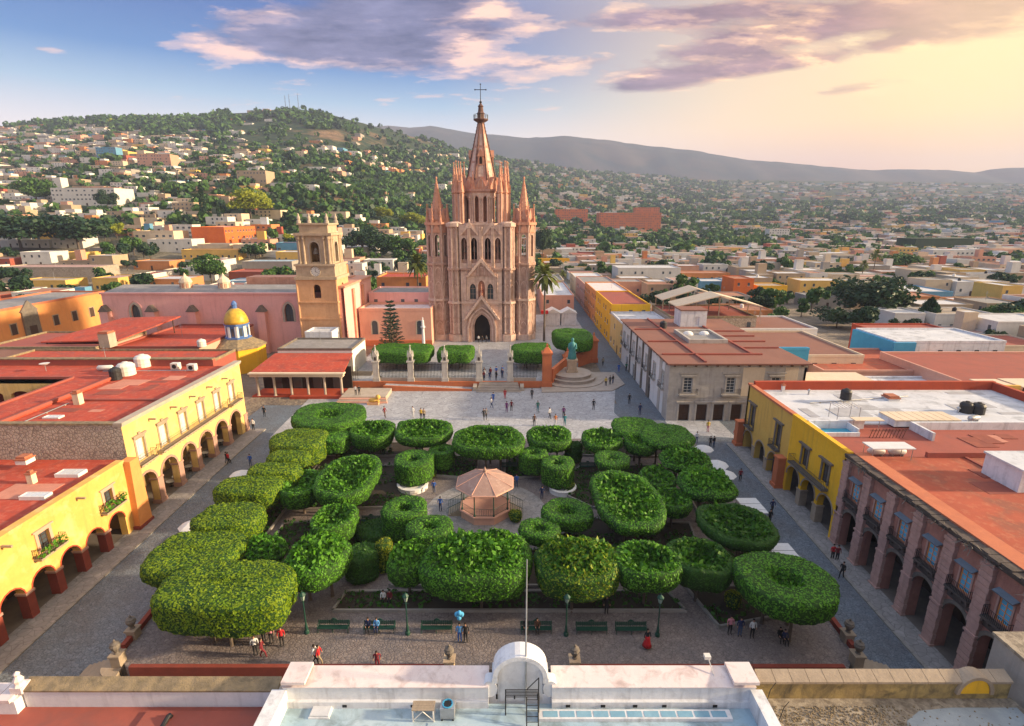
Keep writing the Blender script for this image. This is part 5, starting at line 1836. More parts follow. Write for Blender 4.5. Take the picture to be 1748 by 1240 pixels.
# ---------------------------------------------------------------- right back: grey stone mansion with a brown roof
def mansion():
 X0, X1, Y0, Y1, H = 27.6, 51.4, 88.1, 129.0, 10.4
 t = thing('mansion', 'grey stone corner mansion with a flat brown tiled roof and iron balconies', 'building', ((X0 + X1) / 2, 108, 0))
 ff = FR(0, Y0, 0, 0)
 fl = FR(X0, 0, 0, -pi / 2)
 px2x = lambda px_, py_: atY(px_, py_, Y0)[0]
 doors = [(px2x(p_, 705) - .95, px2x(p_, 705) + .95, -.1, 3.1, 'flat') for p_ in (1167, 1197, 1226, 1256)] + [(46.5, 48.3, -.1, 3.1, 'flat')]
 wins = [(px2x(p_, 660) - .75, px2x(p_, 660) + .75, 5.2, 8.0, 'flat') for p_ in (1174, 1247, 1323)]
 b = MB(ff)
 band(b, X0, X1, -.1, 4.2, doors, .5)
 band(b, X0, X1, 4.2, H, wins, .4)
 b.build('facade', 'mansion_stone', t)
 for x0, x1 in ((px2x(1268, 640), px2x(1305, 640)), (px2x(1340, 640), px2x(1362, 640))):
  b = MB(ff)
  b.box(x0, x1, .0, .05, 4.6, H - .1)
  b.build('plaster_panel', 'cream_plaster', t)
 for op in doors:
  b = MB(ff)
  b.box(op[0], op[1], -.4, -.3, op[2], op[3])
  for sx_ in (-.48, .48):
   for z in (.3, 1.3, 2.2):
    c = (op[0] + op[1]) / 2 + sx_
    b.box(c - .34, c + .34, -.3, -.25, z, z + .75)
  d = b.build('door', 'dark_wood', t)
  b = MB(ff)
  trim(b, op, .3, .12)
  b.box(op[0] - .5, op[1] + .5, -.003, .28, op[3] + .3, op[3] + .5)
  b.build('door_surround', 'mansion_stone', d)
 for op in wins:
  w = window(t, ff, op, 'white_wood', 'glass', (1, 4), -.25)
  b = MB(ff)
  trim(b, op, .32, .12)
  b.box(op[0] - .6, op[1] + .6, -.003, .35, op[3] + .3, op[3] + .55)
  b.box(op[0] - .9, op[1] + .9, -.003, .25, op[3] + .8, op[3] + .95)
  b.build('window_surround', 'mansion_stone', w)
  balcony(t, ff, op[0] - .85, op[1] + .85, 5.05, .9, 1.0, 'mansion_stone', 'iron', .2)
 b = MB(ff)
 b.box(X0, X1, .003, .05, 4.3, 4.42)
 b.box(X0, X1, .003, .12, H - .5, H - .25)
 b.build('string_course', 'mansion_stone', t)
 z = .6
 for z in (1.2, 2.4, 3.6, 5.6, 6.8, 8.0, 9.2):
  for k in range(9):
   u0 = X0 + .15 + k * 2.6 + (.9 if int(z * 10) % 2 else 0)
   if not any(o_[0] - .7 < u0 + 1.1 and o_[1] + .7 > u0 and o_[2] - .2 < z + .9 and o_[3] + .9 > z for o_ in doors + wins) and u0 + 1.2 < X1 - 9:
    b = MB(ff)
    b.box(u0, u0 + 1.15, .003, .035, z, z + .55)
    b.build('ashlar_block', 'mansion_stone', t)
 sw = [(-y_ - .7, -y_ + .7, 5.2, 8.0, 'flat') for y_ in (92, 98, 104, 110, 116, 122, 126)]
 sd_ = [(-y_ - .8, -y_ + .8, -.1, 3.0, 'flat') for y_ in (94, 101, 108, 115, 122)]
 b = MB(fl)
 band(b, -Y1, -Y0, -.1, 4.2, sd_, .4)
 band(b, -Y1, -Y0, 4.2, H, sw, .35)
 b.build('side_front', 'white_plaster', t)
 for k, (y0, y1) in enumerate(((88.1, 94.5), (100.2, 102.6), (106.4, 107.6), (112, 113), (118, 119))):
  b = MB(fl)
  if k == 0:
   b.box(-y1, -93, .0, .08, -.05, H - .1)
   b.box(-91, -y0, .0, .08, -.05, H - .1)
  else:
   b.box(-y1 + .3, -y0 - .3 + .0, .0, .3, -.05, H - .1)
  b.build('stone_strip', 'mansion_stone' if k == 0 else 'dark_stone', t)
 for op in sw:
  w = window(t, fl, op, 'white_wood', 'glass', (1, 3), -.25)
  b = MB(fl)
  trim(b, op, .3, .1)
  b.build('window_surround', 'mansion_stone', w)
  balcony(t, fl, op[0] - .6, op[1] + .6, 5.05, .7, 1.0, 'mansion_stone', 'iron', .2)
 for op in sd_:
  b = MB(fl)
  b.box(op[0], op[1], -.35, -.25, op[2], op[3])
  b.build('door', 'dark_wood', t)
 b = MB()
 b.box(X1 - .4, X1, Y0, Y1, -.1, H)
 b.box(X0, X1, Y1 - .4, Y1, -.1, H)
 b.build('back_wall', 'cream_plaster', t)
 rr = MB()
 rr.box(X0 - .6, X1 + .6, Y0 - .6, Y1 + .4, H, H + .28)
 r = rr.build('roof', 'brown_roof', t)
 b = MB()
 for k in range(13):
  b.box(X0 + .5 + k * 1.85, X0 + .8 + k * 1.85, Y0 - .45, Y0 - .02, H - .28, H)
 b.build('eave_bracket', 'dark_wood', r)
 b = MB()
 for k in range(18):
  b.box(X0 - .45, X0 - .02, Y0 + .8 + k * 2.2, Y0 + 1.1 + k * 2.2, H - .28, H)
 b.build('eave_bracket', 'dark_wood', r)
 RZ = H + .28
 for (x0, x1, y0, y1) in ((33.5, 33.9, Y0 + .2, Y1), (X0, 46, 93.5, 93.9), (44.0, 44.4, 93.9, Y1 - 6), (44.4, X1, 104, 104.4), (44.4, X1, 109, 109.3), (44.4, X1, 98.5, 98.8), (44.4, X1, 114, 114.3), (X0, 33.5, 104, 104.3), (X0, 33.5, 116, 116.3)):
  b = MB()
  b.box(x0, x1, y0, y1, RZ + .002, RZ + .3)
  b.build('roof_rib', 'dull_red_roof', r)
 pa = P(1162, 584, RZ)
 pb = P(1254, 566, RZ)
 x0, x1, y0, y1 = 35.5, 43.3, 102.8, 113.2
 b = MB()
 for q in ((x0, x1, y0, y0 + .5), (x0, x1, y1 - .5, y1), (x0, x0 + .5, y0 + .5, y1 - .5), (x1 - .5, x1, y0 + .5, y1 - .5)):
  b.box(*q, RZ + .001, RZ + .8)
 b.build('patio_kerb', 'mansion_stone', r)
 b = MB()
 b.box(x0 + .5, x1 - .5, y0 + .5, y1 - .5, RZ + .02, RZ + .25)
 b.build('patio_cover', 'grey_roof', r)
 for sx_ in (-.22, .22):
  b = MB()
  c = (x0 + x1) / 2 + sx_ * (x1 - x0)
  b.lathe(c, y1 - 3.0, [(1.1, RZ + .25), (1.0, RZ + .55), (.7, RZ + .85), (.01, RZ + 1.0)], 14)
  b.build('skylight_dome', 'white_plaster', r)
mansion()
x, y, _ = P(1183, 558, 10.7)
t = thing('roof_hut', 'white stair hut standing on the brown roof of the mansion', 'roof hut', (x, y + 2, 10.68))
b = MB(FR(0, y, 0, 0))
band(b, x - 3, x + 3, 10.68, 14.4, [(x + .2, x + 1.3, 10.9, 12.9, 'flat')], .2)
b.box(x - 3, x + 3, -5, -.2, 10.68, 14.4)
b.build('walls', 'clean_white', t)
b = MB()
b.box(x - 3.15, x + 3.15, y - .15, y + 5.15, 14.4, 14.65)
b.build('roof', 'brown_roof', t)
x, y, _ = P(1132, 560, 10.7)
water_tank(x, y, 10.68, 'dark water tank beside the white hut on the brown roof', 'black_tank', .8, 1.6)
# ---------------------------------------------------------------- helper for plain town houses
def house(label, x0, x1, y0, y1, z0, h, wall, roof, wins=(), pm=None, group=None, name='house', par=.5, cat='house', side=None, floors=1, door=True, parts=True, rz=0.0):
 """flat-roofed house; wins = list of faces 'f' (towards the square), 'l', 'r' that carry windows"""
 t = thing(name, label, cat, ((x0 + x1) / 2, (y0 + y1) / 2, z0), group)
 b = MB()
 b.box(x0, x1, y0, y1, z0 - 2.5, z0 + h)
 w = b.build('walls', wall, t)
 if par:
  b = MB()
  p_ = .3
  b.box(x0 - .04, x1 + .04, y0 - .04, y0 + p_, z0 + h, z0 + h + par)
  b.box(x0 - .04, x1 + .04, y1 - p_, y1 + .04, z0 + h, z0 + h + par)
  b.box(x0 - .04, x0 + p_, y0 + p_, y1 - p_, z0 + h, z0 + h + par)
  b.box(x1 - p_, x1 + .04, y0 + p_, y1 - p_, z0 + h, z0 + h + par)
  b.build('parapet', pm or wall, t)
 b = MB()
 q = .32 if par else -.2
 b.box(x0 + q, x1 - q, y0 + q, y1 - q, z0 + h + .002, z0 + h + (.12 if par else .2))
 b.build('roof', roof, t)
 for face in wins:
  if face == 'f':
   fr, u0, u1 = FR(0, y0, 0, 0), x0, x1
  elif face == 'r':
   fr, u0, u1 = FR(x1, 0, 0, pi / 2), y0, y1
  else:
   fr, u0, u1 = FR(x0, 0, 0, -pi / 2), -y1, -y0
  n = max(1, int((u1 - u0) / 3.6))
  nf = max(1, int(h / 3.3))
  for fl_ in range(nf):
   zb_ = z0 + fl_ * h / nf + h / nf * .32
   for k in range(n):
    if hash2(int(x0 * 7 + k), int(y0 * 5 + fl_), 3) < .28:
     continue
    c = u0 + (u1 - u0) * (k + .5) / n
    b = MB(fr)
    isd = door and fl_ == 0 and k == n // 2
    za, zb2 = (z0, z0 + 2.3) if isd else (zb_, zb_ + 1.35)
    ws = .5 if y0 < 330 else .85
    b.box(c - ws, c + ws, -.1, .02, za, zb2)
    o = b.build('door' if isd else 'window', 'dark_wood' if isd else 'glass', t)
    if not isd:
     b = MB(fr)
     b.box(c - .62, c + .62, .0, .09, za - .12, za)
     b.build('sill', 'white_wood', o)
 return t
SG = 'houses along the street beside the church'
house('low pale yellow house with a white roof next to the mansion', 27.9, 40, 129.3, 147, 0, 9.0, 'pale_yellow', 'white_roof', 'lf', 'clean_white', SG)
house('deep yellow two-storey street house behind the low pale one', 28.1, 39, 147.2, 176, 0, 11.0, 'vivid_yellow', 'dull_red_roof', 'lf', None, SG)
house('burnt orange street house beyond the deep yellow one', 28.3, 40, 176.2, 205, 0, 10.6, 'orange_plaster', 'pink_coping', 'lf', None, SG)
house('salmon street house far along the yellow street', 28.5, 42, 205.2, 236, 0, 9.5, 'salmon_plaster', 'grey_roof', 'lf', None, SG)
house('pale terrace house at the far end of the street on its right side', 28.8, 42, 236.2, 262, 0, 8.5, 'cream_plaster', 'white_roof', 'lf', None, SG)
house('mauve street house on the left side of the far street', 11, 22.5, 190, 232, 0, 7.5, 'salmon_plaster', 'white_roof', 'rf', None, SG)
house('cream corner house on the left side of the far street', 9, 23, 234, 262, 0, 8.0, 'cream_plaster', 'grey_roof', 'rf', None, SG)
house('stone-walled hall behind the mansion with a rubble front', 40.2, 62, 131.5, 150, 0, 10.5, 'rubble', 'dull_red_roof', 'f', 'mossy_stone', None, 'hall')
house('cream wing behind the mansion with a brown roof', 52.2, 72, 104, 128, 0, 7.5, 'cream_plaster', 'brown_roof', 'f')
house('flat brown-roofed house right of the mansion wing', 56, 76, 128.3, 146, 0, 8.0, 'white_plaster', 'brown_roof', 'f')
def gable_canopy(x0, x1, y0, y1, z0, z1, label, m='cream_plaster'):
 t = thing('gable_canopy', label, 'canopy', ((x0 + x1) / 2, (y0 + y1) / 2, z0 - 1.5))
 xm = (x0 + x1) / 2
 for s, (xa, za, xb, zb_) in enumerate(((x0, z0, xm, z1), (xm, z1, x1, z0))):
  b = MB()
  b.add([(xa, y0, za), (xb, y0, zb_), (xb, y1, zb_), (xa, y1, za), (xa, y0, za + .25), (xb, y0, zb_ + .25), (xb, y1, zb_ + .25), (xa, y1, za + .25)],
   [(0, 1, 2, 3), (4, 5, 6, 7), (0, 1, 5, 4), (1, 2, 6, 5), (2, 3, 7, 6), (3, 0, 4, 7)])
  b.build('roof_plane', m, t)
 for x in (x0 + .4, xm, x1 - .4):
  for y in (y0 + .4, y1 - .4):
   b = MB()
   b.tube((x, y, z0 - 2.6), (x, y, z0 + (z1 - z0 if x == xm else .2)), .15, n=5)
   b.build('post', 'stone', t)
gable_canopy(42, 64, 133, 141, 13.0, 15.8, 'nearer cream gabled canopy over the hall behind the mansion')
gable_canopy(41, 60, 143, 151, 13.2, 16.2, 'further cream gabled canopy over the hall behind the mansion')
t = thing('awning', 'white and red restaurant awning beside the mansion', 'awning', (57, 92, 3))
for k, (y0, y1, z, m) in enumerate(((88, 97, 6.2, 'cream_plaster'), (86.8, 88, 5.8, 'red_canvas'))):
 b = MB()
 b.box(52.3, 66, y0, y1, z, z + .2)
 b.build('sheet', m, t)
for k in range(5):
 b = MB()
 b.tube((52.8 + 3.2 * k, 87.4, -.1), (52.8 + 3.2 * k, 87.4, 5.8), .1, n=5)
 b.build('post', 'dark_wood', t)
house('white courtyard house with a bright blue side behind the awning', 54, 60, 103, 103.9, 0, 9.2, 'blue_paint', 'white_roof', '', None)
house('low white-roofed house beyond the red restaurant awning', 66.5, 88, 82, 96, 0, 5.4, 'cream_plaster', 'white_roof', 'f', 'clean_white')
house('terracotta-roofed house behind the white roof terrace', 60.5, 90, 98, 116, 0, 6.0, 'salmon_plaster', 'rust_roof', 'f')
house('wide house with a dull pink roof at the right edge', 78, 120, 84, 108, 0, 7.2, 'salmon_plaster', 'dull_red_roof', 'f')
house('white house with turquoise gable wall in the right quarter', 84, 108, 112, 126, 0, 8.6, 'clean_white', 'white_roof', 'f')
b = MB()
b.box(83.2, 83.97, 111.9, 126, 0, 8.8)
b.box(83.2, 88, 111.4, 111.95, 0, 8.8)
tag(b.build('turquoise_gable', 'blue_paint'), 'turquoise end wall on the white house in the right quarter', 'wall')
house('dark red house behind the turquoise gable', 92, 112, 128, 140, 0, 7, 'brick_red_paint', 'dull_red_roof', 'f')
t = thing('pergola', 'flat white-sheeted pergola on dark posts at the right edge behind the red parapet', 'pergola', (82, 80, 9))
for k in range(3):
 b = MB()
 b.box(75.5 + 4.6 * k, 79.8 + 4.6 * k, 78.5, 83, 9.2 + .1 * k, 9.35 + .1 * k)
 b.build('sheet', 'cream_plaster', t)
 b = MB()
 b.tube((76 + 4.6 * k, 78.8, 0), (76 + 4.6 * k, 78.8, 9.2), .12, n=5)
 b.build('post', 'dark_wood', t)
# ---------------------------------------------------------------- back left: portico, chapel dome, pink church of the square
def portico():
 x0, x1, y0, y1 = -52.5, -33.8, 100.6, 113
 t = thing('portico', 'low red-roofed portico on pale columns at the back left of the plaza', 'portico', ((x0 + x1) / 2, 106, 0))
 for k in range(6):
  x = x0 + 1.2 + (x1 - x0 - 1.8) * k / 5
  b = MB()
  b.lathe(x, y0 + .5, [(.4, 0), (.4, .3), (.28, .4), (.24, 3.9), (.36, 4.05), (.4, 4.3)], 10)
  b.build('column', 'pale_stone', t)
 b = MB()
 b.box(x0, x1, y0, y0 + 1, 4.3, 4.8)
 b.box(x0 - .2, x1 + .2, y0 - .2, y0 + 1.2, 4.8, 5.1)
 b.build('entablature', 'cream_plaster', t)
 b = MB()
 b.add([(x0, y0 + .8, 5.0), (x1, y0 + .8, 5.0), (x1 - 1.5, y1, 5.9), (x0, y1, 5.9), (x0, y0 + .8, 5.2), (x1, y0 + .8, 5.2), (x1 - 1.5, y1, 6.1), (x0, y1, 6.1)],
  [(0, 1, 2, 3), (4, 5, 6, 7), (0, 1, 5, 4), (1, 2, 6, 5), (2, 3, 7, 6), (3, 0, 4, 7)])
 b.build('roof', 'red_roof', t)
 fr = FR(0, y0 + 5.5, 0, 0)
 b = MB(fr)
 b.box(x0, x1, -.4, 0, 0, 4.9)
 b.build('back_wall', 'inside_shade', t)  # wall colour carries the shade behind the columns
 for k in range(4):
  b = MB(fr)
  c = x0 + 3 + 4.2 * k
  b.box(c - .9, c + .9, .0, .06, .1, 2.6)
  b.build('shop_front', 'glass', t)
 b = MB()
 b.box(x0, x1, y0 + .1, y0 + 5.1, 0, .25)
 b.box(x0 + 8, x1 + .1, y0 - 1.0, y0 + .1, 0, .55)
 b.build('floor', 'brick_red_paint', t)
portico()
house('grey flat-roofed annex behind the red portico', -52, -35.5, 113.2, 124, 0, 6.6, 'white_plaster', 'grey_roof', 'f', 'dark_stone')
house('white box building by the foot of the clock tower', -50, -43.5, 124.3, 130, 0, 8.0, 'clean_white', 'white_roof', 'f')
house('low red-roofed cloister range under the pink church wall, on the left', -112, -88, 108, 124, 0, 8.2, 'salmon_plaster', 'dull_red_roof', '', 'mossy_stone')
house('red-roofed cloister range before the pink church wall, in the middle', -87, -68, 111, 136, 0, 7.6, 'salmon_plaster', 'red_roof', '', 'dull_red_roof')
house('red-roofed range directly behind the cream water tanks', -100, -58, 90, 107, 0, 8.0, 'dull_red_roof', 'red_roof', '', 'mossy_stone')
t = thing('lean_to_roof', 'sloping bright red lean-to roof against the pink church wall', 'roof', (-92, 118, 8))
b = MB()
b.add([(-103, 112, 8.6), (-86, 112, 9.0), (-81, 127, 11.6), (-95, 127, 11.2), (-103, 112, 8.85), (-86, 112, 9.25), (-81, 127, 11.85), (-95, 127, 11.45)],
 [(0, 1, 2, 3), (4, 5, 6, 7), (0, 1, 5, 4), (1, 2, 6, 5), (2, 3, 7, 6), (3, 0, 4, 7)])
b.build('sheet', 'red_roof', t)
for x, y, z in ((-102, 112.4, 8.6), (-87, 112.4, 9.0), (-82.5, 126, 11.4), (-94, 126, 11.1)):
 b = MB()
 b.tube((x, y, 7.8), (x, y, z), .12, n=5)
 b.build('post', 'dark_wood', t)
x, y, _ = P(186, 590, 8.2)
chimney(186, 592, 8.3, 'stubby pale bell cot on the cloister roof', 2.2, 3.0, 'pale_stone')
x, y, _ = P(345, 592, 8.0)
water_tank(x, y, 8.05, 'pale water tank on the roof before the yellow dome', 'white_tank', .9, 1.6)
cxd, cyd = atY(405, 560, 122)[0], 122
t = thing('domed_chapel', 'small yellow chapel with a glazed yellow dome on a blue and white drum', 'chapel', (cxd, cyd, 0))
b = MB()
b.lathe(cxd, cyd, [(5.6, 0), (5.6, 5.6)], 8, pi / 8)
b.build('walls', 'vivid_yellow', t)
b = MB()
b.lathe(cxd, cyd, [(5.9, 5.6), (5.9, 6.0), (5.4, 6.2), (2.9, 7.6)], 8, pi / 8)
b.build('roof', 'mossy_stone', t)
b = MB()
b.lathe(cxd, cyd, [(2.9, 7.5), (2.9, 7.9), (2.5, 7.95), (2.5, 10.7), (2.8, 10.8), (2.8, 11.1)], 8, pi / 8)
dr = b.build('drum', 'tile_blue', t)
for k in range(8):
 a = k * pi / 4
 fr = FR(cxd + 2.31 * cos(a), cyd + 2.31 * sin(a), 0, a + pi / 2)
 b = MB(fr)
 b.box(-.95, -.55, .0, .12, 8.0, 10.6)
 b.box(.55, .95, .0, .12, 8.0, 10.6)
 b.build('drum_pilaster', 'clean_white', dr)
 b = MB(fr)
 b.box(-.32, .32, .0, .05, 8.3, 10.2)
 b.build('drum_window', 'glass', dr)
b = MB()
b.lathe(cxd, cyd, [(2.65 * cos(x_), 11.1 + 3.6 * sin(x_)) for x_ in [pi / 2 * k / 9 for k in range(9)]] + [(.3, 14.7)], 16)
b.build('dome', 'dome_yellow', t, smooth=True)
b = MB()
b.lathe(cxd, cyd, [(.62, 14.5), (.55, 15.4), (.7, 15.5), (.45, 16.1), (.05, 16.4)], 8)
b.build('lantern', 'tile_blue', t)
def san_church():
 Y = 138.0
 x0, x1, H = atY(180, 540, Y)[0], -46.0, 15.6
 t = thing('church_nave', 'long pink church wall with buttresses and two pointed windows left of the clock tower', 'church', ((x0 + x1) / 2, Y + 9, 0))
 fr = FR(0, Y, 0, 0)
 X_ = lambda px_: atY(px_, 540, Y)[0]
 wo = [(X_(233) - 1.15, X_(233) + 1.15, 8.0, 13.0, 'point'), (X_(494) - 1.15, X_(494) + 1.15, 8.3, 13.2, 'point')]
 b = MB(fr)
 band(b, x0, x1, 0, H, wo, .7)
 b.box(x0, x1, -18, -.71, 0, H - .2)
 b.build('wall', 'pink_plaster', t)
 for op in wo:
  w = window(t, fr, op, 'dark_wood', 'glass', (1, 2), -.5, .12)
  b = MB(fr)
  trim(b, op, .55, .12)
  b.build('window_surround', 'pale_stone', w)
  b = MB(fr)
  q = (op[0] - .9, op[1] + .9, op[2] - .3, op[3] + .9, 'point')
  trim(b, q, .18, .1)
  b.build('hood_mould', 'pink_plaster', w)
 for px_ in (185, 264, 333, 402, 450):
  x = X_(px_)
  b = MB(fr)
  b.box(x - 1.1, x + 1.1, -.1, 1.6, 0, 11.2)
  bt = b.build('buttress', 'pink_plaster', t)
  b = MB(fr)
  b.extr([(x - 1.35, 11.2), (x + 1.35, 11.2), (x, 12.9)], -.1, 1.75)
  b.build('buttress_cap', 'dark_stone', bt)
 b = MB(fr)
 b.box(x0 - .3, x1, -.6, .25, H, H + .45)
 b.build('cornice', 'pink_plaster', t)
 b = MB(fr)
 b.extr([(x0, H + .1), (x1, H + .1), (x1, H + .3), (x0, H + .3)], -18, -.6)
 b.add([(x0, -.7, H + .35), (x1, -.7, H + .35), (x1, -9, H + 1.5), (x0, -9, H + 1.5)], [(0, 1, 2, 3)])
 b.add([(x0, -9, H + 1.5), (x1, -9, H + 1.5), (x1, -18, H + .35), (x0, -18, H + .35)], [(0, 1, 2, 3)])
 b.build('roof', 'grey_roof', t)
 for px_ in (318, 383):
  x = atY(px_, 490, Y + 6)[0]
  b = MB()
  b.lathe(x, Y + 6, [(1.5, H + .8), (1.5, H + 2.4), (1.7, H + 2.5), (1.3, H + 3.4), (.4, H + 4.2), (.05, H + 5.0)], 10)
  ln = b.build('roof_lantern', 'cream_plaster', t)
  for k in range(8):
   a = k * pi / 4
   b = MB(FR(x + 1.47 * cos(a), Y + 6 + 1.47 * sin(a), 0, a + pi / 2))
   b.box(-.3, .3, 0, .06, H + 1.1, H + 2.2)
   b.build('lantern_opening', 'church_orange', ln)
 fx = FR(-42.2, 0, 0, pi / 2)
 b = MB(fx)
 band(b, 132, 158, 0, 18.0, [(142, 145, 0, 6.5, 'round')], .8)
 b.box(132, 158, -4, -.81, 0, 18.0)
 b.build('front', 'pink_plaster', t)
 b = MB(fx)
 b.box(131.8, 158.2, -4.2, .4, 18.0, 18.5)
 for y_ in (139, 148):
  b.box(y_ - .7, y_ + .7, 0, .5, 0, 17)
 b.build('front_cornice', 'church_orange', t)
 fb = FR(0, 150, 0, 0)
 b = MB(fb)
 b.box(X_(390), -46, -6, 0, H, H + 3.2)
 b.build('crossing_wall', 'church_orange', t)
san_church()
def clock_tower():
 Y = 131.0
 xa, xb = -53.4, -43.6
 xm, hw = (xa + xb) / 2, (xb - xa) / 2
 t = thing('clock_tower', 'square clock tower, orange below and grey stone above, with an open belfry', 'tower', (xm, Y + hw, 0))
 def stage(name, w, z0, z1, m, ops=(), t_=.8):
  b = MB()
  for k in range(4):
   a = k * pi / 2
   fr = FR(xm + w * sin(a), Y + hw - w * cos(a), 0, a)
   b.xf = fr
   band(b, -w, w, z0, z1, ops, t_)
  b.xf = None
  b.quad((xm - w, Y + hw - w, z1 - .01), (xm + w, Y + hw - w, z1 - .01), (xm + w, Y + hw + w, z1 - .01), (xm - w, Y + hw + w, z1 - .01))
  return b.build(name, m, t)
 def ring(name, w, z0, z1, m):
  b = MB()
  b.box(xm - w, xm + w, Y + hw - w, Y + hw + w, z0, z1)
  return b.build(name, m, t)
 stage('lower_stage', hw, 0, 20.2, 'tower_orange', [(-.9, .9, 15.6, 19.0, 'round')])
 ring('string_course', hw + .2, 10.2, 10.6, 'tower_orange')
 ring('string_course', hw + .2, 14.4, 14.8, 'tower_orange')
 ring('cornice', hw + .35, 20.2, 20.9, 'tower_stone')
 stage('clock_stage', hw - .1, 20.9, 23.5, 'tower_stone')
 ring('cornice', hw + .2, 23.5, 24.0, 'tower_stone')
 stage('belfry', hw - .9, 24.0, 30.8, 'tower_stone', [(-1.15, 1.15, 24.3, 29.3, 'round')], 1.0)
 ring('cornice', hw - .3, 30.8, 31.4, 'tower_stone')
 stage('top_stage', hw - 1.4, 31.4, 33.3, 'tower_stone')
 ring('cornice', hw - 1.0, 33.3, 33.7, 'tower_stone')
 for k in range(4):
  a = k * pi / 2
  fr = FR(xm + (hw - .9) * sin(a), Y + hw - (hw - .9) * cos(a), 0, a)
  b = MB(fr)
  for u in (-3.6, -2.5, 2.5, 3.6):
   b = MB(fr)
   b.lathe(u, .1, [(.4, 24.0), (.4, 24.4), (.3, 24.6), (.28, 29.7), (.42, 30.0), (.42, 30.7)], 8)
   b.build('belfry_column', 'tower_stone', t)
  b = MB(fr)
  trim(b, (-1.15, 1.15, 24.3, 29.3, 'round'), .3, .12)
  b.build('arch_moulding', 'pale_stone', t)
 b = MB()
 b.lathe(xm, Y + 1.8, [(.75, 26.4), (.6, 26.7), (.45, 27.4), (.2, 27.7), (.05, 27.9)], 12)
 b.build('bell', 'dark_stone', t)
 fr = FR(xm, Y + .1, 0, 0)
 b = MB(fr)
 b.add([(1.15 * cos(2 * pi * k / 24), .06, 22.2 + 1.15 * sin(2 * pi * k / 24)) for k in range(24)], [tuple(range(24))])
 cf = b.build('clock_face', 'white_tank', t)
 b = MB(fr)
 for k in range(12):
  a = 2 * pi * k / 12
  b.add([(.86 * cos(a - .06), .075, 22.2 + .86 * sin(a - .06)), (1.04 * cos(a - .06), .075, 22.2 + 1.04 * sin(a - .06)), (1.04 * cos(a + .06), .075, 22.2 + 1.04 * sin(a + .06)), (.86 * cos(a + .06), .075, 22.2 + .86 * sin(a + .06))], [(0, 1, 2, 3)])
 b.tube((0, .09, 22.2), (.1, .09, 23.1), .05, .03, 4)
 b.tube((0, .09, 22.2), (.55, .09, 21.95), .06, .04, 4)
 b.build('hands_and_marks', 'iron', cf)
 b = MB(fr)
 for k in range(24):
  a0, a1 = 2 * pi * k / 24, 2 * pi * (k + 1) / 24
  b.tube((1.22 * cos(a0), .05, 22.2 + 1.22 * sin(a0)), (1.22 * cos(a1), .05, 22.2 + 1.22 * sin(a1)), .1, n=4)
 b.build('clock_rim', 'stone', cf)
 for sx_, sy_ in ((-1, -1), (1, -1), (-1, 1), (1, 1)):
  b = MB()
  x, y = xm + sx_ * (hw - 1.5), Y + hw + sy_ * (hw - 1.5)
  b.lathe(x, y, [(.55, 33.7), (.55, 34.3), (.35, 34.4), (.45, 35.0), (.3, 35.4), (.2, 35.6), (.26, 35.8), (.02, 36.1)], 8)
  b.build('pinnacle_figure', 'pale_stone', t)
 for sx_ in (-1, 1):
  b = MB()
  b.tube((xm + sx_ * hw, Y + .1, 0), (xm + sx_ * hw, Y + .1, 20), .28, n=6)
  b.build('corner_roll', 'tower_orange', t)
clock_tower()
house('pink low parish wing between clock tower and main church, with narrow windows', -41.5, -22.0, 141, 152, 1.2, 9.4, 'salmon_plaster', 'pink_coping', '', 'salmon_plaster', None, 'parish_wing', .8)
t = bpy.context.scene.objects['parish_wing']
for px_ in (639, 716):
 x = atY(px_, 545, 141)[0]
 fr = FR(0, 141, 0, 0)
 op = (x - .8, x + .8, 4.2, 8.0, 'round')
 b = MB(fr)
 b.add([(p_[0], .01, p_[1]) for p_ in [(op[0], op[2])] + curve_pts(*op) + [(op[1], op[2])]], [tuple(range(11))])
 w = b.build('window', 'glass', t)
 b = MB(fr)
 trim(b, op, .3, .12)
 b.build('window_surround', 'pale_stone', w)
b = MB()
b.box(-41.6, -21.9, 140.6, 141, 1.0, 2.6)
b.build('plinth', 'terracotta_wall', t)
house('upper step of the parish wing with a grey roof', -41.5, -22, 152.2, 166, 1.2, 12.5, 'pink_plaster', 'grey_roof', 'f')
house('orange house behind the parish wing', -44, -28, 172, 186, 0, 16.0, 'orange_plaster', 'red_roof', 'f')
house('ochre house behind the left church tower', -27.5, -14, 176, 190, 0, 14.0, 'ochre_yellow', 'grey_roof', 'f')
t = house('long orange building with a carved stone portal at the left edge', -156, -138, 118, 178, 0, 10.6, 'orange_plaster', 'grey_roof', 'f', 'orange_coping', None, 'college', .6, 'building')
fr = FR(-138, 0, 0, pi / 2)
b = MB(fr)
b.box(146, 151, 0, .5, 0, 9.4)
b.extr([(145.6, 9.4), (151.4, 9.4), (148.5, 12.4)], 0, .5)
for k in range(8):
 y = 122 + 7 * k
 if abs(y - 148.5) > 4:
  q = MB(fr)
  q.box(y - .9, y + .9, -.1, .03, 3.6, 6.6)
  w = t and q.build('window', 'dark_wood', t)
  q = MB(fr)
  trim(q, (y - .9, y + .9, 3.6, 6.6, 'flat'), .25, .1)
  q.build('window_surround', 'stone', w)
po = b.build('stone_portal', 'dark_stone', t)
b = MB(fr)
b.box(147.3, 149.7, .5, .55, 0, 5.2)
b.build('portal_door', 'dark_wood', po)
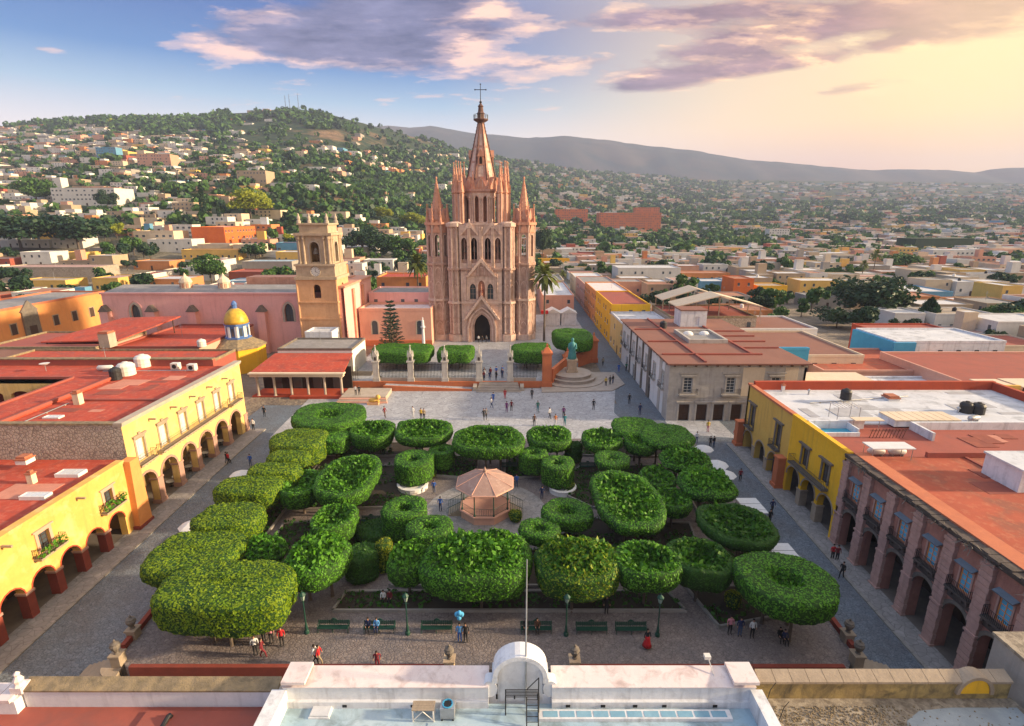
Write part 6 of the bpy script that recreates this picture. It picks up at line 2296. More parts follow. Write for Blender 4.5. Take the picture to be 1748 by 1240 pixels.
# ================================================================== the great pink church
CXX, CFY, CZ0 = atY(823, 560, 145)[0], 145.0, 1.3
CCY = CFY + 9
def zc(py):
 return atY(823, py, CFY)[2]
def oface(cx, cy, a, k, n=8):
 th = 2 * pi * k / n
 return FR(cx + a * sin(th), cy - a * cos(th), 0, th)
def oring(b, cx, cy, a, z0, z1, n=8):
 """flat-sided ring, one side towards the square"""
 b.lathe(cx, cy, [(a / cos(pi / n), z0), (a / cos(pi / n), z1)], n, pi / n - pi / 2)
def pinnacle(parent, x, y, z, h, r, m='church_orange', n=8, name='pinnacle', shaft=0.0, finial=True):
 b = MB()
 prof = []
 if shaft:
  prof += [(r * .8, z - shaft), (r * .8, z - .25), (r * 1.1, z - .15)]
 prof += [(r * 1.1, z), (r * .85, z + h * .08), (r * .78, z + h * .12), (.06, z + h * .95)]
 b.lathe(x, y, prof, n, pi / n - pi / 2)
 for k in range(4):
  a = k * pi / 2
  b.xf = FR(x + r * .8 * sin(a), y - r * .8 * cos(a), 0, a)
  b.extr([(-r * .5, z - .1), (r * .5, z - .1), (0, z + h * .24)], -.1, .14)
 b.xf = None
 if finial:
  for q in (.35, .55, .75):
   rr = r * .78 * (1 - (q - .12) / .83)
   for k in range(4):
    a = k * pi / 2 + pi / 4
    b.sphere((x + rr * cos(a), y + rr * sin(a), z + h * q), .1 + .12 * r, 4, 3)
  b.sphere((x, y, z + h * .97), .12 + .08 * r, 6, 4, 1.4)
 return b.build(name, m, parent)
def shafts(parent, cx, cy, R_, zs_, r, m, n=8, name='colonnette', ks=None):
 """slender shafts round a pier, each one a part of its own, ringed at every storey"""
 for k in (ks if ks is not None else range(n)):
  a = 2 * pi * k / n + pi / n - pi / 2
  x, y = cx + R_ * cos(a), cy + R_ * sin(a)
  b = MB()
  prof = []
  for z0, z1 in zip(zs_[:-1], zs_[1:]):
   prof += [(r * 1.6, z0), (r * 1.6, z0 + .35), (r, z0 + .5), (r, z1 - .75), (r * 1.5, z1 - .45), (r * 1.5, z1)]
  b.lathe(x, y, prof, 6)
  b.build(name, m, parent)
church = thing('parish_church', 'tall pink neo-gothic church with a tapering central spire and many pinnacles', 'church', (CXX, CCY, CZ0))
Z1, Z2, Z3, Z4 = zc(516), zc(459), zc(384), zc(322)
# ---------------------------------------------------------------- body behind
b = MB()
b.box(CXX - 9.5, CXX + 9.5, CFY + 17, CFY + 60, CZ0 - 1, 15)
b.box(CXX - 15.6, CXX + 15.6, CFY + 12, CFY + 30, CZ0 - 1, 12.5)
b.build('nave', 'church_stone', church)
b = MB()
b.extr([(CXX - 9.7, 15), (CXX + 9.7, 15), (CXX, 18.5)], CFY + 17, CFY + 60)
b.box(CXX - 15.7, CXX + 15.7, CFY + 11.9, CFY + 30.1, 12.5, 13.1)
b.build('nave_roof', 'grey_roof', church)
# ---------------------------------------------------------------- three lower storeys of the great tower
A = 9.0
S2 = A * math.tan(pi / 8)
tower = MB()
hf = 5.6
pw_, ph_ = 2.25, zc(537)
fr0 = FR(CXX, CFY, 0, 0)
band(tower, 0, 0, 0, 0, [])
tower.xf = fr0
band(tower, -hf, hf, CZ0, Z1, [(-pw_, pw_, CZ0, ph_, 'point')], 2.2)
W2 = [(-3.3, -1.5, Z1 + .7, zc(484), 'point'), (-.95, .95, Z1 + .9, zc(479), 'point'), (1.5, 3.3, Z1 + .7, zc(484), 'point')]
band(tower, -hf, hf, Z1, Z2, W2, .9)
W3 = [(u - .8, u + .8, zc(450), zc(406), 'point') for u in (-4.55, -1.85, 1.85, 4.55)]
band(tower, -5.9, 5.9, Z2, Z3, W3, 1.1, -.1)
tower.xf = None
low = tower.build('tower_front', 'church_light', church)
b = MB()
for k in range(1, 8):
 b.xf = oface(CXX, CCY, A, k)
 if k in (1, 7):
  c = -1.15 if k == 1 else 1.15
  band(b, -S2, S2, CZ0, Z2, [], .5, -.6)
  band(b, -S2, S2, Z2, Z3, [], .5, -1.0)
 else:
  band(b, -S2, S2, CZ0, Z3, [], .5, -.5)
b.xf = None
for z in (Z3 - .02,):
 oring(b, CXX, CCY, A - 1.4, z - .4, z)
b.build('tower_wall', 'church_stone', church)
b = MB()
oring(b, CXX, CCY, A - 2.4, CZ0, Z2)
oring(b, CXX, CCY + 1.5, A - 4.5, Z2, Z3)
b.build('tower_core', 'church_dark', church)
for j in range(4):
 b = MB(fr0)
 w = .45
 g = .45 * j
 op = (-pw_ - g, pw_ + g, CZ0, ph_ + g * 1.3, 'point')
 trim(b, op, w, .12 + .22 * j, 0, True, 12)
 b.build('portal_order', 'church_light' if j % 2 else 'church_stone', church)
b = MB(fr0)
op = (-pw_ - 2.0, pw_ + 2.0, CZ0, ph_ + 2.5, 'point')
pts = [(-5.2, zc(541)), (-4.6, zc(541))]
b.extr([(-5.0, zc(545)), (-4.3, zc(545)), (0, zc(510)), (4.3, zc(545)), (5.0, zc(545)), (0, zc(503))], -.1, 1.15)
gb = b.build('portal_gable', 'church_light', church)
for k in range(1, 8):
 for s in (-1, 1):
  b = MB(fr0)
  q = k / 8
  b.sphere((s * 5.0 * (1 - q), 1.0, lerp(q, [0, 1], [zc(545), zc(503)]) + .2), .22, 5, 4)
  b.build('crocket', 'church_stone', gb)
pinnacle(church, CXX, CFY - .6, zc(504), 3.0, .3, 'church_orange')
b = MB(fr0)
b.add([(-pw_ - .5, -2.18, CZ0), (pw_ + .5, -2.18, CZ0), (pw_ + .5, -2.18, ph_ + .3), (-pw_ - .5, -2.18, ph_ + .3)], [(0, 1, 2, 3)])
d = b.build('doorway', 'inside_shade', church)  # dark sheet painted for the shade inside the open door
for op in W2:
 b = MB(fr0)
 trim(b, op, .28, .14)
 b.build('window_surround', 'church_light', church)
for op in (W2[0], W2[2]):
 window(church, fr0, op, 'church_stone', 'glass', (1, 2), -.6, .12)
b = MB(fr0)
b.box(-.95, .95, -.9, -.8, W2[1][2], W2[1][3])
n_ = b.build('niche', 'church_orange', church)
b = MB(fr0)
b.lathe(0, -.35, [(.5, W2[1][2]), (.55, W2[1][2] + .4), (.42, W2[1][2] + 1.5), (.5, W2[1][2] + 2.1), (.2, W2[1][2] + 2.5), (.26, W2[1][2] + 2.8), (.02, W2[1][2] + 3.1)], 8)
b.build('niche_figure', 'brick_red_paint', n_)
b = MB(fr0)
b.extr([(-4.2, Z2 - 2.2), (-3.5, Z2 - 2.2), (0, zc(448)), (3.5, Z2 - 2.2), (4.2, Z2 - 2.2), (0, zc(440))], -.1, .7)
g2 = b.build('inner_gable', 'church_light', church)
b = MB(fr0)
b.extr([(-3.3, Z2 - 2.0), (3.3, Z2 - 2.0), (0, zc(449))], -.2, .25)
b.build('gable_field', 'church_stone', g2)
b = MB(fr0)
trim(b, (-.8, .8, Z2 - 1.6, Z2 + 1.2, 'point'), .2, .4)
b.build('gable_tracery', 'church_light', g2)
for k in range(1, 7):
 for s in (-1, 1):
  b = MB(fr0)
  q = k / 7
  b.sphere((s * 4.2 * (1 - q), .55, lerp(q, [0, 1], [Z2 - 2.2, zc(440)]) + .2), .2, 5, 4)
  b.build('crocket', 'church_stone', g2)
for fr, ops in ((fr0, W3),):
 for op in ops:
  b = MB(fr)
  trim(b, op, .26, .16, -.1)
  b.build('window_surround', 'church_light', church)
  b = MB(fr)
  c = (op[0] + op[1]) / 2
  b.box(c - .1, c + .1, -.9, -.75, op[2], op[3] - .4)
  b.box(op[0], op[1], -.9, -.78, op[2], op[2] + 1.0)
  b.build('mullion', 'church_stone', church)
  b = MB()
  q = fr(c, -1.9, op[2] + 3.0)
  b.lathe(q[0], q[1], [(.7, q[2]), (.55, q[2] + .3), (.4, q[2] + 1.0), (.15, q[2] + 1.3)], 10)
  b.build('bell', 'dark_stone', church)
for fr, u, w in ((fr0, -3.1, 2.5), (fr0, 3.1, 2.5)):
 b = MB(fr)
 b.extr([(u - w, zc(402)), (u - w + .35, zc(402)), (u, zc(386)), (u + w - .35, zc(402)), (u + w, zc(402)), (u, zc(378))], -.5, .25)
 g3 = b.build('gablet', 'church_light', church)
 b = MB(fr)
 b.extr([(u - w + .3, zc(402)), (u + w - .3, zc(402)), (u, zc(387))], -.5, .05)
 b.build('gable_field', 'church_stone', g3)
 b = MB(fr)
 b.sphere((u, .0, zc(378) + .25), .25, 5, 4, 1.5)
 b.build('finial', 'church_light', g3)
for u in (-3.2, 0.0, 3.2):
 b = MB(fr0)
 for du in (-.28, 0, .28):
  b.lathe(u + du, .1, [(.2, Z2 + .2), (.2, Z2 + .5), (.13, Z2 + .6), (.13, Z3 - 1.2), (.22, Z3 - .9), (.22, Z3 - .5)], 6)
 b.build('clustered_shaft', 'church_light', church)
for fr, ranges in ((fr0, ((-hf, -pw_ - 1.9), (pw_ + 1.9, hf))),):
 for u0, u1 in ranges:
  for z0, z1 in ((CZ0 + 1.4, 6.0), (6.4, Z1 - 1.2)):
   b = MB(fr)
   trim(b, (u0 + .15, u1 - .15, z0, z1, 'point'), .1, .12)
   b.build('blind_arch', 'church_light', church)
for u in (-4.3, -3.85, 3.85, 4.3):
 b = MB(fr0)
 b.lathe(u, .1, [(.2, Z1 + .5), (.2, Z1 + .8), (.12, Z1 + .9), (.12, Z2 - 1.0), (.2, Z2 - .7), (.2, Z2 - .3)], 6)
 b.build('colonnette', 'church_light', church)
for z, e, m in ((Z1, .35, 'church_light'), (Z2, .3, 'church_stone')):
 b = MB(fr0)
 b.box(-hf, -1.6 if z == Z1 else -2.4, -.1, .5, z - .35, z + .1)
 b.box(1.6 if z == Z1 else 2.4, hf, -.1, .5, z - .35, z + .1)
 b.box(-hf, -1.9, -.1, .3, z - .7, z - .35)
 b.box(1.9, hf, -.1, .3, z - .7, z - .35)
 b.build('cornice', m, church)
b = MB()
oring(b, CXX, CCY, A - .2, Z3 - .5, Z3 - .1)
oring(b, CXX, CCY, A + .05, Z3 - .1, Z3 + .35)
b.build('cornice', 'church_light', church)
# ---------------------------------------------------------------- clustered corner piers
PR = 1.72
piers = [(-7.2, 1.8), (7.2, 1.8), (-7.2, 15.9), (7.2, 15.9)]
for i, (px_, py_) in enumerate(piers):
 x, y = CXX + px_, CFY + py_
 t = MB()
 oring(t, x, y, PR, CZ0, Z3 + .3)
 p = t.build('corner_pier', 'church_stone', church)
 if i < 2:
  shafts(p, x, y, PR + .12, [CZ0 + 2.2, Z1, Z2, Z3], .2, 'church_light', 8, 'colonnette', None)
  for k in (0, 1, 2, 6, 7):
   fr = oface(x, y, PR, k)
   for z0, z1 in ((CZ0 + 2.8, 6.6), (7.0, Z1 - 1.0), (Z1 + .9, (Z1 + Z2) / 2), ((Z1 + Z2) / 2 + .4, Z2 - .9), (Z2 + .8, 26.6), (27.0, Z3 - 1.0)):
    b = MB(fr)
    trim(b, (-.38, .38, z0, z1, 'point'), .12, .1, 0, True, 6)
    b.build('blind_arch', 'church_light', p)
 for z, e, h, m in ((CZ0, .55, 1.9, 'church_light'), (Z1 - .5, .5, .6, 'church_light'), (Z2 - .4, .42, .5, 'church_stone'), (Z3 - .5, .5, .9, 'church_light'), ((Z1 + CZ0) / 2 + 1, .2, .25, 'church_stone')):
  b = MB()
  oring(b, x, y, PR + e, z, z + h)
  b.build('pier_ring', m, p)
 b = MB()
 b.lathe(x, y, [((PR + .4) / cos(pi / 8), Z3 + .4), (1.3, Z3 + .75), (1.2, Z3 + .8)], 8, pi / 8 - pi / 2)
 b.build('pier_cap', 'church_light', p)
# ---------------------------------------------------------------- belfry octagon
BA = 5.7
BS = BA * math.tan(pi / 8)
zb0, zb1 = Z3 + .35, Z4
b = MB()
aw = .62
wz0, wz1 = zc(381), zc(334)
front_ops = [(-1.75 - .0, -.5, wz0, wz1, 'point'), (.5, 1.75, wz0, wz1, 'point')]
for k in range(8):
 b.xf = oface(CXX, CCY, BA, k)
 if k in (0, 4):
  band(b, -BS, BS, zb0, zb1, [(-1.75, -.65, wz0, wz1, 'point'), (.65, 1.75, wz0, wz1, 'point')], .9)
 else:
  s = (-.0)
  band(b, -BS, BS, zb0, zb1, [(-.85, .85, wz0, wz1, 'point')], .9)
b.xf = None
bel = b.build('belfry', 'church_light', church)
b = MB()
oring(b, CXX, CCY, BA - 2.2, zb0, zb1 - .4)
b.build('belfry_core', 'church_orange', bel)
for k in range(8):
 a = 2 * pi * k / 8 + pi / 8 - pi / 2
 R_ = BA / cos(pi / 8)
 for da in (-.10, 0, .10):
  b = MB()
  x, y = CXX + (R_ + .05) * cos(a + da), CCY + (R_ + .05) * sin(a + da)
  b.lathe(x, y, [(.34, zb0), (.34, zb0 + .5), (.22, zb0 + .7), (.21, zb1 - 2.6), (.33, zb1 - 2.2), (.33, zb1 - 1.8)], 7)
  b.build('belfry_column', 'church_light', bel)
for k in (0, 1, 7, 2, 6):
 fr = oface(CXX, CCY, BA, k)
 for op in ([(-1.75, -.65, wz0, wz1, 'point'), (.65, 1.75, wz0, wz1, 'point')] if k == 0 else [(-.85, .85, wz0, wz1, 'point')]):
  b = MB(fr)
  trim(b, op, .22, .14)
  b.build('arch_moulding', 'church_spire', bel)
 if k == 0:
  for u in (-.4, 0.0, .4):
   b = MB(fr)
   b.lathe(u, .05, [(.26, zb0), (.26, zb0 + .5), (.16, zb0 + .7), (.15, zb1 - 2.8), (.25, zb1 - 2.4), (.25, zb1 - 2.0)], 7)
   b.build('belfry_column', 'church_light', bel)
b = MB()
oring(b, CXX, CCY, BA + .15, zb1 - .9, zb1 - .5)
oring(b, CXX, CCY, BA + .4, zb1 - .5, zb1)
b.build('cornice', 'church_spire', bel)
b = MB()
oring(b, CXX, CCY, BA + .3, zb0 - .01, zb0 + .35)
b.build('base_course', 'church_light', bel)
for sx_ in (-1, 1):
 for (ox, oy, top, r) in ((6.5, -5.6, 399, .95), (5.2, -6.4, 404, .85), (6.9, 5.6, 401, .95), (5.4, 6.4, 404, .85), (7.3, -3.6, 406, .75)):
  x, y = CXX + sx_ * ox, CCY + oy
  zt = atY(823, 110 + top / 2.43, y)[2]
  pinnacle(church, x, y, Z4 - .8, zt - Z4 + .8, r, 'church_orange', 8, 'pinnacle', Z4 - .8 - (Z3 + .3))
  for k in range(6):
   a = k * pi / 3
   b = MB()
   b.lathe(x + r * .82 * cos(a), y + r * .82 * sin(a), [(.15, Z3 + .5), (.1, Z3 + .9), (.1, Z4 - 1.6), (.16, Z4 - 1.3)], 5)
   b.build('colonnette', 'church_light', church)
# ---------------------------------------------------------------- spire
sz0, sz1 = Z4, zc(199)
b = MB()
NS = 8
b.lathe(CXX, CCY, [(5.3, sz0), (4.5, sz0 + 1.5), (4.25, sz0 + 2.4), (.80, sz1)], NS, pi / NS - pi / 2)
sp = b.build('spire', 'church_spire', church)
for k in range(NS):
 a = 2 * pi * k / NS + pi / NS - pi / 2
 b = MB()
 b.tube((CXX + 4.3 * cos(a), CCY + 4.3 * sin(a), sz0 + 2.4), (CXX + .82 * cos(a), CCY + .82 * sin(a), sz1), .2, .12, 5)
 b.build('spire_rib', 'church_dark', sp)
 b = MB()
 for j in range(17):
  q = (j + .5) / 17
  r = 4.4 + (.9 - 4.4) * q
  z = sz0 + 2.4 + (sz1 - sz0 - 2.4) * q
  b.sphere((CXX + r * cos(a), CCY + r * sin(a), z), .24 - .1 * q, 4, 3)
 b.build('crockets', 'church_dark', sp)
 fr = None
 am = a + pi / NS
 b = MB()
 for (q0, q1, w) in ((.06, .30, .30), (.34, .56, .24), (.60, .80, .17)):
  P4 = []
  for q, s in ((q0, -1), (q0, 1), (q1, 1), (q1, -1)):
   r = (4.25 + (.8 - 4.25) * q) * cos(pi / NS) + .04
   z = sz0 + 2.4 + (sz1 - sz0 - 2.4) * q
   ww = r * math.tan(pi / NS) * .45 * s
   P4.append((CXX + r * cos(am) - ww * sin(am), CCY + r * sin(am) + ww * cos(am), z))
  b.quad(*P4)
 b.build('spire_panel', 'church_light', sp)
 th = 2 * pi * k / NS
 fr = FR(CXX + 4.75 * sin(th), CCY - 4.75 * cos(th), 0, th)
 b = MB(fr)
 b.extr([(-1.7, sz0), (1.7, sz0), (0, zc(299))], -.9, .2)
 g = b.build('foot_gable', 'church_orange', sp)
 b = MB(fr)
 trim(b, (-.45, .45, sz0 + .5, sz0 + 2.6, 'point'), .14, .28)
 b.build('gable_tracery', 'church_light', g)
 ar = 2 * pi * k / NS + pi / NS - pi / 2
 pinnacle(church, CXX + 5.5 * cos(ar), CCY + 5.5 * sin(ar), sz0, 4.6, .5, 'church_orange', 6)
for k in range(0, NS):
 th = 2 * pi * k / NS
 q = .34
 r = (4.25 + (.8 - 4.25) * q) * cos(pi / NS)
 z = sz0 + 2.4 + (sz1 - sz0 - 2.4) * q
 fr = FR(CXX + r * sin(th), CCY - r * cos(th), 0, th)
 if k % 2:
  continue
 b = MB(fr)
 b.box(-.75, .75, -1.2, .45, z - 1.2, z + 1.0)
 b.extr([(-1.0, z + 1.0), (1.0, z + 1.0), (0, z + 2.9)], -1.2, .6)
 l = b.build('spire_window', 'church_orange', sp)
 b = MB(fr)
 b.add([(p_[0], .47, p_[1]) for p_ in [(-.38, z - .9)] + curve_pts(-.38, .38, z - .9, z + 1.0, 'point') + [(.38, z - .9)]], [tuple(range(11))])
 b.build('opening', 'inside_shade', l)
b = MB()
b.lathe(CXX, CCY, [(.85, sz1 - .3), (1.0, sz1), (1.9, sz1 + .5), (2.0, sz1 + .6), (2.0, sz1 + .8), (.1, sz1 + .82)], 12)
gl = b.build('gallery', 'church_dark', church)
b = MB()
for k in range(16):
 a = 2 * pi * k / 16
 a2 = 2 * pi * (k + 1) / 16
 b.tube((CXX + 1.9 * cos(a), CCY + 1.9 * sin(a), sz1 + .8), (CXX + 1.9 * cos(a), CCY + 1.9 * sin(a), sz1 + 1.9), .05, n=4)
 b.tube((CXX + 1.9 * cos(a), CCY + 1.9 * sin(a), sz1 + 1.9), (CXX + 1.9 * cos(a2), CCY + 1.9 * sin(a2), sz1 + 1.9), .05, n=4)
b.build('railing', 'iron', gl)
zl = zc(163)
b = MB()
hl = zl - sz1
b.lathe(CXX, CCY, [(1.0, sz1 + .8), (.95, sz1 + hl * .4), (1.15, sz1 + hl * .44), (.75, sz1 + hl * .55), (.62, sz1 + hl * .78), (.8, sz1 + hl * .82), (.35, sz1 + hl * .93), (.14, sz1 + hl)], 8)
ln = b.build('lantern', 'church_dark', church)
b = MB()
b.sphere((CXX, CCY, zl + .15), .35, 8, 6)
zt = zc(129)
b.tube((CXX, CCY, zl), (CXX, CCY, zt), .11, .08, 6)
zx = zc(139)
b.tube((CXX - 1.45, CCY, zx), (CXX + 1.45, CCY, zx), .09, n=6)
for p_ in ((CXX - 1.45, zx), (CXX + 1.45, zx), (CXX, zt)):
 b.sphere((p_[0], CCY, p_[1]), .2, 6, 4)
b.build('cross', 'iron', church)
# ---------------------------------------------------------------- flanking towers
def side_tower(px_, lab):
 Yt = CFY + 5.0
 x = atY(px_, 400, Yt)[0]
 z_ = lambda py: atY(px_, py, Yt)[2]
 a = 3.0
 t = MB()
 zA, zB, zC = z_(509), z_(449), z_(383)
 oring(t, x, Yt, a, CZ0 - .3, zB)
 tw = t.build('flank_tower', 'church_stone', church)
 b = MB()
 for k in range(8):
  b.xf = oface(x, Yt, a, k)
  s = a * math.tan(pi / 8)
  band(b, -s, s, zB, zC, [(-.62, .62, z_(437), z_(400), 'point')], .6)
 b.xf = None
 b.build('open_belfry', 'church_stone', tw)
 shafts(tw, x, Yt, a + .2, [CZ0 + 1.5, zA, zB, zC], .19, 'church_light')
 for k in (0, 1, 2, 6, 7):
  fr = oface(x, Yt, a, k)
  for z0, z1 in ((CZ0 + 2.5, 6.5), (7.0, zA - 1), (zA + 1.0, (zA + zB) / 2), ((zA + zB) / 2 + .4, zB - 1)):
   b = MB(fr)
   trim(b, (-.75, .75, z0, z1, 'point'), .16, .12, 0, True, 6)
   b.build('blind_arch', 'church_light', tw)
  b = MB(fr)
  trim(b, (-.62, .62, z_(437), z_(400), 'point'), .18, .12)
  b.box(-.07, .07, -.35, -.25, z_(437), z_(402))
  b.build('arch_moulding', 'church_light', tw)
  b = MB(fr)
  b.extr([(-1.1, zC - 2.2), (1.1, zC - 2.2), (0, zC + .9)], -.1, .25)
  b.build('gablet', 'church_orange', tw)
 for z, e, h, m in ((CZ0 - .2, .5, 1.7, 'church_light'), (zA - .4, .4, .6, 'church_light'), (zB - .4, .4, .55, 'church_stone'), (zC - .2, .5, .7, 'church_orange')):
  b = MB()
  oring(b, x, Yt, a + e, z, z + h)
  b.build('tower_ring', m, tw)
 zt_ = z_(303)
 b = MB()
 b.lathe(x, Yt, [(2.5, zC + .5), (2.5, zC + 2.0), (1.9, zC + 2.6), (1.75, zC + 3.0), (.09, zt_ - .4)], 8, pi / 8 - pi / 2)
 b.sphere((x, Yt, zt_ - .2), .28, 6, 5, 1.5)
 s_ = b.build('tower_spire', 'church_orange', tw)
 for k in range(8):
  an = 2 * pi * k / 8 + pi / 8 - pi / 2
  b = MB()
  for j in range(8):
   q = (j + .5) / 8
   r = 1.8 * (1 - q) + .1
   b.sphere((x + r * cos(an), Yt + r * sin(an), zC + 3.0 + (zt_ - zC - 3.4) * q), .17 - .08 * q, 4, 3)
  b.build('crockets', 'church_spire', s_)
  pinnacle(tw, x + 2.95 * cos(an), Yt + 2.95 * sin(an), zC + .5, z_(352) - zC, .42, 'church_orange', 6, shaft=.9)
  fr = FR(x + 2.2 * sin(2 * pi * k / 8), Yt - 2.2 * cos(2 * pi * k / 8), 0, 2 * pi * k / 8)
  b = MB(fr)
  b.extr([(-.8, zC + 1.2), (.8, zC + 1.2), (0, zC + 4.2)], -.4, .3)
  b.build('spire_gablet', 'church_spire', s_)
side_tower(748, 'left')
side_tower(894, 'right')
b = MB()
b.box(CXX - 10.0, CXX - 8.5, CFY + 4, CFY + 10, CZ0, Z2)
b.box(CXX + 8.5, CXX + 10.0, CFY + 4, CFY + 10, CZ0, Z2)
b.build('linking_wall', 'church_dark', church)
# ================================================================== churchyard in front
AZ = 1.25
ax0, ax1 = -36.5, 22.3
b = MB()
b.poly([(ax0, 107.6), (7.4, 107.6), (13.8, 120.2), (20.6, 128.3), (ax1, 140), (ax1, 188), (ax0, 188)], -.3, AZ)
struct(b.build('churchyard_paving', 'plaza_slab'))
b = MB()
b.box(-38, 7.0, 107.1, 107.58, -.2, AZ + .06)
b.build('churchyard_wall', 'terracotta_wall')
tag(bpy.context.scene.objects['churchyard_wall'], 'low terracotta retaining wall under the churchyard fence', 'wall')
stx0, stx1 = P(817, 672)[0], P(884, 672)[0]
st = thing('church_steps', 'broad grey stone steps rising from the plaza to the churchyard gate', 'steps', ((stx0 + stx1) / 2, 105, 0))
for k in range(7):
 b = MB()
 b.box(stx0 - .1 * k, stx1 + .1 * k, 107.4 - .52 * (k + 1), 107.08 if k == 0 else 107.4 - .52 * k, -.1, AZ - .18 * k)
 b.build('step', 'fountain_stone', st)
for s, x in ((-1, stx0 - .9), (1, stx1 + .9)):
 b = MB()
 b.box(x - .4, x + .4, 104.6, 107.08, -.1, .9)
 b.build('cheek_block', 'pale_stone', st)
t = thing('ramp', 'long red-walled ramp to the left of the church steps', 'ramp', (-18, 105, 0))
xa = P(655, 668)[0]
b = MB()
b.add([(xa, 104.6, 0), (stx0 - 1.5, 104.6, 0), (stx0 - 1.5, 105.0, 0), (xa, 105.0, 0), (xa, 104.6, 1.2), (stx0 - 1.5, 104.6, .35), (stx0 - 1.5, 105.0, .35), (xa, 105.0, 1.2)],
 [(4, 5, 6, 7), (0, 1, 5, 4), (1, 2, 6, 5), (2, 3, 7, 6), (3, 0, 4, 7)])
b.build('ramp_wall', 'terracotta_wall', t)
b = MB()
b.add([(xa, 105.02, 0), (stx0 - 1.5, 105.02, 0), (stx0 - 1.5, 107.06, 0), (xa, 107.06, 0), (xa, 105.02, .9), (stx0 - 1.5, 105.02, .1), (stx0 - 1.5, 107.06, .1), (xa, 107.06, .9)],
 [(4, 5, 6, 7), (0, 1, 5, 4), (1, 2, 6, 5), (2, 3, 7, 6), (3, 0, 4, 7)])
b.build('ramp_floor', 'plaza_slab', t)
FY = 107.9
posts = []
for px_ in (643, 702, 760, 818, 871):
 posts.append(atY(px_, 640, FY)[0])
lbs = ['gothic stone gatepost at the left end of the churchyard fence', 'gothic stone fence post before the longest hedge', 'gothic stone fence post between the two left hedges', 'gothic stone gatepost left of the church steps', 'gothic stone gatepost right of the church steps']
for x, lb in zip(posts, lbs):
 t = thing('fence_post', lb, 'gatepost', (x, FY, AZ), 'gothic posts of the churchyard fence')
 b = MB()
 b.box(x - .75, x + .75, FY - .75, FY + .75, AZ, AZ + .8)
 b.box(x - .6, x + .6, FY - .6, FY + .6, AZ + .8, AZ + 4.2)
 b.box(x - .78, x + .78, FY - .78, FY + .78, AZ + 4.2, AZ + 4.5)
 b.build('shaft', 'post_stone', t)
 b = MB()
 b.box(x - .5, x + .5, FY - .5, FY + .5, AZ + 4.5, AZ + 5.6)
 for k in range(4):
  a = k * pi / 2
  b.xf = FR(x + .5 * sin(a), FY - .5 * cos(a), 0, a)
  b.extr([(-.6, AZ + 5.4), (.6, AZ + 5.4), (0, AZ + 6.7)], -.1, .12)
 b.xf = None
 b.lathe(x, FY, [(.5, AZ + 5.5), (.4, AZ + 6.2), (.06, AZ + 7.7)], 4, pi / 4)
 b.sphere((x, FY, AZ + 7.75), .16, 6, 4)
 b.build('gothic_top', 'post_stone', t)
 b = MB(FR(x, FY - .5, 0, 0))
 b.add([(p_[0], .01, p_[1]) for p_ in [(-.25, AZ + 4.6)] + curve_pts(-.25, .25, AZ + 4.6, AZ + 5.5, 'point') + [(.25, AZ + 4.6)]], [tuple(range(11))])
 b.build('niche', 'soot_stone', t)  # flat dark sheet, a recess's shade put into its colour
for (xa, xb), lb in zip(((posts[0], posts[1]), (posts[1], posts[2]), (posts[2], posts[3]), (posts[4], atY(921, 640, FY)[0])), ('iron fence panel before the longest hedge', 'iron fence panel before the right half of the long hedge', 'iron fence panel before the short hedge', 'iron fence panel between gatepost and orange pillar')):
 t = thing('iron_fence', lb, 'fence', ((xa + xb) / 2, FY, AZ), 'iron panels of the churchyard fence')
 b = MB()
 b.box(xa + .76, xb - .76, FY - .2, FY + .2, AZ, AZ + .7)
 b.build('plinth', 'pale_stone', t)
 for z in (AZ + 1.0, AZ + 3.6):
  b = MB()
  b.box(xa + .6, xb - .6, FY - .03, FY + .03, z, z + .08)
  b.build('rail', 'iron', t)
 n = int((xb - xa - 1.4) / .3)
 first = None
 for k in range(n + 1):
  x = xa + .7 + (xb - xa - 1.4) * k / n
  if first is None:
   bb = MB()
   bb.box(-.035, .035, -.035, .035, 0, 3.2)
   bb.lathe(0, 0, [(.07, 3.2), (.001, 3.5)], 4)
   o = bb.build('bar', 'iron', None)
   o.parent = t
   first = o.data
  else:
   o = use('bar', first, t)
  o.location = (x - (xa + xb) / 2, 0, .7)
t = thing('side_gate', 'iron side gate and stone steps left of the churchyard fence', 'gate', (-34, 108, 0))
for k in range(9):
 b = MB()
 b.box(-41.8 + .0, -31.2, 109 + .5 * k, 109.5 + .5 * k, 0, .5 + .16 * k)
 b.build('step', 'dark_stone', t)
for x in (-41, -36.8):
 for k in range(8):
  b = MB()
  b.box(x + .5 * k, x + .5 * k + .06, 108.6, 108.66, .3, 4.2)
  b.build('bar', 'iron', t)
for px_, py_, y, lb, h in ((933, 655, 107.9, 'tall orange pillar with a pointed cap right of the fence', 7.3), (1012, 620, 128, 'orange pillar with a pointed cap at the back of the fountain wall', 5.4), (968, 630, 120, 'short orange pillar in the middle of the curved fountain wall', 3.4)):
 x = atY(px_, py_, y)[0]
 t = thing('gate_pillar', lb, 'pillar', (x, y, 0), 'orange pillars of the churchyard wall')
 b = MB()
 b.box(x - .95, x + .95, y - .95, y + .95, 0, h)
 b.box(x - 1.1, x + 1.1, y - 1.1, y + 1.1, 0, 1.1)
 b.build('shaft', 'terracotta_wall', t)
 b = MB()
 b.box(x - 1.15, x + 1.15, y - 1.15, y + 1.15, h, h + .35)
 b.lathe(x, y, [(1.35, h + .35), (.45, h + 1.3), (.25, h + 1.45), (.32, h + 1.8), (.02, h + 2.3)], 4, pi / 4)
 b.build('cap', 'terracotta_wall', t)
xA, xB, xC = atY(941, 650, 107.9)[0], atY(968, 630, 120)[0], atY(1012, 620, 128)[0]
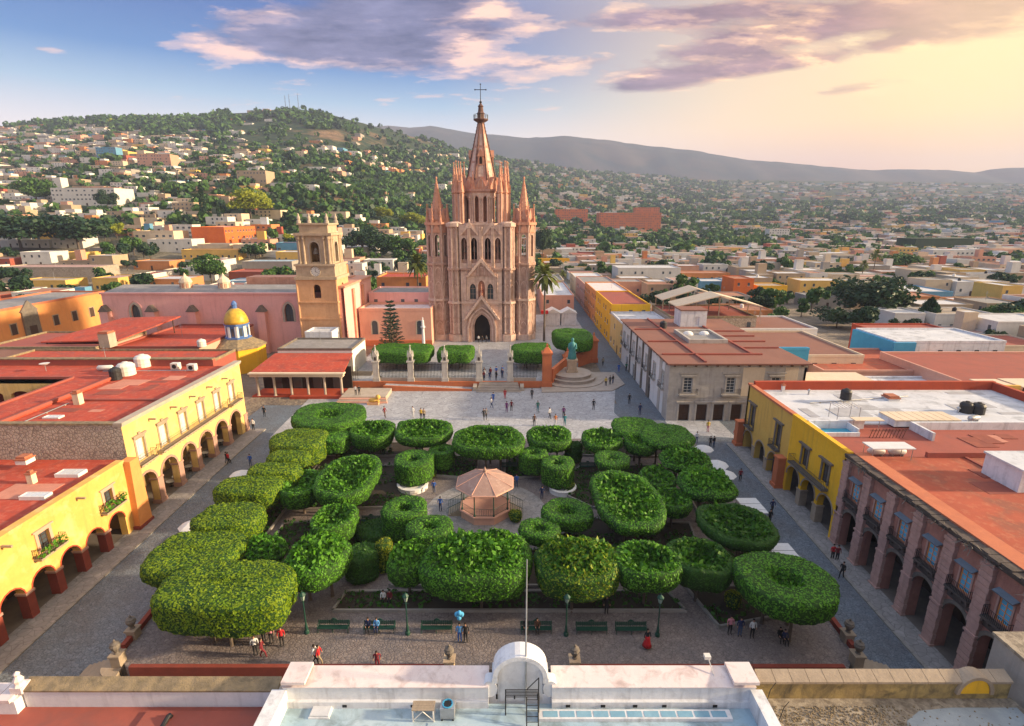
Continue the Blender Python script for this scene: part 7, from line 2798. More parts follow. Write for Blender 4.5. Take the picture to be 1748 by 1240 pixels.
t = thing('churchyard_wall', 'curved terracotta wall behind the round fountain', 'wall', (12, 118, 0))
for (x0, y0), (x1, y1) in (((xA, 108.6), (xB, 120)), ((xB, 120), (xC, 128))):
 b = MB()
 a = atan2(y1 - y0, x1 - x0)
 b.rbox((x0 + x1) / 2, (y0 + y1) / 2, hypot(x1 - x0, y1 - y0) - 1.0, .5, 0, 3.3, a)
 w = b.build('wall_run', 'terracotta_wall', t)
 b = MB()
 b.rbox((x0 + x1) / 2, (y0 + y1) / 2, hypot(x1 - x0, y1 - y0) - 1.0, .7, 3.3, 3.5, a)
 b.build('coping', 'terracotta_wall', w)
fx, fy = P(976, 648)[0], 113.0
t = thing('monument_base', 'round tiered stone base of the green statue at the churchyard corner', 'monument', (fx, fy, 0))
for r, z0, z1 in ((7.0, 0, .35), (5.2, .35, 1.0), (4.2, 1.0, 1.7)):
 b = MB()
 b.lathe(fx, fy, [(r, z0), (r, z1 - .12), (r + .12, z1 - .1), (r + .12, z1)], 26)
 b.build('tier', 'fountain_stone', t)
b = MB()
b.box(fx - 1.0, fx + 1.0, fy - .4, fy + 1.6, 1.7, 4.3)
b.box(fx - 1.2, fx + 1.2, fy - .6, fy + 1.8, 4.3, 4.6)
b.box(fx - 1.25, fx + 1.25, fy - .65, fy + 1.85, 1.7, 2.1)
b.build('plinth', 'tower_stone', t)
s = thing('statue', 'green bronze robed statue on a stone plinth by the church', 'statue', (fx, fy + .6, 4.6))
b = MB()
b.lathe(fx, fy + .6, [(.95, 4.6), (1.0, 4.9), (.9, 5.6), (.75, 6.6), (.8, 7.5), (.72, 8.2), (.3, 8.5), (.22, 8.6), (.32, 8.85), (.33, 9.1), (.2, 9.35), (.02, 9.42)], 12, 0, 1.0, .8)
b.tube((fx + .7, fy + .5, 8.1), (fx + .85, fy - .1, 7.1), .2, .15, 7)
b.tube((fx + .85, fy - .1, 7.1), (fx + .35, fy - .35, 7.4), .15, .11, 7)
b.tube((fx - .7, fy + .5, 8.1), (fx - .95, fy + .1, 6.9), .2, .14, 7)
b.build('robe', 'bronze_green', s, smooth=True)
b = MB()
b.poly([(6.2, 103.5), (21, 104.5), (24.5, 109), (24, 118), (19, 118), (16, 107.2), (6.2, 107.05)], -.1, .2)
tag(b.build('stone_apron', 'fountain_stone'), None, None, None, 'structure')
for (x0, x1, yb, yf, yb2, ht, lb, pw) in ((637, 738, 585, 602, 622, 6.0, 'long clipped laurel hedge behind the fence on the left', 5), (748, 808, 588, 602, 622, 5.8, 'short clipped laurel hedge behind the fence left of the steps', 5),
    (873, 941, 584, 600, 622, 6.2, 'clipped laurel hedge behind the fence right of the steps', 4), (945, 1010, 559, 580, 602, 7.4, 'high rounded clipped laurel above the green statue', 3)):
 garden_tree(lb, x0, x1, yb, yf, yb2, ht, 'loaf', G, x0, .22, 22, pw, 0, .28, 'clipped laurel hedges in the churchyard', AZ)
x, y = atY(722, 560, 133)[0], 133
t = thing('white_column', 'slim white column with a figure left of the church door', 'column', (x, y, AZ))
b = MB()
b.box(x - .8, x + .8, y - .8, y + .8, AZ, AZ + 1.6)
b.lathe(x, y, [(.5, AZ + 1.6), (.4, AZ + 2.0), (.33, AZ + 6.2), (.6, AZ + 6.5), (.6, AZ + 6.8)], 10)
b.build('shaft', 'clean_white', t)
b = MB()
b.lathe(x, y, [(.4, AZ + 6.8), (.36, AZ + 7.6), (.28, AZ + 8.4), (.12, AZ + 8.6), (.2, AZ + 8.9), (.02, AZ + 9.2)], 8)
b.build('figure', 'clean_white', t)
t = thing('stage', 'low stage with pale and red steps at the back left of the plaza', 'stage', (-28.5, 99, 0))
x0, x1 = P(577, 690)[0], P(655, 690)[0]
for k in range(4):
 b = MB()
 b.box(x0 - .2 * (3 - k), x1 + .2 * (3 - k), 97 + .5 * k, 97.5 + .5 * k if k < 3 else 104, 0, .22 * (k + 1))
 b.build('step', 'pale_stone' if k % 2 else 'salmon_plaster', t)
x, y = P(640, 688)[0], 96.5
t = thing('stone_lion', 'small gilded lion figure lying by the stage steps', 'statue', (x, y, 0))
b = MB()
b.box(x - 1.2, x + 1.0, y - .5, y + .5, 0, .5)
b.build('plinth', 'tower_orange', t)
b = MB()
b.lathe(x, y, [(.02, .5), (.8, .6), (.9, .9), (.7, 1.2), (.02, 1.35)], 10, 0, 1.1, .5)
b.sphere((x + .9, y, 1.5), .5, 8, 6)
b.tube((x + .8, y - .25, .9), (x + 1.1, y - .3, .5), .14, .12, 6)
b.tube((x + .8, y + .25, .9), (x + 1.1, y + .3, .5), .14, .12, 6)
b.build('body', 'ochre_yellow', t, smooth=True)
x, y = atY(958, 520, 168)[0], 168
t = thing('market_stall', 'white stall with a red corner awning beside the church yard', 'stall', (x, y, AZ))
for k in range(2):
 b = MB()
 b.box(x - 5 + 5.2 * k, x - .2 + 5.2 * k, y, y + 5, AZ, AZ + 4)
 s_ = b.build('booth', 'clean_white', t)
 b = MB()
 b.extr([(x - 5.3 + 5.2 * k, AZ + 4.0), (x + .1 + 5.2 * k, AZ + 4.0), (x - 2.6 + 5.2 * k, AZ + 5.4)], y - .3, y + 5.3)
 b.build('roof', 'canvas', s_)
b = MB()
b.box(x - 6.5, x - 4.2, y - 1.2, y, AZ + 4.0, AZ + 5.0)
b.build('awning', 'red_canvas', t)
# ================================================================== roofs at the near edge, under the viewer
ZR = 8.9
# ---- centre: white roof with a pink coping, arched gable, ladder frame
t = thing('front_building', 'white flat-roofed building with pink coping at the near edge', 'building', (.4, 20, 0))
b = MB()
b.box(-12.9, 13.6, 10, 24.2, -1.7, ZR - .4)
b.build('walls', 'white_plaster', t)
b = MB()
b.box(-12.4, 13.1, 12, 23.2, ZR - .3, ZR)
b.build('roof', 'blue_wash_roof', t)
for xa, xb in ((-12.6, -1.3), (2.2, 13.4)):
 b = MB()
 b.box(xa, xb, 23.1, 24.2, ZR - .3, 10.15)
 b.build('parapet', 'clean_white', t)
 b = MB()
 b.add([(xa, 23.04, 10.152), (xb, 23.04, 10.152), (xb, 24.3, 10.152), (xa, 24.3, 10.152), (xa, 23.04, 10.2), (xb, 23.04, 10.2), (xb, 24.3, 10.42), (xa, 24.3, 10.42)],
  [(0, 1, 2, 3), (4, 5, 6, 7), (0, 1, 5, 4), (1, 2, 6, 5), (2, 3, 7, 6), (3, 0, 4, 7)])
 b.build('coping', 'pink_coping', t)
 b = MB()
 b.box(xa, xb, 22.9, 23.098, ZR, ZR + .42)
 b.build('ledge', 'clean_white', t)
for x, w in ((-12.6, 1.3), (12.1, 1.4)):
 b = MB()
 b.box(x, x + w, 22.96, 24.35, 10.43, 10.62)
 b.build('corner_cap', 'pink_coping', t)
for xa, xb in ((-13.2, -12.4), (13.1, 13.75)):
 b = MB()
 b.box(xa, xb, 12, 23.1, ZR - 1.5, 10.0)
 b.build('side_parapet', 'clean_white', t)
b = MB()
n = 16
prof = [(-1.05, 9.2), (-1.05, 11.1)] + [(.45 + 1.5 * cos(pi - pi * k / n), 11.1 + 1.25 * sin(pi * k / n)) for k in range(n + 1)] + [(1.95, 9.2)]
prof[1] = (-1.05, 11.1)
b.extr([(-.8, 8.9), (-.8, 10.75)] + [(.45 + 1.25 * cos(pi - pi * k / n), 10.75 + 1.2 * sin(pi * k / n)) for k in range(n + 1)] + [(1.7, 8.9)], 23.35, 23.9)
g = b.build('arched_gable', 'clean_white', t)
b = MB()
for k in range(n):
 a0, a1 = pi - pi * k / n, pi - pi * (k + 1) / n
 q = lambda a, r, y: (.45 + r * cos(a), y, 10.75 + (r - .08) * sin(a))
 b.add([q(a0, 1.25, 23.1), q(a1, 1.25, 23.1), q(a1, 1.5, 23.1), q(a0, 1.5, 23.1), q(a0, 1.25, 24.2), q(a1, 1.25, 24.2), q(a1, 1.5, 24.2), q(a0, 1.5, 24.2)],
  [(0, 1, 2, 3), (4, 5, 6, 7), (3, 2, 6, 7), (0, 1, 5, 4)])
b.box(-1.1, -.8, 23.1, 24.2, 10.4, 10.74)
b.box(1.7, 2.0, 23.1, 24.2, 10.4, 10.74)
b.build('gable_hood', 'clean_white', g)
for s in (-1, 1):
 b = MB()
 c = .45 + s * 1.68
 b.extr([(c + .42 * cos(2 * pi * k / 14), 9.9 + .55 * sin(2 * pi * k / 14)) for k in range(14)], 23.2, 23.8)
 b.build('gable_scroll', 'clean_white', g)
for u, w in ((-.9, .10), (1.4, .12), (.1, .08)):
 b = MB()
 b.box(u, u + w, 23.3, 23.36, 9.1, 9.1 + w * 3)
 b.build('junction_box', 'iron', g)
t2 = thing('flagpole', 'tall bare flagpole rising behind the white arched gable', 'flagpole', (.75, 23.2, ZR))
b = MB()
b.tube((.75, 23.2, ZR), (.75, 23.2, 12.0), .055, n=8)
b.tube((.75, 23.2, 12.0), (.78, 23.6, 17.9), .05, .03, 8)
b.build('pole', 'steel', t2)
b = MB()
b.sphere((.75, 23.2, 12.05), .12, 8, 6)
b.build('joint', 'white_tank', t2)
t2 = thing('iron_ladder_frame', 'dark iron platform frame with a ladder below the flagpole', 'ladder', (.7, 22.6, ZR))
for x in (-.35, 1.45):
 for y in (22.5, 22.9):
  b = MB()
  b.tube((x, y, ZR), (x, y, 11.0 if x > 1 and y > 22.7 else 10.2), .035, n=5)
  b.build('post', 'iron', t2)
for k in range(6):
 b = MB()
 b.tube((-.35, 22.45 + .09 * k, 10.2), (1.45, 22.45 + .09 * k, 10.2), .028, n=4)
 b.build('platform_bar', 'iron', t2)
b = MB()
b.tube((.8, 22.9, 10.2), (1.45, 22.9, 11.0), .03, n=4)
b.build('brace', 'iron', t2)
for x in (.78, 1.4):
 b = MB()
 b.tube((x, 22.45, 10.2), (x, 21.6, 8.9), .035, n=5)
 b.build('ladder_rail', 'iron', t2)
for k in range(6):
 q = (k + .5) / 6
 b = MB()
 b.tube((.78, 22.45 - .85 * q, 10.2 - 1.3 * q), (1.4, 22.45 - .85 * q, 10.2 - 1.3 * q), .025, n=4)
 b.build('rung', 'iron', t2)
x, y, _ = P(724, 1225, ZR)
t2 = thing('roof_hatch', 'weathered wooden table-like cover on a white frame on the white roof', 'hatch', (x, y, ZR))
b = MB()
for k in range(6):
 b.box(x - .6, x + .6, y - .28 + .1 * k, y - .19 + .1 * k, ZR + .75, ZR + .8)
b.build('boards', 'stone', t2)
for sx_ in (-.55, .55):
 for sy_ in (-.25, .3):
  b = MB()
  b.box(x + sx_ - .035, x + sx_ + .035, y + sy_ - .035, y + sy_ + .035, ZR, ZR + .75)
  b.build('leg', 'white_wood', t2)
b = MB()
b.tube((x - .55, y - .26, ZR + .1), (x, y - .26, ZR + .7), .03, n=4)
b.tube((x + .55, y - .26, ZR + .1), (x, y - .26, ZR + .7), .03, n=4)
b.build('brace', 'white_wood', t2)
x, y, _ = P(765, 1222, ZR)
t2 = thing('air_conditioner', 'teal air conditioning unit with a round fan on the white roof', 'air conditioner', (x, y, ZR))
b = MB()
b.box(x - .38, x + .38, y - .3, y + .3, ZR + .1, ZR + .8)
c = b.build('casing', 'steel', t2)
b = MB()
b.lathe(x, y, [(.28, ZR + .8), (.29, ZR + .86), (.24, ZR + .86), (.23, ZR + .82)], 18)
b.build('fan_ring', 'blue_paint', c)
b = MB()
for k in range(4):
 a = k * pi / 4
 b.box(x - .24 * cos(a) - .01, x + .24 * cos(a) + .01, y - .24 * abs(sin(a)) - .01, y + .24 * abs(sin(a)) + .01, ZR + .825, ZR + .835 + .002 * k)
b.build('fan_grille', 'iron', c)
for s in (-.3, .3):
 b = MB()
 b.box(x + s - .04, x + s + .04, y - .32, y + .32, ZR, ZR + .1)
 b.build('foot', 'iron', t2)
x, y, _ = P(548, 1218, ZR)
t2 = thing('roof_hatch', 'low pale square hatch cover at the left of the white roof', 'hatch', (x, y, ZR))
b = MB()
b.box(x - .5, x + .5, y - .3, y + .3, ZR, ZR + .18)
b.build('cover', 'white_roof', t2)
b = MB()
b.box(x - .56, x + .56, y - .36, y + .36, ZR, ZR + .08)
b.build('rim', 'clean_white', t2)
t2 = thing('glazed_strip', 'row of small blue roof lights in a white ledge on the near roof', 'roof lights', (6, 22.3, ZR))
x0, x1 = P(925, 1222, ZR)[0], P(1240, 1222, ZR)[0]
yy = P(1000, 1226, ZR)[1]
b = MB()
b.box(x0 - .2, x1 + .2, yy - .22, yy + .34, ZR, ZR + .2)
fr_ = b.build('ledge', 'clean_white', t2)
for k in range(11):
 b = MB()
 w = (x1 - x0) / 11
 b.box(x0 + k * w + .06, x0 + (k + 1) * w - .06, yy - .12, yy + .24, ZR + .2, ZR + .215)
 b.build('pane', 'blue_glass', fr_)
b = MB()
b.box(-4.5, 13.05, 12.0, yy - .3, ZR + .002, ZR + .03)
b.build('blue_roof_paint', 'pool_blue' if False else 'blue_wash_roof', t)
for px_ in (587, 704, 970, 1030, 1085, 1135, 1222):
 x, y, _ = P(px_, 1207, ZR + .25)
 b = MB()
 b.box(x - .12, x + .12, 22.87, 22.9, ZR + .1, ZR + .26)
 b.build('drain', 'iron', t)
t2 = thing('floodlight', 'small white floodlight on an arm over the pink coping', 'floodlight', (11.3, 24.0, 10.4))
b = MB()
b.tube((11.3, 23.7, 10.3), (11.15, 24.4, 10.9), .03, n=5)
b.build('arm', 'white_tank', t2)
b = MB()
b.box(10.95, 11.3, 24.3, 24.6, 10.8, 11.0)
b.build('lamp_head', 'white_tank', t2)
# ---- left: red roof with a stained white parapet
t = thing('front_building', 'red-roofed building with a stained whitewashed parapet at the near left', 'building', (-22, 20, 0))
b = MB()
b.box(-40, -13.3, 10, 24.2, -1.7, 7.9)
b.build('walls', 'white_wash', t)
b = MB()
b.box(-27.6, -13.22, 23.66, 24.2, 7.9, 9.25)
b.build('parapet', 'white_wash', t)
b = MB()
b.add([(-27.7, 23.6, 9.253), (-13.22, 23.6, 9.253), (-13.22, 24.35, 9.253), (-27.7, 24.35, 9.253), (-27.7, 23.6, 9.36), (-13.22, 23.6, 9.36), (-13.22, 24.35, 9.6), (-27.7, 24.35, 9.6)],
 [(0, 1, 2, 3), (4, 5, 6, 7), (0, 1, 5, 4), (1, 2, 6, 5), (2, 3, 7, 6), (3, 0, 4, 7)])
b.build('coping', 'mossy_stone', t)
b = MB()
b.box(-40, -13.22, 12, 23.66, 7.9, 8.15)
b.box(-20.5, -13.22, 12, 23.3, 8.15, 8.3)
r = b.build('roof', 'dull_red_roof', t)
b = MB()
b.box(-40, -27.72, 23.2, 24.2, 7.9, 9.0)
b.build('side_parapet', 'white_wash', t)
b = MB()
for k in range(14):
 b.box(-40 + .87 * k, -39.2 + .87 * k, 23.1, 24.3, 9.002, 9.2 + .02 * (k % 3))
b.build('coping_tiles', 'pink_coping', t)
t2 = thing('finial', 'small pink stone finial on the near left parapet', 'finial', (-27.8, 23.8, 9.2))
b = MB()
b.box(-28.15, -27.5, 23.5, 24.15, 9.2, 9.6)
b.lathe(-27.8, 23.8, [(.3, 9.6), (.2, 9.75), (.26, 9.95), (.12, 10.2), (.16, 10.35), (.01, 10.5)], 8)
b.build('knob', 'pink_coping', t2)
x, y, _ = P(280, 1232, 8.4)
t2 = thing('roof_pipe', 'dark bent pipe lying on the near left red roof', 'pipe', (x, y, 8.15))
b = MB()
b.tube((x, y - .4, 8.2), (x + .1, y + .3, 8.5), .14, .12, 8)
b.tube((x + .1, y + .3, 8.5), (x + .15, y + .4, 8.2), .12, .12, 8)
b.build('pipe_run', 'iron', t2)
# ---- right: gravel roof behind a mossy yellow parapet
t = thing('front_building', 'gravel-roofed building with a mossy yellow parapet at the near right', 'building', (21, 20, 0))
b = MB()
b.box(13.9, 29, 10, 24.2, -1.7, 8.2)
b.build('walls', 'mossy_yellow', t)
b = MB()
b.box(13.9, 28.2, 23.8, 24.2, 8.6, 9.7)
b.build('parapet', 'mossy_yellow', t)
for k in range(15):
 b = MB()
 x = 13.9 + .955 * k
 b.add([(x, 23.72, 9.703), (x + .93, 23.72, 9.703), (x + .93, 24.4, 9.703), (x, 24.4, 9.703), (x, 23.72, 9.84), (x + .93, 23.72, 9.84), (x + .93, 24.4, 10.08), (x, 24.4, 10.08)],
  [(0, 1, 2, 3), (4, 5, 6, 7), (0, 1, 5, 4), (1, 2, 6, 5), (2, 3, 7, 6), (3, 0, 4, 7)])
 b.build('coping_stone', 'stone', t)
b = MB()
b.box(13.9, 28.5, 12, 23.8, 8.3, 8.6)
b.build('roof', 'gravel_roof', t)
b = MB()
pts = [(20.8, 21.3), (21.5, 22.4), (22.6, 23.0), (24.5, 23.2), (28.2, 23.2), (28.3, 18), (24, 18), (21.6, 19.6)]
b.poly(pts, 8.6, 8.625)
b.build('pale_patch', 'wet_roof', t)
b = MB()
xc = atY(1680, 1160, 23.4)[0]
b.extr([(xc + .85 * cos(pi * k / 14), 9.05 + 1.0 * sin(pi * k / 14)) for k in range(15)], 23.7, 24.3)
ln = b.build('lunette', 'vivid_yellow', t)
b = MB()
for k in range(14):
 a0, a1 = pi * k / 14, pi * (k + 1) / 14
 q = lambda a, r, y: (xc + r * cos(a), y, 9.05 + (r + .15) * sin(a))
 b.add([q(a0, .86, 23.62), q(a1, .86, 23.62), q(a1, 1.05, 23.62), q(a0, 1.05, 23.62), q(a0, .86, 24.4), q(a1, .86, 24.4), q(a1, 1.05, 24.4), q(a0, 1.05, 24.4)], [(0, 1, 2, 3), (4, 5, 6, 7), (3, 2, 6, 7), (0, 1, 5, 4)])
b.build('lunette_hood', 'stone', ln)
rg = np.random.default_rng(8)
b = MB()
for _ in range(1500):
 x, y = rg.uniform(14, 21.5 if rg.random() < .8 else 28), rg.uniform(20.8, 23.3)
 s = rg.uniform(.02, .06)
 b.lathe(x, y, [(s, 8.6), (s * .8, 8.6 + s), (.002, 8.6 + s * 1.2)], 5, rg.uniform(0, 3))
o = b.build('gravel', 'mossy_stone')
o['kind'] = 'stuff'
t = thing('front_building', 'grey plastered block rising at the bottom right corner', 'building', (31, 22, 0))
b = MB()
b.box(28.9, 36, 12, 26.0, -1.7, 10.9)
b.build('walls', 'grey_plaster', t)
b = MB()
b.box(28.8, 36, 12, 26.1, 10.9, 11.1)
b.build('roof', 'gravel_roof', t)
for k, (px_, py_, h) in enumerate(((1268, 1185, 2.0), (1306, 1205, 1.6), (1330, 1228, 1.2))):
 x, y, z = P(px_, py_, 8.7)
 tt = thing('fence_rod', ('tall bent iron rod at the corner of the white roof', 'bent iron rod second from the white roof corner', 'short bent iron rod on the gravel roof edge')[k], 'rod', (x, y, z))
 b = MB()
 b.tube((x, y, 8.6), (x + .15, y, 8.6 + h * .75), .022, n=5)
 b.tube((x + .15, y, 8.6 + h * .75), (x + .45, y + .1, 8.6 + h), .018, n=5)
 b.build('rod', 'iron', tt)
# ================================================================== the town behind, its trees and hillside
RT = random.Random(21)
NPR = np.random.default_rng(77)
for nm, c in (('wall_white', (.64, .62, .59)), ('wall_cream', (.60, .49, .36)), ('wall_salmon', (.56, .31, .22)), ('wall_yellow', (.66, .43, .12)), ('wall_orange', (.56, .23, .09)), ('wall_red', (.34, .09, .06)), ('wall_grey', (.34, .31, .28)), ('wall_blue', (.12, .3, .46)), ('wall_tan', (.42, .32, .22))):
 mat(nm, c, tuple(x * .85 for x in c), .3, streak=(tuple(x * .55 for x in c), .35))
for nm, c in (('top_white', (.58, .58, .60)), ('top_grey', (.29, .28, .27)), ('top_red', (.36, .10, .07)), ('top_clay', (.40, .19, .12)), ('top_pink', (.46, .29, .25)), ('top_tan', (.38, .31, .24))):
 mat(nm, c, tuple(x * .8 for x in c), .25, blotch=(tuple(x * .6 for x in c), .5, .5, .7, .6))
WALLS = ['wall_white'] * 17 + ['wall_cream'] * 8 + ['wall_salmon'] * 5 + ['wall_yellow'] * 2 + ['wall_orange'] * 2 + ['wall_red'] * 1 + ['wall_grey'] * 4 + ['wall_tan'] * 6 + ['wall_blue']
TOPS = ['top_white'] * 9 + ['top_grey'] * 4 + ['top_red'] * 3 + ['top_clay'] * 5 + ['top_pink'] * 3 + ['top_tan'] * 4
WN = {'wall_white': 'white', 'wall_cream': 'cream', 'wall_salmon': 'salmon pink', 'wall_yellow': 'yellow', 'wall_orange': 'orange', 'wall_red': 'dark red', 'wall_grey': 'grey', 'wall_blue': 'blue', 'wall_tan': 'tan'}
TN = {'top_white': 'white roof', 'top_grey': 'grey roof', 'top_red': 'red roof', 'top_clay': 'clay roof', 'top_pink': 'dusty pink roof', 'top_tan': 'tan roof'}
LAND = [('the clock tower', 545, 470), ('the big dark round tree', 1495, 510), ('the orange cube building', 388, 405), ('the terracotta palace', 1075, 380), ('the brown-roofed mansion', 1200, 590), ('the two tall palms', 1490, 440), ('the dark left trees', 80, 395), ('the long yellow wall', 360, 440),
  ('the gabled canopies', 1140, 500), ('the dark conifer', 1580, 545), ('the far street', 1450, 410), ('the turquoise gable', 1575, 590), ('the white convent', 130, 325), ('the left church tower', 735, 440)]
def where(px_, py_):
 n, x, y = min(LAND, key=lambda l: hypot(px_ - l[1], (py_ - l[2]) * 2))
 dx_, dy_ = px_ - x, (py_ - y) * 2
 rel = ('right of' if dx_ > 0 else 'left of') if abs(dx_) > abs(dy_) else ('below' if dy_ > 0 else 'above')
 return rel + ' ' + n
pending = {}
def relabel(o, base, px_):
 pending.setdefault(base, []).append((px_, o))
def finish_labels():
 W_ = ['leftmost', 'second from left', 'third from left', 'fourth from left', 'fifth from left', 'sixth from left', 'seventh from left', 'eighth from left', 'ninth from left', 'tenth from left']
 for base, L_ in pending.items():
  L_.sort(key=lambda q: q[0])
  for i, (_, o) in enumerate(L_):
   if len(L_) == 1:
    o['label'] = base
   elif i == len(L_) - 1:
    o['label'] = base + ', rightmost'
   elif i < 10:
    o['label'] = base + ', ' + W_[i]
   else:
    k = len(L_) - i - 1
    o['label'] = base + ', ' + W_[min(k, 9)].replace('left', 'right')
TAKEN = [(-46, 24, 0, 170), (-160, -40, 0, 182), (20.5, 79, 0, 152), (27, 46, 120, 268), (8, 24, 185, 268), (-48, -10, 165, 198), (52, 118, 80, 141), (-60, 90, 0, 100), (20.5, 29.2, 80, 330)]
def free(x0, x1, y0, y1):
 return not any(x0 < b_ and x1 > a_ and y0 < d_ and y1 > c_ for a_, b_, c_, d_ in TAKEN)
# ---------------------------------------------------------------- named buildings, placed where their feet meet the ground
def placed(label, px0, px1, pyt, pyb, dep, wall, roof, wins='f', name='house', cat='house', par=.5):
 gx, gy, gz = ground_hit((px0 + px1) / 2, pyb)
 x0, x1 = atY(px0, pyb, gy)[0], atY(px1, pyb, gy)[0]
 h = atY((px0 + px1) / 2, pyt, gy)[2] - gz
 TAKEN.append((x0 - 2, x1 + 2, gy - 3, gy + dep + 2))
 return house(label, x0, x1, gy, gy + dep, gz, h, wall, roof, wins, None, None, name, par, cat)
placed('big orange cube building left of the clock tower', 331, 387, 389, 424, 42, 'deep_orange', 'top_white', 'r')
placed('long yellow wall-like house before the orange cube', 312, 408, 428, 446, 10, 'wall_yellow', 'top_clay', 'f')
placed('white terrace house left under the orange cube', 255, 330, 410, 432, 14, 'wall_white', 'top_white', 'f')
placed('cream house with a raised corner block left of the orange cube', 232, 300, 396, 424, 16, 'wall_cream', 'top_tan', 'f')
placed('white convent with two square blocks on the left hillside', 92, 200, 322, 352, 26, 'wall_white', 'top_pink', 'f', 'convent', 'convent')
placed('square white tower block of the convent, on its left', 92, 106, 304, 322, 10, 'wall_white', 'top_white', '', 'convent_block')
placed('pink arcaded hotel on the left hillside', 236, 293, 264, 285, 20, 'wall_salmon', 'top_pink', 'f', 'hotel', 'hotel')
placed('beige castle-like hotel on the green hillside', 406, 455, 292, 313, 24, 'wall_tan', 'top_tan', 'f', 'hotel', 'hotel')
placed('white wall-like building below the castle-like hotel', 462, 508, 313, 321, 12, 'wall_white', 'top_white', '')
placed('white blue-roofed villa on the left hillside', 166, 200, 252, 270, 14, 'wall_blue', 'top_white', 'f')
placed('terracotta palace with many windows right of the church', 1022, 1127, 364, 396, 30, 'terracotta_wall', 'top_red', 'f', 'palace', 'palace')
placed('upper block of the terracotta palace', 1082, 1124, 355, 386, 16, 'terracotta_wall', 'top_clay', 'f', 'palace_block')
placed('terracotta wing of the palace near the church', 948, 1003, 358, 378, 22, 'terracotta_wall', 'top_red', 'f', 'palace', 'palace')
placed('bright yellow wall right behind the church', 916, 972, 443, 456, 6, 'vivid_yellow', 'top_tan', '')
placed('white house with a blue window band behind the gabled canopies', 1054, 1160, 459, 486, 18, 'wall_white', 'top_white', 'f')
placed('orange-topped house right of the gabled canopies', 1160, 1245, 468, 482, 14, 'wall_orange', 'top_clay', 'f')
placed('blue-shuttered low house behind the mansion', 1195, 1240, 482, 500, 12, 'wall_blue', 'top_white', '')
placed('bright orange house with a blue tarpaulin right of the canopies', 1250, 1284, 478, 508, 14, 'deep_orange', 'top_clay', 'f')
placed('yellow-fronted house with roof garden', 1292, 1342, 490, 508, 12, 'vivid_yellow', 'top_tan', 'f')
placed('long white shed with a pale roof right of the big dark tree', 1546, 1622, 500, 524, 22, 'wall_blue', 'top_white', '')
placed('yellow house with three dark windows at the right edge', 1704, 1738, 490, 524, 14, 'wall_yellow', 'top_white', 'f')
placed('yellow house above the right quarter beside the hedge wall', 1532, 1565, 424, 438, 12, 'wall_yellow', 'top_tan', 'f')
placed('white pavilion on the edge of the far park', 1312, 1346, 392, 408, 14, 'wall_white', 'top_white', 'f')
placed('long dark hedge-topped hall on the far right', 1560, 1660, 408, 428, 30, 'leaf_far_dark', 'leaf_far_dark', '', 'hedge_block', 'hedge', 0)
placed('white house row with blue shutters at the right edge of town', 1590, 1668, 428, 446, 14, 'wall_white', 'top_white', 'f')
placed('orange rooftop house behind the portico and dome', 392, 470, 466, 480, 16, 'wall_red', 'top_red', '')
placed('pale blue-grey shed roof left of the clock tower', 415, 500, 448, 466, 14, 'wall_grey', 'blue_wash_roof', '')
placed('white two-storey house behind the pink church roof', 235, 265, 470, 497, 14, 'wall_white', 'top_red', 'f')
placed('long rubble-walled house behind the college on the left', 0, 165, 458, 480, 16, 'rubble', 'top_pink', '')
placed('white courtyard house on the left with blue shutters', 40, 90, 432, 456, 12, 'wall_white', 'top_white', 'f')
# ---------------------------------------------------------------- far street and its parked cars
ra, rb = ground_hit(1478, 452), ground_hit(1418, 372)
b = MB()
N_ = 24
for i in range(N_):
 for_ = []
 for t_ in (i / N_, (i + 1) / N_):
  x, y = ra[0] + (rb[0] - ra[0]) * t_, ra[1] + (rb[1] - ra[1]) * t_
  for_ += [(x - 5.5, y, terrain(x - 5.5, y) + .9), (x + 5.5, y, terrain(x + 5.5, y) + .9)]
 b.quad(for_[0], for_[1], for_[3], for_[2])
struct(b.build('far_street', 'asphalt'))
carp = thing('parked_car', 'parked car', 'car')
b = MB()
b.extr([(-2.1, .35), (2.1, .35), (2.1, .85), (1.2, .95), (.7, 1.42), (-1.1, 1.42), (-1.7, .95), (-2.1, .9)], -.85, .85)
bd = b.build('body', 'white_tank', carp)
b = MB()
b.extr([(-1.5, .98), (1.05, .98), (.62, 1.36), (-1.05, 1.36)], -.87, .87)
b.build('side_window', 'glass', carp)
for x in (-1.3, 1.3):
 for y in (-.8, .8):
  b = MB()
  b.tube((x, y - .1, .33), (x, y + .1, .33), .33, n=10)
  b.build('wheel', 'iron', carp)
cols = ['white_tank', 'iron', 'steel', 'brick_red_paint', 'blue_paint', 'white_tank', 'steel']
for i in range(14):
 t_ = (i // 2 + .5) / 7.5
 s = -1 if i % 2 else 1
 x, y = ra[0] + (rb[0] - ra[0]) * t_ + s * 4.1, ra[1] + (rb[1] - ra[1]) * t_ + s * 3
 z = terrain(x, y) + .92
 lb = '%s car parked on the far street, %s on the %s side' % (('white', 'black', 'silver', 'red', 'blue', 'pale', 'grey')[i % 7], ('nearest', 'second', 'third', 'fourth', 'fifth', 'sixth', 'furthest')[i // 2], 'right' if s > 0 else 'left')
 c = carp if i == 0 else copy_tree(carp)
 c.location = (x, y, z)
 c.rotation_euler = (0, 0, atan2(rb[1] - ra[1], rb[0] - ra[0]))
 tag(c, lb, 'car', 'cars parked along the far street')
 if i:
  for ch in c.children:
   if ch.name.startswith('body'):
    ch.data = ch.data.copy()
    ch.data.materials[0] = M[cols[i % 7]]
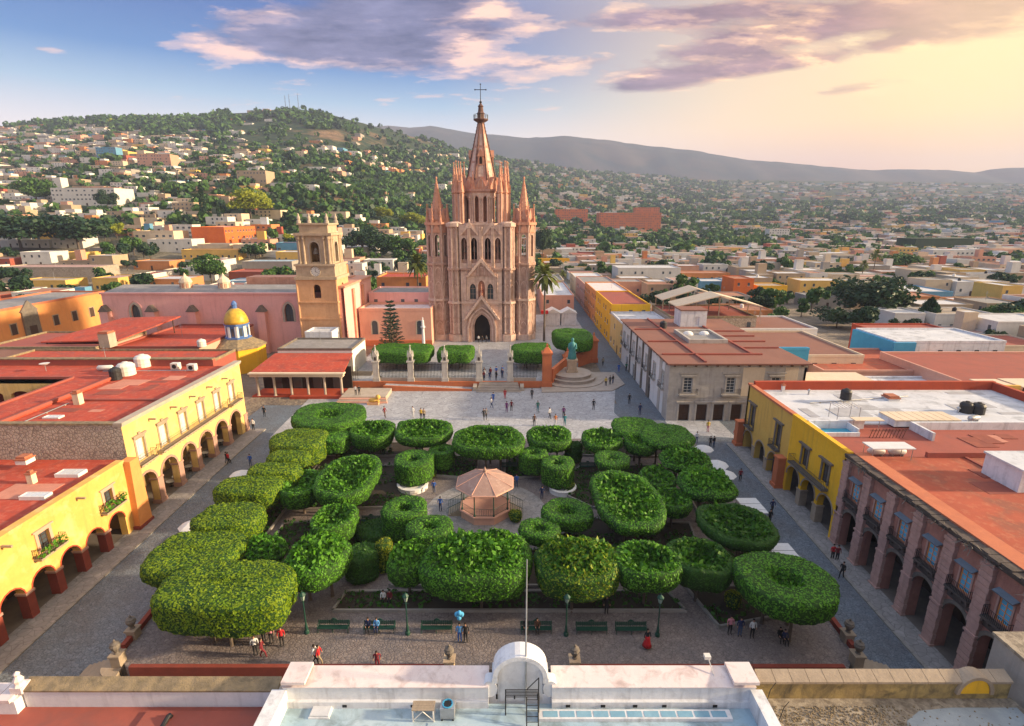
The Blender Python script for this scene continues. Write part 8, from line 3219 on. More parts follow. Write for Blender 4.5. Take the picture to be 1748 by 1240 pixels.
# ---------------------------------------------------------------- tree kinds
def leaf_cloud(n, seed, leaf, flat=.75, size=.17, lumps=9, base=.0):
 R = np.random.default_rng(seed)
 C = R.normal(size=(lumps, 3)) * np.array([.42, .42, .28])
 C[:, 2] = C[:, 2] * flat + .0
 rad = R.uniform(.32, .55, lumps)
 k = R.integers(0, lumps, n)
 d = R.normal(size=(n, 3))
 d /= np.linalg.norm(d, axis=1)[:, None]
 p = C[k] + d * (rad[k] * R.random(n) ** .25)[:, None] * np.array([1, 1, .85])
 p[:, 2] = np.maximum(p[:, 2], -.62 + .12 * R.random(n))
 t = d + R.normal(size=(n, 3)) * .6
 t1 = np.cross(t, R.normal(size=(n, 3)))
 t1 /= np.linalg.norm(t1, axis=1)[:, None]
 t2 = np.cross(t, t1)
 t2 /= np.linalg.norm(t2, axis=1)[:, None]
 s = size * R.uniform(.6, 1.3, (n, 1))
 q = np.stack([p - t1 * s, p + t2 * s * .7, p + t1 * s, p - t2 * s * .7], 1).reshape(-1, 3)
 return mesh_quads('crown', q, leaf)
def mesh_quads(name, q, m, idx=None, ms=None):
 me = bpy.data.meshes.new(name)
 n = len(q) // 4
 me.vertices.add(len(q))
 me.vertices.foreach_set('co', np.ascontiguousarray(q, dtype=np.float32).ravel())
 me.loops.add(len(q))
 me.loops.foreach_set('vertex_index', np.arange(len(q), dtype=np.int32))
 me.polygons.add(n)
 me.polygons.foreach_set('loop_start', np.arange(0, len(q), 4, dtype=np.int32))
 for mm in (ms or [m]):
  me.materials.append(M[mm])
 if idx is not None:
  me.polygons.foreach_set('material_index', np.asarray(idx, np.int32))
 me.update(calc_edges=True)
 return me
KINDS = [('broad dark green tree', leaf_cloud(900, 1, 'leaf_far_dark'), 1.0), ('round green tree', leaf_cloud(900, 2, 'leaf_far'), 1.0), ('loose mid-green tree', leaf_cloud(700, 3, 'leaf_far', .9, .18, 7), 1.1), ('tall green tree', leaf_cloud(800, 4, 'leaf_far', 1.5, .17, 8), 1.5),
  ('dark bushy tree', leaf_cloud(900, 5, 'leaf_far_dark', .7, .16, 11), .85), ('yellow-green tree', leaf_cloud(900, 6, 'leaf_lime', .9, .16, 9), .95)]
b = MB()
b.lathe(0, 0, [(.10, -.2), (.065, .1), (.05, .5), (.03, .9)], 6)
for k in range(4):
 a = k * pi / 2 + .4
 b.tube((0, 0, .4), (.3 * cos(a), .3 * sin(a), .85), .03, .015, 4)
TRUNK = b.build('trunk', 'bark')
TRUNKM = TRUNK.data
bpy.data.objects.remove(TRUNK)
ntree = 0
def town_tree(x, y, r, kind, label=None, z=None, hs=1.0, name='tree'):
 """r: crown radius; the crown sits on a forked trunk"""
 global ntree
 ntree += 1
 kd, me, tall = KINDS[kind]
 z = terrain(x, y) if z is None else z
 t = thing(name, label or kd, 'tree', (x, y, z), 'trees of the town')
 c = use('crown', me, t, (0, 0, r * 1.35 * hs), RT.uniform(0, 6))
 c.scale = (r, r, r * RT.uniform(.9, 1.15) * hs)
 k = use('trunk', TRUNKM, t, (0, 0, 0))
 k.scale = (r, r, r * 1.35 * hs)
 if not label:
  px_, py_ = proj(x, y, z)
  relabel(t, kd + ' ' + where(px_, py_), px_)
 return t
def big_tree(px0, px1, pyt, pyb, kind, label):
 x, y, z = ground_hit((px0 + px1) / 2, pyb)
 x0, x1 = atY(px0, pyb, y)[0], atY(px1, pyb, y)[0]
 r = (x1 - x0) / 2
 h = atY((px0 + px1) / 2, pyt, y)[2] - z
 kd, me, tall = KINDS[kind]
 TAKEN.append((x0 + r * .3, x1 - r * .3, y - 3, y + 5))
 t = thing('tree', label, 'tree', (x, y, z))
 big = leaf_cloud(4200, int(px0) + 30, me.materials[0].name, .8, .085, 30)
 c = use('crown', big, t, (0, 0, h * .6))
 c.scale = (r * 1.05, r * 1.05, h * .46)
 k = use('trunk', TRUNKM, t)
 k.scale = (r * .7, r * .7, h * .75)
big_tree(1443, 1540, 474, 550, 0, 'big dark round tree standing over the right quarter')
big_tree(-10, 84, 358, 428, 0, 'large dark tree cut by the left edge')
big_tree(86, 186, 355, 430, 0, 'large dark spreading tree right of the one at the left edge')
big_tree(340, 384, 436, 486, 1, 'bright green round tree behind the pink church roof')
big_tree(398, 459, 322, 372, 5, 'large yellow-green tree above the orange cube building')
big_tree(640, 668, 352, 378, 5, 'yellow tree in the park left of the church, the left one')
big_tree(690, 728, 362, 392, 5, 'yellow tree in the park beside the left church tower')
big_tree(590, 650, 388, 440, 4, 'dark tree group right of the clock tower')
big_tree(640, 705, 398, 444, 1, 'green tree before the left church tower')
big_tree(912, 940, 385, 445, 4, 'dark tall tree beside the right church tower')
big_tree(1400, 1455, 528, 560, 4, 'round dark tree left under the big dark round tree')
big_tree(40, 90, 300, 352, 2, 'loose green tree left of the white convent')
big_tree(1690, 1740, 520, 562, 1, 'bright green tree at the right edge')
big_tree(170, 200, 325, 360, 4, 'dark tree in front of the white convent')
big_tree(1510, 1560, 432, 462, 2, 'grey-green tree right of the two tall palms')
def cypress(px_, pyt, pyb, w, label, name='cypress', lm='leaf_far_dark'):
 x, y, z = ground_hit(px_, pyb)
 h = atY(px_, pyt, y)[2] - z
 R = np.random.default_rng(int(px_))
 n = 900
 q = R.random(n)
 rr = w * (np.sin(np.clip(q * 1.05, 0, 1) * pi) ** .6 * (1 - q * .55)) + .15
 a = R.random(n) * 2 * pi
 p = np.stack([rr * np.cos(a) * R.uniform(.6, 1, n), rr * np.sin(a) * R.uniform(.6, 1, n), h * (.06 + .94 * q)], 1)
 t1 = R.normal(size=(n, 3)) * np.array([.3, .3, 1])
 t1 /= np.linalg.norm(t1, axis=1)[:, None]
 t2 = np.cross(t1, R.normal(size=(n, 3)))
 t2 /= np.linalg.norm(t2, axis=1)[:, None]
 s = w * .28
 me = mesh_quads('crown', np.stack([p - t1 * s, p + t2 * s * .5, p + t1 * s, p - t2 * s * .5], 1).reshape(-1, 3), lm)
 t = thing(name, label, 'tree', (x, y, z))
 use('crown', me, t)
 b = MB()
 b.lathe(x, y, [(w * .14, z - .3), (w * .1, z + h * .3)], 6)
 b.build('trunk', 'bark', t)
cypress(350, 310, 378, 3.0, 'tall dark cypress above the orange cube building')
cypress(375, 340, 378, 1.8, 'slim cypress right of the tall one')
cypress(1580, 512, 566, 4.2, 'dark ragged conifer on the right below the big round tree', 'conifer')
def palm(px_, pyt, pyb, x=None, label='', r=2.6, at=None):
 x, y, z = at or ground_hit(px_, pyb)
 h = atY(px_, pyt, y)[2] - z - r * .5
 t = thing('palm', label, 'palm', (x, y, z), 'palms of the town')
 b = MB()
 b.lathe(x, y, [(.38, z - .2), (.26, z + h * .3), (.22, z + h)], 8)
 b.build('trunk', 'bark', t)
 b = MB()
 R = random.Random(int(px_))
 for k in range(70):
  a, e = R.uniform(0, 2 * pi), R.uniform(-.9, 1.3)
  d = np.array((cos(a) * cos(e), sin(a) * cos(e), sin(e)))
  s = np.cross(d, (0, 0, 1))
  s = s / (np.linalg.norm(s) + 1e-6)
  p0 = np.array((x, y, z + h))
  p1, p2 = p0 + d * r * .6, p0 + d * r * 1.05 + np.array((0, 0, -.28 * r))
  w = r * .13
  b.quad(tuple(p0 - s * .05), tuple(p1 - s * w), tuple(p1 + s * w), tuple(p0 + s * .05))
  b.quad(tuple(p1 - s * w), tuple(p2 - s * w * .3), tuple(p2 + s * w * .3), tuple(p1 + s * w))
 b.build('fronds', 'leaf_palm', t)
palm(930, 455, 588, label='tall fan palm beside the right flank of the church', r=4.6, at=(atY(930, 500, 146)[0], 146, 1.2))
palm(714, 438, 560, label='fan palm left of the church between tower and parish wing', r=4.2, at=(atY(714, 500, 170)[0], 170, 0))
palm(1489, 428, 474, label='left of two tall palms at the end of the far street', r=4.0)
palm(1470, 446, 478, label='right of two tall palms, the shorter one', r=3.2)
palm(960, 462, 500, label='small palm by the street behind the church', r=2.4)
x, y = atY(668, 560, 130)[0], 130
t = thing('norfolk_pine', 'dark pine with layered whorls before the pink parish wing', 'tree', (x, y, 1.2))
hp = atY(668, 515, 130)[2] - 1.2
b = MB()
b.lathe(x, y, [(.25, 1.0), (.18, 1.2 + hp * .5), (.05, 1.2 + hp)], 7)
b.build('trunk', 'bark', t)
b = MB()
R = random.Random(5)
for k in range(13):
 q = .12 + .86 * k / 12
 L_ = 3.3 * (1 - q) ** .75 + .3
 for j in range(7):
  a = 2 * pi * j / 7 + k * .6 + R.uniform(-.2, .2)
  for m_ in range(7):
   f_ = (m_ + .6) / 7
   p0 = np.array((x + L_ * f_ * cos(a), y + L_ * f_ * sin(a), 1.2 + hp * q + .25 * f_))
   for s in (-1, 1):
    d = np.array((cos(a + s * .8), sin(a + s * .8), R.uniform(-.1, .4))) * .85
    n_ = np.array((-d[1], d[0], 0)) * .4
    b.quad(tuple(p0 - n_ * .2), tuple(p0 + d * .5 - n_), tuple(p0 + d), tuple(p0 + d * .5 + n_))
b.build('needles', 'leaf_far_dark', t)
for px_, hh in ((488, 162), (495, 160), (510, 158)):
 x, y, z = ground_hit(px_, 186)
 k = atY(px_, hh, y)[2] - z
 tt = thing('radio_mast', 'thin radio mast on the hilltop, %s' % {488: 'left of three', 495: 'middle of three', 510: 'right of three'}[px_], 'mast', (x, y, z), 'radio masts on the hilltop')
 b = MB()
 for s in (0, 1, 2):
  a = 2.1 * s
  b.tube((x + 1.2 * cos(a), y + 1.2 * sin(a), z - 3), (x, y, z + k), .25, .12, 4)
 b.build('lattice', 'iron', tt)
 b = MB()
 for s in (.5, .7, .85):
  b.box(x - 1.6, x + 1.6, y - .4, y + .4, z + k * s, z + k * s + 1.0)
 b.build('antenna', 'steel', tt)
# ---------------------------------------------------------------- rows of houses and trees
HMAX, TMAX = 300, 285
nh = len([1 for o in COL.objects if o.get("category") == "house"])
hq, hi_, wq = [], [], []
pal = sorted(set(WALLS)) + sorted(set(TOPS)) + ['glass']
PI_ = {k: i for i, k in enumerate(pal)}
def far_box(x, y, z, w, d, h, wm, tm, win=True):
 x0, x1, y0, y1 = x - w / 2, x + w / 2, y - d / 2, y + d / 2
 z0, z1 = z - 3, z + h
 hq.extend([(x0, y0, z0), (x1, y0, z0), (x1, y0, z1), (x0, y0, z1), (x0, y0, z0), (x0, y1, z0), (x0, y1, z1), (x0, y0, z1), (x1, y0, z0), (x1, y1, z0), (x1, y1, z1), (x1, y0, z1), (x0, y1, z0), (x1, y1, z0), (x1, y1, z1), (x0, y1, z1)])
 hi_.extend([PI_[wm]] * 4)
 e = .5
 hq.extend([(x0, y0, z1), (x1, y0, z1), (x1, y1, z1), (x0, y1, z1)])
 hi_.append(PI_[wm])
 hq.extend([(x0 + e, y0 + e, z1 + .02), (x1 - e, y0 + e, z1 + .02), (x1 - e, y1 - e, z1 + .02), (x0 + e, y1 - e, z1 + .02)])
 hi_.append(PI_[tm])
 if win:
  for k in range(int(w / 3.5)):
   if RT.random() < .6:
    c = x0 + 1.8 + 3.5 * k
    for zz in ([z + h * .35] if h < 5.5 else [z + h * .18, z + h * .62]):
     hq.extend([(c - .6, y0 - .05, zz), (c + .6, y0 - .05, zz), (c + .6, y0 - .05, zz + 1.4), (c - .6, y0 - .05, zz + 1.4)])
     hi_.append(PI_['glass'])
def far_tree(x, y, r, z=None):
 z = terrain(x, y) if z is None else z
 wq.append((x, y, z, r))
Y = 112.0
while Y < 3300:
 step = 16.5 if Y < 420 else 16.5 * (Y / 420) ** .8
 X = -(Y * 1.3 + 40) + RT.uniform(0, 10)
 while X < Y * 1.3 + 40:
  sc = .92 if Y < 420 else .92 * (Y / 420) ** .22
  w = RT.uniform(10, 23) * sc
  d = RT.uniform(.62, .9) * step
  x, y = X + w / 2, Y + RT.uniform(-2, 2)
  X += w + (RT.uniform(.3, 3) if RT.random() < .75 else RT.uniform(3, 9))
  z = terrain(x, y)
  px_, py_ = proj(x, y, z)
  if not (-330 < px_ < 2080):
   continue
  seen = -40 < px_ < 1790
  if not free(x - w / 2, x + w / 2, y, y + d):
   continue
  g = fbm(x / 70, y / 70, 31)
  bu = .80 if px_ > 920 else .70
  if 470 < px_ < 915 and 300 < py_ < 402:
   bu = .07
  elif px_ < 470 and py_ < 372:
   bu = .80 if px_ < 330 else .56
  elif 470 <= px_ < 900 and py_ <= 300:
   bu = .52 if py_ > 258 else .10
  elif px_ >= 900 and py_ < 405:
   bu = .62 if py_ > 345 else .55
  if px_ < 470 and py_ < 218 + max(0, px_ - 150) * .14:
   bu = .16
  if 920 < px_ < 1330 and 375 < py_ < 430:
   bu = .32
  if py_ < 250 and px_ > 420:
   bu = .02
  if px_ > 1250 and py_ < 348:
   bu = .25
  if RT.random() < bu + (g - .5) * 1.1:
   wm, tm = RT.choice(WALLS), RT.choice(TOPS)
   h = RT.choice([3.4, 3.8, 4.2, 6.2, 6.8]) * (1 if Y < 900 else 1.3)
   if nh < HMAX and seen:
    nh += 1
    side = 'r' if px_ < 874 else 'l'
    t = house('house', x - w / 2, x + w / 2, y, y + d, z, h, wm, tm, 'f' + (side if Y < 210 else ''), None, 'flat-roofed houses of the town', par=.45)
    lb = '%s %s house, %s, %s' % ('tall' if h > 5 else 'low', WN[wm], TN[tm], where(px_, py_))
    relabel(t, lb, px_)
    r_ = RT.random()
    if r_ < .16 and Y < 300:
     water_tank(x + RT.uniform(-.3, .3) * w, y + d * .5, z + h + .12, 'water tank', 'black_tank' if r_ < .1 else 'white_tank', .65, 1.3)
     tk = [o for o in COL.objects if o.name.startswith('water_tank')][-1] if False else None
    elif r_ < .34:
     hw, hd = RT.uniform(3, 5), RT.uniform(2.5, 4)
     far_box(x + RT.uniform(-.25, .25) * w, y + d * .6, z + h + 2.9, hw, hd, 2.6, RT.choice(WALLS), RT.choice(TOPS), False)
   else:
    far_box(x, y + d / 2, z, w, d, h, wm, tm)
    if RT.random() < .35:
     far_box(x + RT.uniform(-.3, .3) * w, y + d * .6, z + h, w * .4, d * .5, 2.8, RT.choice(WALLS), tm, False)
   if RT.random() < (.6 if px_ > 900 else .45) and free(X - 2, X + 2, y - 2, y + 2):
    r = RT.uniform(1.6, 3.2) * (1 if Y < 500 else 1.5)
    if ntree < TMAX and Y < 420 and seen:
     town_tree(X - 1, y - 1.5, r, RT.choice((0, 1, 2, 1, 4, 1)))
    else:
     far_tree(X, y, r)
  else:
   bare = (py_ < 262 - max(0, px_ - 620) * .02 and px_ > 380 and fbm(x / 150, y / 200, 5) > .38) or (px_ > 1250 and py_ < 348)
   for _ in range(RT.choice((0, 0, 0, 1)) if bare else 2 if Y < 300 else 3 if Y < 900 else 5):
    r = RT.uniform(2.6, 5.2) * (1 if Y < 500 else 1.25 if Y < 1200 else 1.9)
    tx, ty = x + RT.uniform(-.5, .5) * w, y + RT.uniform(0, step)
    if not free(tx - 2, tx + 2, ty - 2, ty + 2):
     continue
    if ntree < TMAX and Y < 520 and seen:
     town_tree(tx, ty, r, RT.choice((0, 1, 2, 3, 4, 0, 4)) if RT.random() < .95 else 5)
    else:
     far_tree(tx, ty, r)
 Y += step
for _ in range(9000):
 k = RT.uniform(-1.25, .35)
 Y = RT.uniform(450, 2300)
 x = k * Y
 px_, py_ = proj(x, Y, terrain(x, Y))
 if -300 < px_ < 1200 and py_ < 330 and fbm(x / 90, Y / 120, 51) > (.55 if px_ < 330 else .47 if py_ > 262 else .64):
  far_tree(x, Y, RT.uniform(2.5, 5.0) * (1.2 if Y > 1000 else 1))
for o in [o for o in COL.objects if o.get('label') == 'water tank']:
 px_, py_ = proj(*o.location)
 relabel(o, '%s water tank on a house %s' % ('black' if o.children[0].data.materials[0].name == 'black_tank' else 'white', where(px_, py_)), px_)
finish_labels()
me = mesh_quads('distant_houses', np.array(hq), None, hi_, pal)
o = bpy.data.objects.new('distant_houses', me)
COL.objects.link(o)
o['kind'] = 'stuff'
T_ = np.array(wq)
nper = 18
n = len(T_)
d = NPR.normal(size=(n, nper, 3))
d /= np.linalg.norm(d, axis=2)[..., None]
rad = T_[:, 3][:, None, None]
p = T_[:, None, :3] + d * rad * np.array([1, 1, .8]) * NPR.uniform(.55, 1.0, (n, nper, 1)) + np.array([0, 0, 1.0]) * rad * .75
tt = d + NPR.normal(size=d.shape) * .5
t1 = np.cross(tt, NPR.normal(size=d.shape))
t1 /= np.linalg.norm(t1, axis=2)[..., None]
t2 = np.cross(tt, t1)
t2 /= np.linalg.norm(t2, axis=2)[..., None]
s = rad * NPR.uniform(.4, .7, (n, nper, 1))
q = np.stack([p - t1 * s, p + t2 * s * .8, p + t1 * s, p - t2 * s * .8], 2).reshape(-1, 3)
kind = np.repeat(NPR.choice([0, 0, 1, 1, 1, 2], n), nper)
kind[np.repeat(NPR.random(n) < .985, nper) & (kind == 2)] = 1
me = mesh_quads('woodland', q, None, kind, ['leaf_far_dark', 'leaf_far', 'leaf_lime'])
o = bpy.data.objects.new('woodland', me)
COL.objects.link(o)
o['kind'] = 'stuff'
# ================================================================== pipes, vents and aerials on the roofs
def pipe(x0, y0, x1, y1, z, label, r=.06):
 t = thing('roof_pipe', label, 'pipe', ((x0 + x1) / 2, (y0 + y1) / 2, z), 'pipes on the roofs')
 b = MB()
 b.tube((x0, y0, z + .12), (x1, y1, z + .12), r, n=6)
 b.build('pipe_run', 'steel', t)
 for q in (.1, .5, .9):
  b = MB()
  b.box(x0 + (x1 - x0) * q - .1, x0 + (x1 - x0) * q + .1, y0 + (y1 - y0) * q - .1, y0 + (y1 - y0) * q + .1, z, z + .1)
  b.build('bracket', 'stone', t)
pipe(-58, 58, -58, 65, 11.5, 'steel pipe on the red roof near the pale yellow facade')
pipe(-64, 79, -50, 79.5, 11.75, 'long steel pipe across the back of the left red roof')
pipe(-56, 36, -56, 51, 7.7, 'steel pipe along the front left red roof')
pipe(45, 34, 60, 34.5, 9.9, 'steel pipe crossing the rust-red roof in front')
pipe(52, 24, 52, 44, 9.9, 'steel pipe running back over the rust-red roof')
pipe(42, 70, 58, 73, 9.7, 'steel pipe over the white roof terrace')
for k, (x, y, z) in enumerate(((47, 30, 9.9), (64, 42, 9.9), (55, 48, 9.9), (60, 66.5, 9.7), (44, 74, 9.7))):
 t = thing('roof_vent', ('grey vent cowl on the rust-red roof, nearest the front', 'grey vent cowl on the rust-red roof, far right', 'grey vent cowl on the rust-red roof by its back wall', 'grey vent cowl on the white roof, right of the ribbed roof light', 'grey vent cowl on the white roof near the red parapet')[k], 'vent', (x, y, z), 'roof vents')
 b = MB()
 b.lathe(x, y, [(.12, z), (.12, z + .6), (.25, z + .62), (.25, z + .7), (.02, z + .9)], 10)
 b.build('cowl', 'steel', t)
RA = random.Random(9)
n = 0
for o in [o for o in COL.objects if o.get('category') == 'house' and o.location[1] < 260]:
 if RA.random() < .3 and n < 26:
  n += 1
  r = [c for c in o.children if c.name.startswith('roof')]
  if not r:
   continue
  bb = r[0].data.vertices
  zt = max(v_.co.z for v_ in bb) + o.location[2]
  x, y = o.location[0] + RA.uniform(-2, 2), o.location[1] + RA.uniform(-2, 2)
  px_, py_ = proj(x, y, zt)
  t = thing('aerial', 'aerial', 'aerial', (x, y, zt), 'thin aerials on house roofs')
  t['label'] = 'thin metal aerial on the %s' % ' '.join(str(o['label']).replace(',', '').split()[:10])
  b = MB()
  b.tube((x, y, zt), (x, y, zt + 3.2), .05, .03, 5)
  for k in range(4):
   b.tube((x - .5 + .08 * k, y, zt + 2.4 + .22 * k), (x + .5 - .08 * k, y, zt + 2.4 + .22 * k), .02, n=4)
  b.build('mast', 'steel', t)
mat('patch_pale', (.56, .24, .17), (.48, .2, .14), .6, blotch=((.4, .15, .1), .8, .5, .7, .6))
mat('patch_dark', (.27, .075, .05), (.22, .06, .045), .6, blotch=((.35, .1, .06), .8, .5, .7, .6))
mat('patch_grey', (.42, .42, .44), (.34, .34, .36), .6, blotch=((.25, .25, .26), .8, .5, .7, .6))
for own, zones in (('arcaded_building', ((-59.5, -46.2, 58, 82, 11.5, 9, 'r'), (-98, -67, 58, 61, 11.3, 4, 'r'))), ('arcaded_building.001', ((-75, -45.6, 33, 51, 7.7, 10, 'r'),)),
    ('arcaded_building.002', ((38, 71, 63.5, 75.5, 9.7, 12, 'w'), (45, 72, 53.6, 60, 9.5, 6, 'r'))), ('arcaded_building.003', ((39.4, 72, 24, 51, 9.9, 15, 'r'),))):
 ob = bpy.data.objects[own]
 j = 0
 for x0, x1, y0, y1, z, n, kd in zones:
  for k in range(n):
   j += 1
   w, d = RA.uniform(1.2, 5.5), RA.uniform(.8, 3.5)
   x, y = RA.uniform(x0, x1 - w), RA.uniform(y0, max(y0 + .1, y1 - d))
   b = MB()
   h_ = z + .006 + .004 * j
   b.rbox(x + w / 2, y + d / 2, w, d, z - .05, h_, RA.choice((0, 0, .03, -.04)))
   b.build('roof_patch', 'patch_grey' if kd == 'w' else RA.choice(('patch_pale', 'patch_dark', 'patch_dark')), ob)
# ================================================================== people
PW = {}
def body(pose):
 """one continuous figure grown by a skin modifier along a posed skeleton, about 1.7 m tall"""
 if pose in PW:
  return PW[pose]
 J = {'pelvis': (0, 0, .92), 'waist': (0, 0, 1.08), 'chest': (0, .01, 1.32), 'neck': (0, 0, 1.46), 'chin': (0, -.02, 1.54), 'head': (0, -.01, 1.63), 'crown': (0, .0, 1.69)}
 R_ = {'pelvis': (.145, .11), 'waist': (.13, .10), 'chest': (.165, .115), 'neck': (.055, .055), 'chin': (.062, .068), 'head': (.078, .095), 'crown': (.045, .055)}
 E_ = [('pelvis', 'waist'), ('waist', 'chest'), ('chest', 'neck'), ('neck', 'chin'), ('chin', 'head'), ('head', 'crown')]
 for s, L in ((-1, 'l'), (1, 'r')):
  J.update({'sh' + L: (s * .19, 0, 1.40), 'el' + L: (s * .25, .02, 1.14), 'wr' + L: (s * .25, -.06, .92), 'ha' + L: (s * .245, -.09, .83),
    'hip' + L: (s * .085, 0, .86), 'kn' + L: (s * .10, -.01, .49), 'an' + L: (s * .105, .02, .09), 'to' + L: (s * .12, -.13, .035)})
  R_.update({'sh' + L: (.062,) * 2, 'el' + L: (.045,) * 2, 'wr' + L: (.03,) * 2, 'ha' + L: (.026, .04), 'hip' + L: (.095,) * 2, 'kn' + L: (.062,) * 2, 'an' + L: (.042,) * 2, 'to' + L: (.035,) * 2})
  E_ += [('chest', 'sh' + L), ('sh' + L, 'el' + L), ('el' + L, 'wr' + L), ('wr' + L, 'ha' + L), ('pelvis', 'hip' + L), ('hip' + L, 'kn' + L), ('kn' + L, 'an' + L), ('an' + L, 'to' + L)]
  if pose == 'walk':
   J['kn' + L] = (s * .09, -s * .17, .50)
   J['an' + L] = (s * .09, s * .10 * (1 if s < 0 else 1.9) if s > 0 else .14 * -1 + -.1, .10 if s < 0 else .16)
   J['to' + L] = (s * .1, J['an' + L][1] - .14, .04 if s < 0 else .07)
   J['kn' + L] = (s * .09, -.20 if s < 0 else .02, .50)
   J['el' + L] = (s * .25, .09 * s * -1, 1.15)
   J['wr' + L] = (s * .24, -.14 if s > 0 else .06, .95)
   J['ha' + L] = (s * .235, -.2 if s > 0 else .03, .87)
  if pose == 'sit':
   d = -.47
   J['hip' + L] = (s * .09, -.02, .86)
   J['kn' + L] = (s * .12, -.46, .90)
   J['an' + L] = (s * .12, -.44, .53)
   J['to' + L] = (s * .13, -.58, .48)
   J['el' + L] = (s * .24, -.05, 1.13)
   J['wr' + L] = (s * .16, -.30, 1.03)
   J['ha' + L] = (s * .13, -.39, 1.0)
 if pose == 'sit':
  J = {k: (x, y, z - .43) for k, (x, y, z) in J.items()}
 if pose == 'lean':
  for k in ('chest', 'neck', 'chin', 'head', 'crown', 'shl', 'shr'):
   x, y, z = J[k]
   J[k] = (x, y - (z - 1.0) * .25, z - .02)
 names = list(J)
 me = bpy.data.meshes.new('body')
 me.from_pydata([J[k] for k in names], [(names.index(a), names.index(b_)) for a, b_ in E_], [])
 o = bpy.data.objects.new('body_skeleton', me)
 COL.objects.link(o)
 m = o.modifiers.new('skin', 'SKIN')
 sk = me.skin_vertices[0].data
 for i, k in enumerate(names):
  sk[i].radius = R_[k]
  sk[i].use_root = (k == 'pelvis')
 s = o.modifiers.new('sub', 'SUBSURF')
 s.levels = s.render_levels = 1
 dg = bpy.context.evaluated_depsgraph_get()
 out = bpy.data.meshes.new_from_object(o.evaluated_get(dg))
 bpy.data.objects.remove(o)
 off = -.43 if pose == 'sit' else 0
 idx = np.zeros(len(out.polygons), np.int32)
 for i, p_ in enumerate(out.polygons):
  c = p_.center
  z = c.z - off
  ax = abs(c.x)
  if z > 1.47 or (pose != 'sit' and ax > .2 and z < 1.0) or (pose == 'sit' and c.y < -.2 and 1.0 < z < 1.12 and ax < .22 and ax > .05 and False):
   idx[i] = 0
  elif pose == 'sit':
   low = z < .97 if abs(c.y) < .16 else z < .99
   idx[i] = 3 if z < .56 else 2 if low else 1
   if c.y < -.27 and z > 1.0:
    idx[i] = 0
  else:
   idx[i] = 3 if z < .1 else 2 if z < .95 and ax < .215 else 1
 while len(out.materials) < 4:
  out.materials.append(M['skin'])
 out.polygons.foreach_set('material_index', idx)
 out.polygons.foreach_set('use_smooth', [True] * len(out.polygons))
 PW[pose] = out
 return out
CL = {'black': (.018, .018, .02), 'white': (.62, .62, .62), 'red': (.45, .02, .025), 'blue': (.03, .10, .38), 'sky blue': (.10, .30, .62), 'navy': (.02, .03, .09), 'grey': (.14, .14, .15), 'dark red': (.17, .02, .03),
 'purple': (.16, .03, .15), 'green': (.03, .14, .09), 'yellow': (.55, .36, .04), 'orange': (.5, .16, .04), 'khaki': (.28, .22, .14), 'jeans': (.05, .08, .16), 'pink': (.5, .2, .25), 'brown': (.1, .05, .03), 'teal': (.02, .17, .2), 'hair': (.015, .01, .008), 'straw': (.5, .38, .2)}
for k, c in CL.items():
 mat('cloth_' + k.replace(' ', '_'), c, rough=.8)
def person(px_, py_, label, pose='stand', top='black', low='black', rz=0.0, z=None, skirt=None, hat=None, h=1.0, at=None, hair='hair', group=None, zf=None):
 x, y, _ = at or P(px_, py_, zf if zf is not None else .02)
 if at is None and zf is None:
  inside_t = GX0 < x < GX1 and GY0 < y < 80
  g = .03 if inside_t or y > 79 else zs(y) + (.13 if x < -42.3 or x > 34.5 else 0)
  x, y, _ = P(px_, py_, g)
  zz = g
 else:
  zz = zf if zf is not None else at[2]
 t = thing('person', label, 'person', (x, y, zz), group, rz)
 t.scale = (h, h, h)
 src = body(pose)
 me = src.copy()
 for i, m in enumerate(('skin', 'cloth_' + top.replace(' ', '_'), 'cloth_' + low.replace(' ', '_'), 'cloth_black')):
  me.materials[i] = M[m]
 use('body', me, t)
 dz, dy = (-.43, 0) if pose == 'sit' else (-.03, -.17) if pose == 'lean' else (0, 0)
 hb_ = MB()
 v0 = len(hb_.v)
 hb_.sphere((0, .02 + dy, 1.655 + dz), .095, 9, 6, 1.05)
 hb_.v = [(x_, y_ + (.03 if z_ < 1.62 + dz else 0), max(z_, 1.6 + dz) if y_ < .02 + dy else z_) for x_, y_, z_ in hb_.v]
 o = hb_.build('hair', 'cloth_' + hair, None, True)
 o.parent = t
 if skirt:
  b = MB()
  b.lathe(0, 0, [(.15, 1.08 + dz), (.19, .9 + dz), (.27, .5), (.36, .22), (.30, .22)], 12)
  o = b.build('skirt', 'cloth_' + skirt.replace(' ', '_'), None, True)
  o.parent = t
 if hat:
  b = MB()
  b.lathe(0, 0 + dy, [(.24, 1.68 + dz), (.25, 1.69 + dz), (.12, 1.71 + dz), (.11, 1.82 + dz), (.02, 1.84 + dz)], 12)
  o = b.build('hat', 'cloth_' + hat, None)
  o.parent = t
 return t
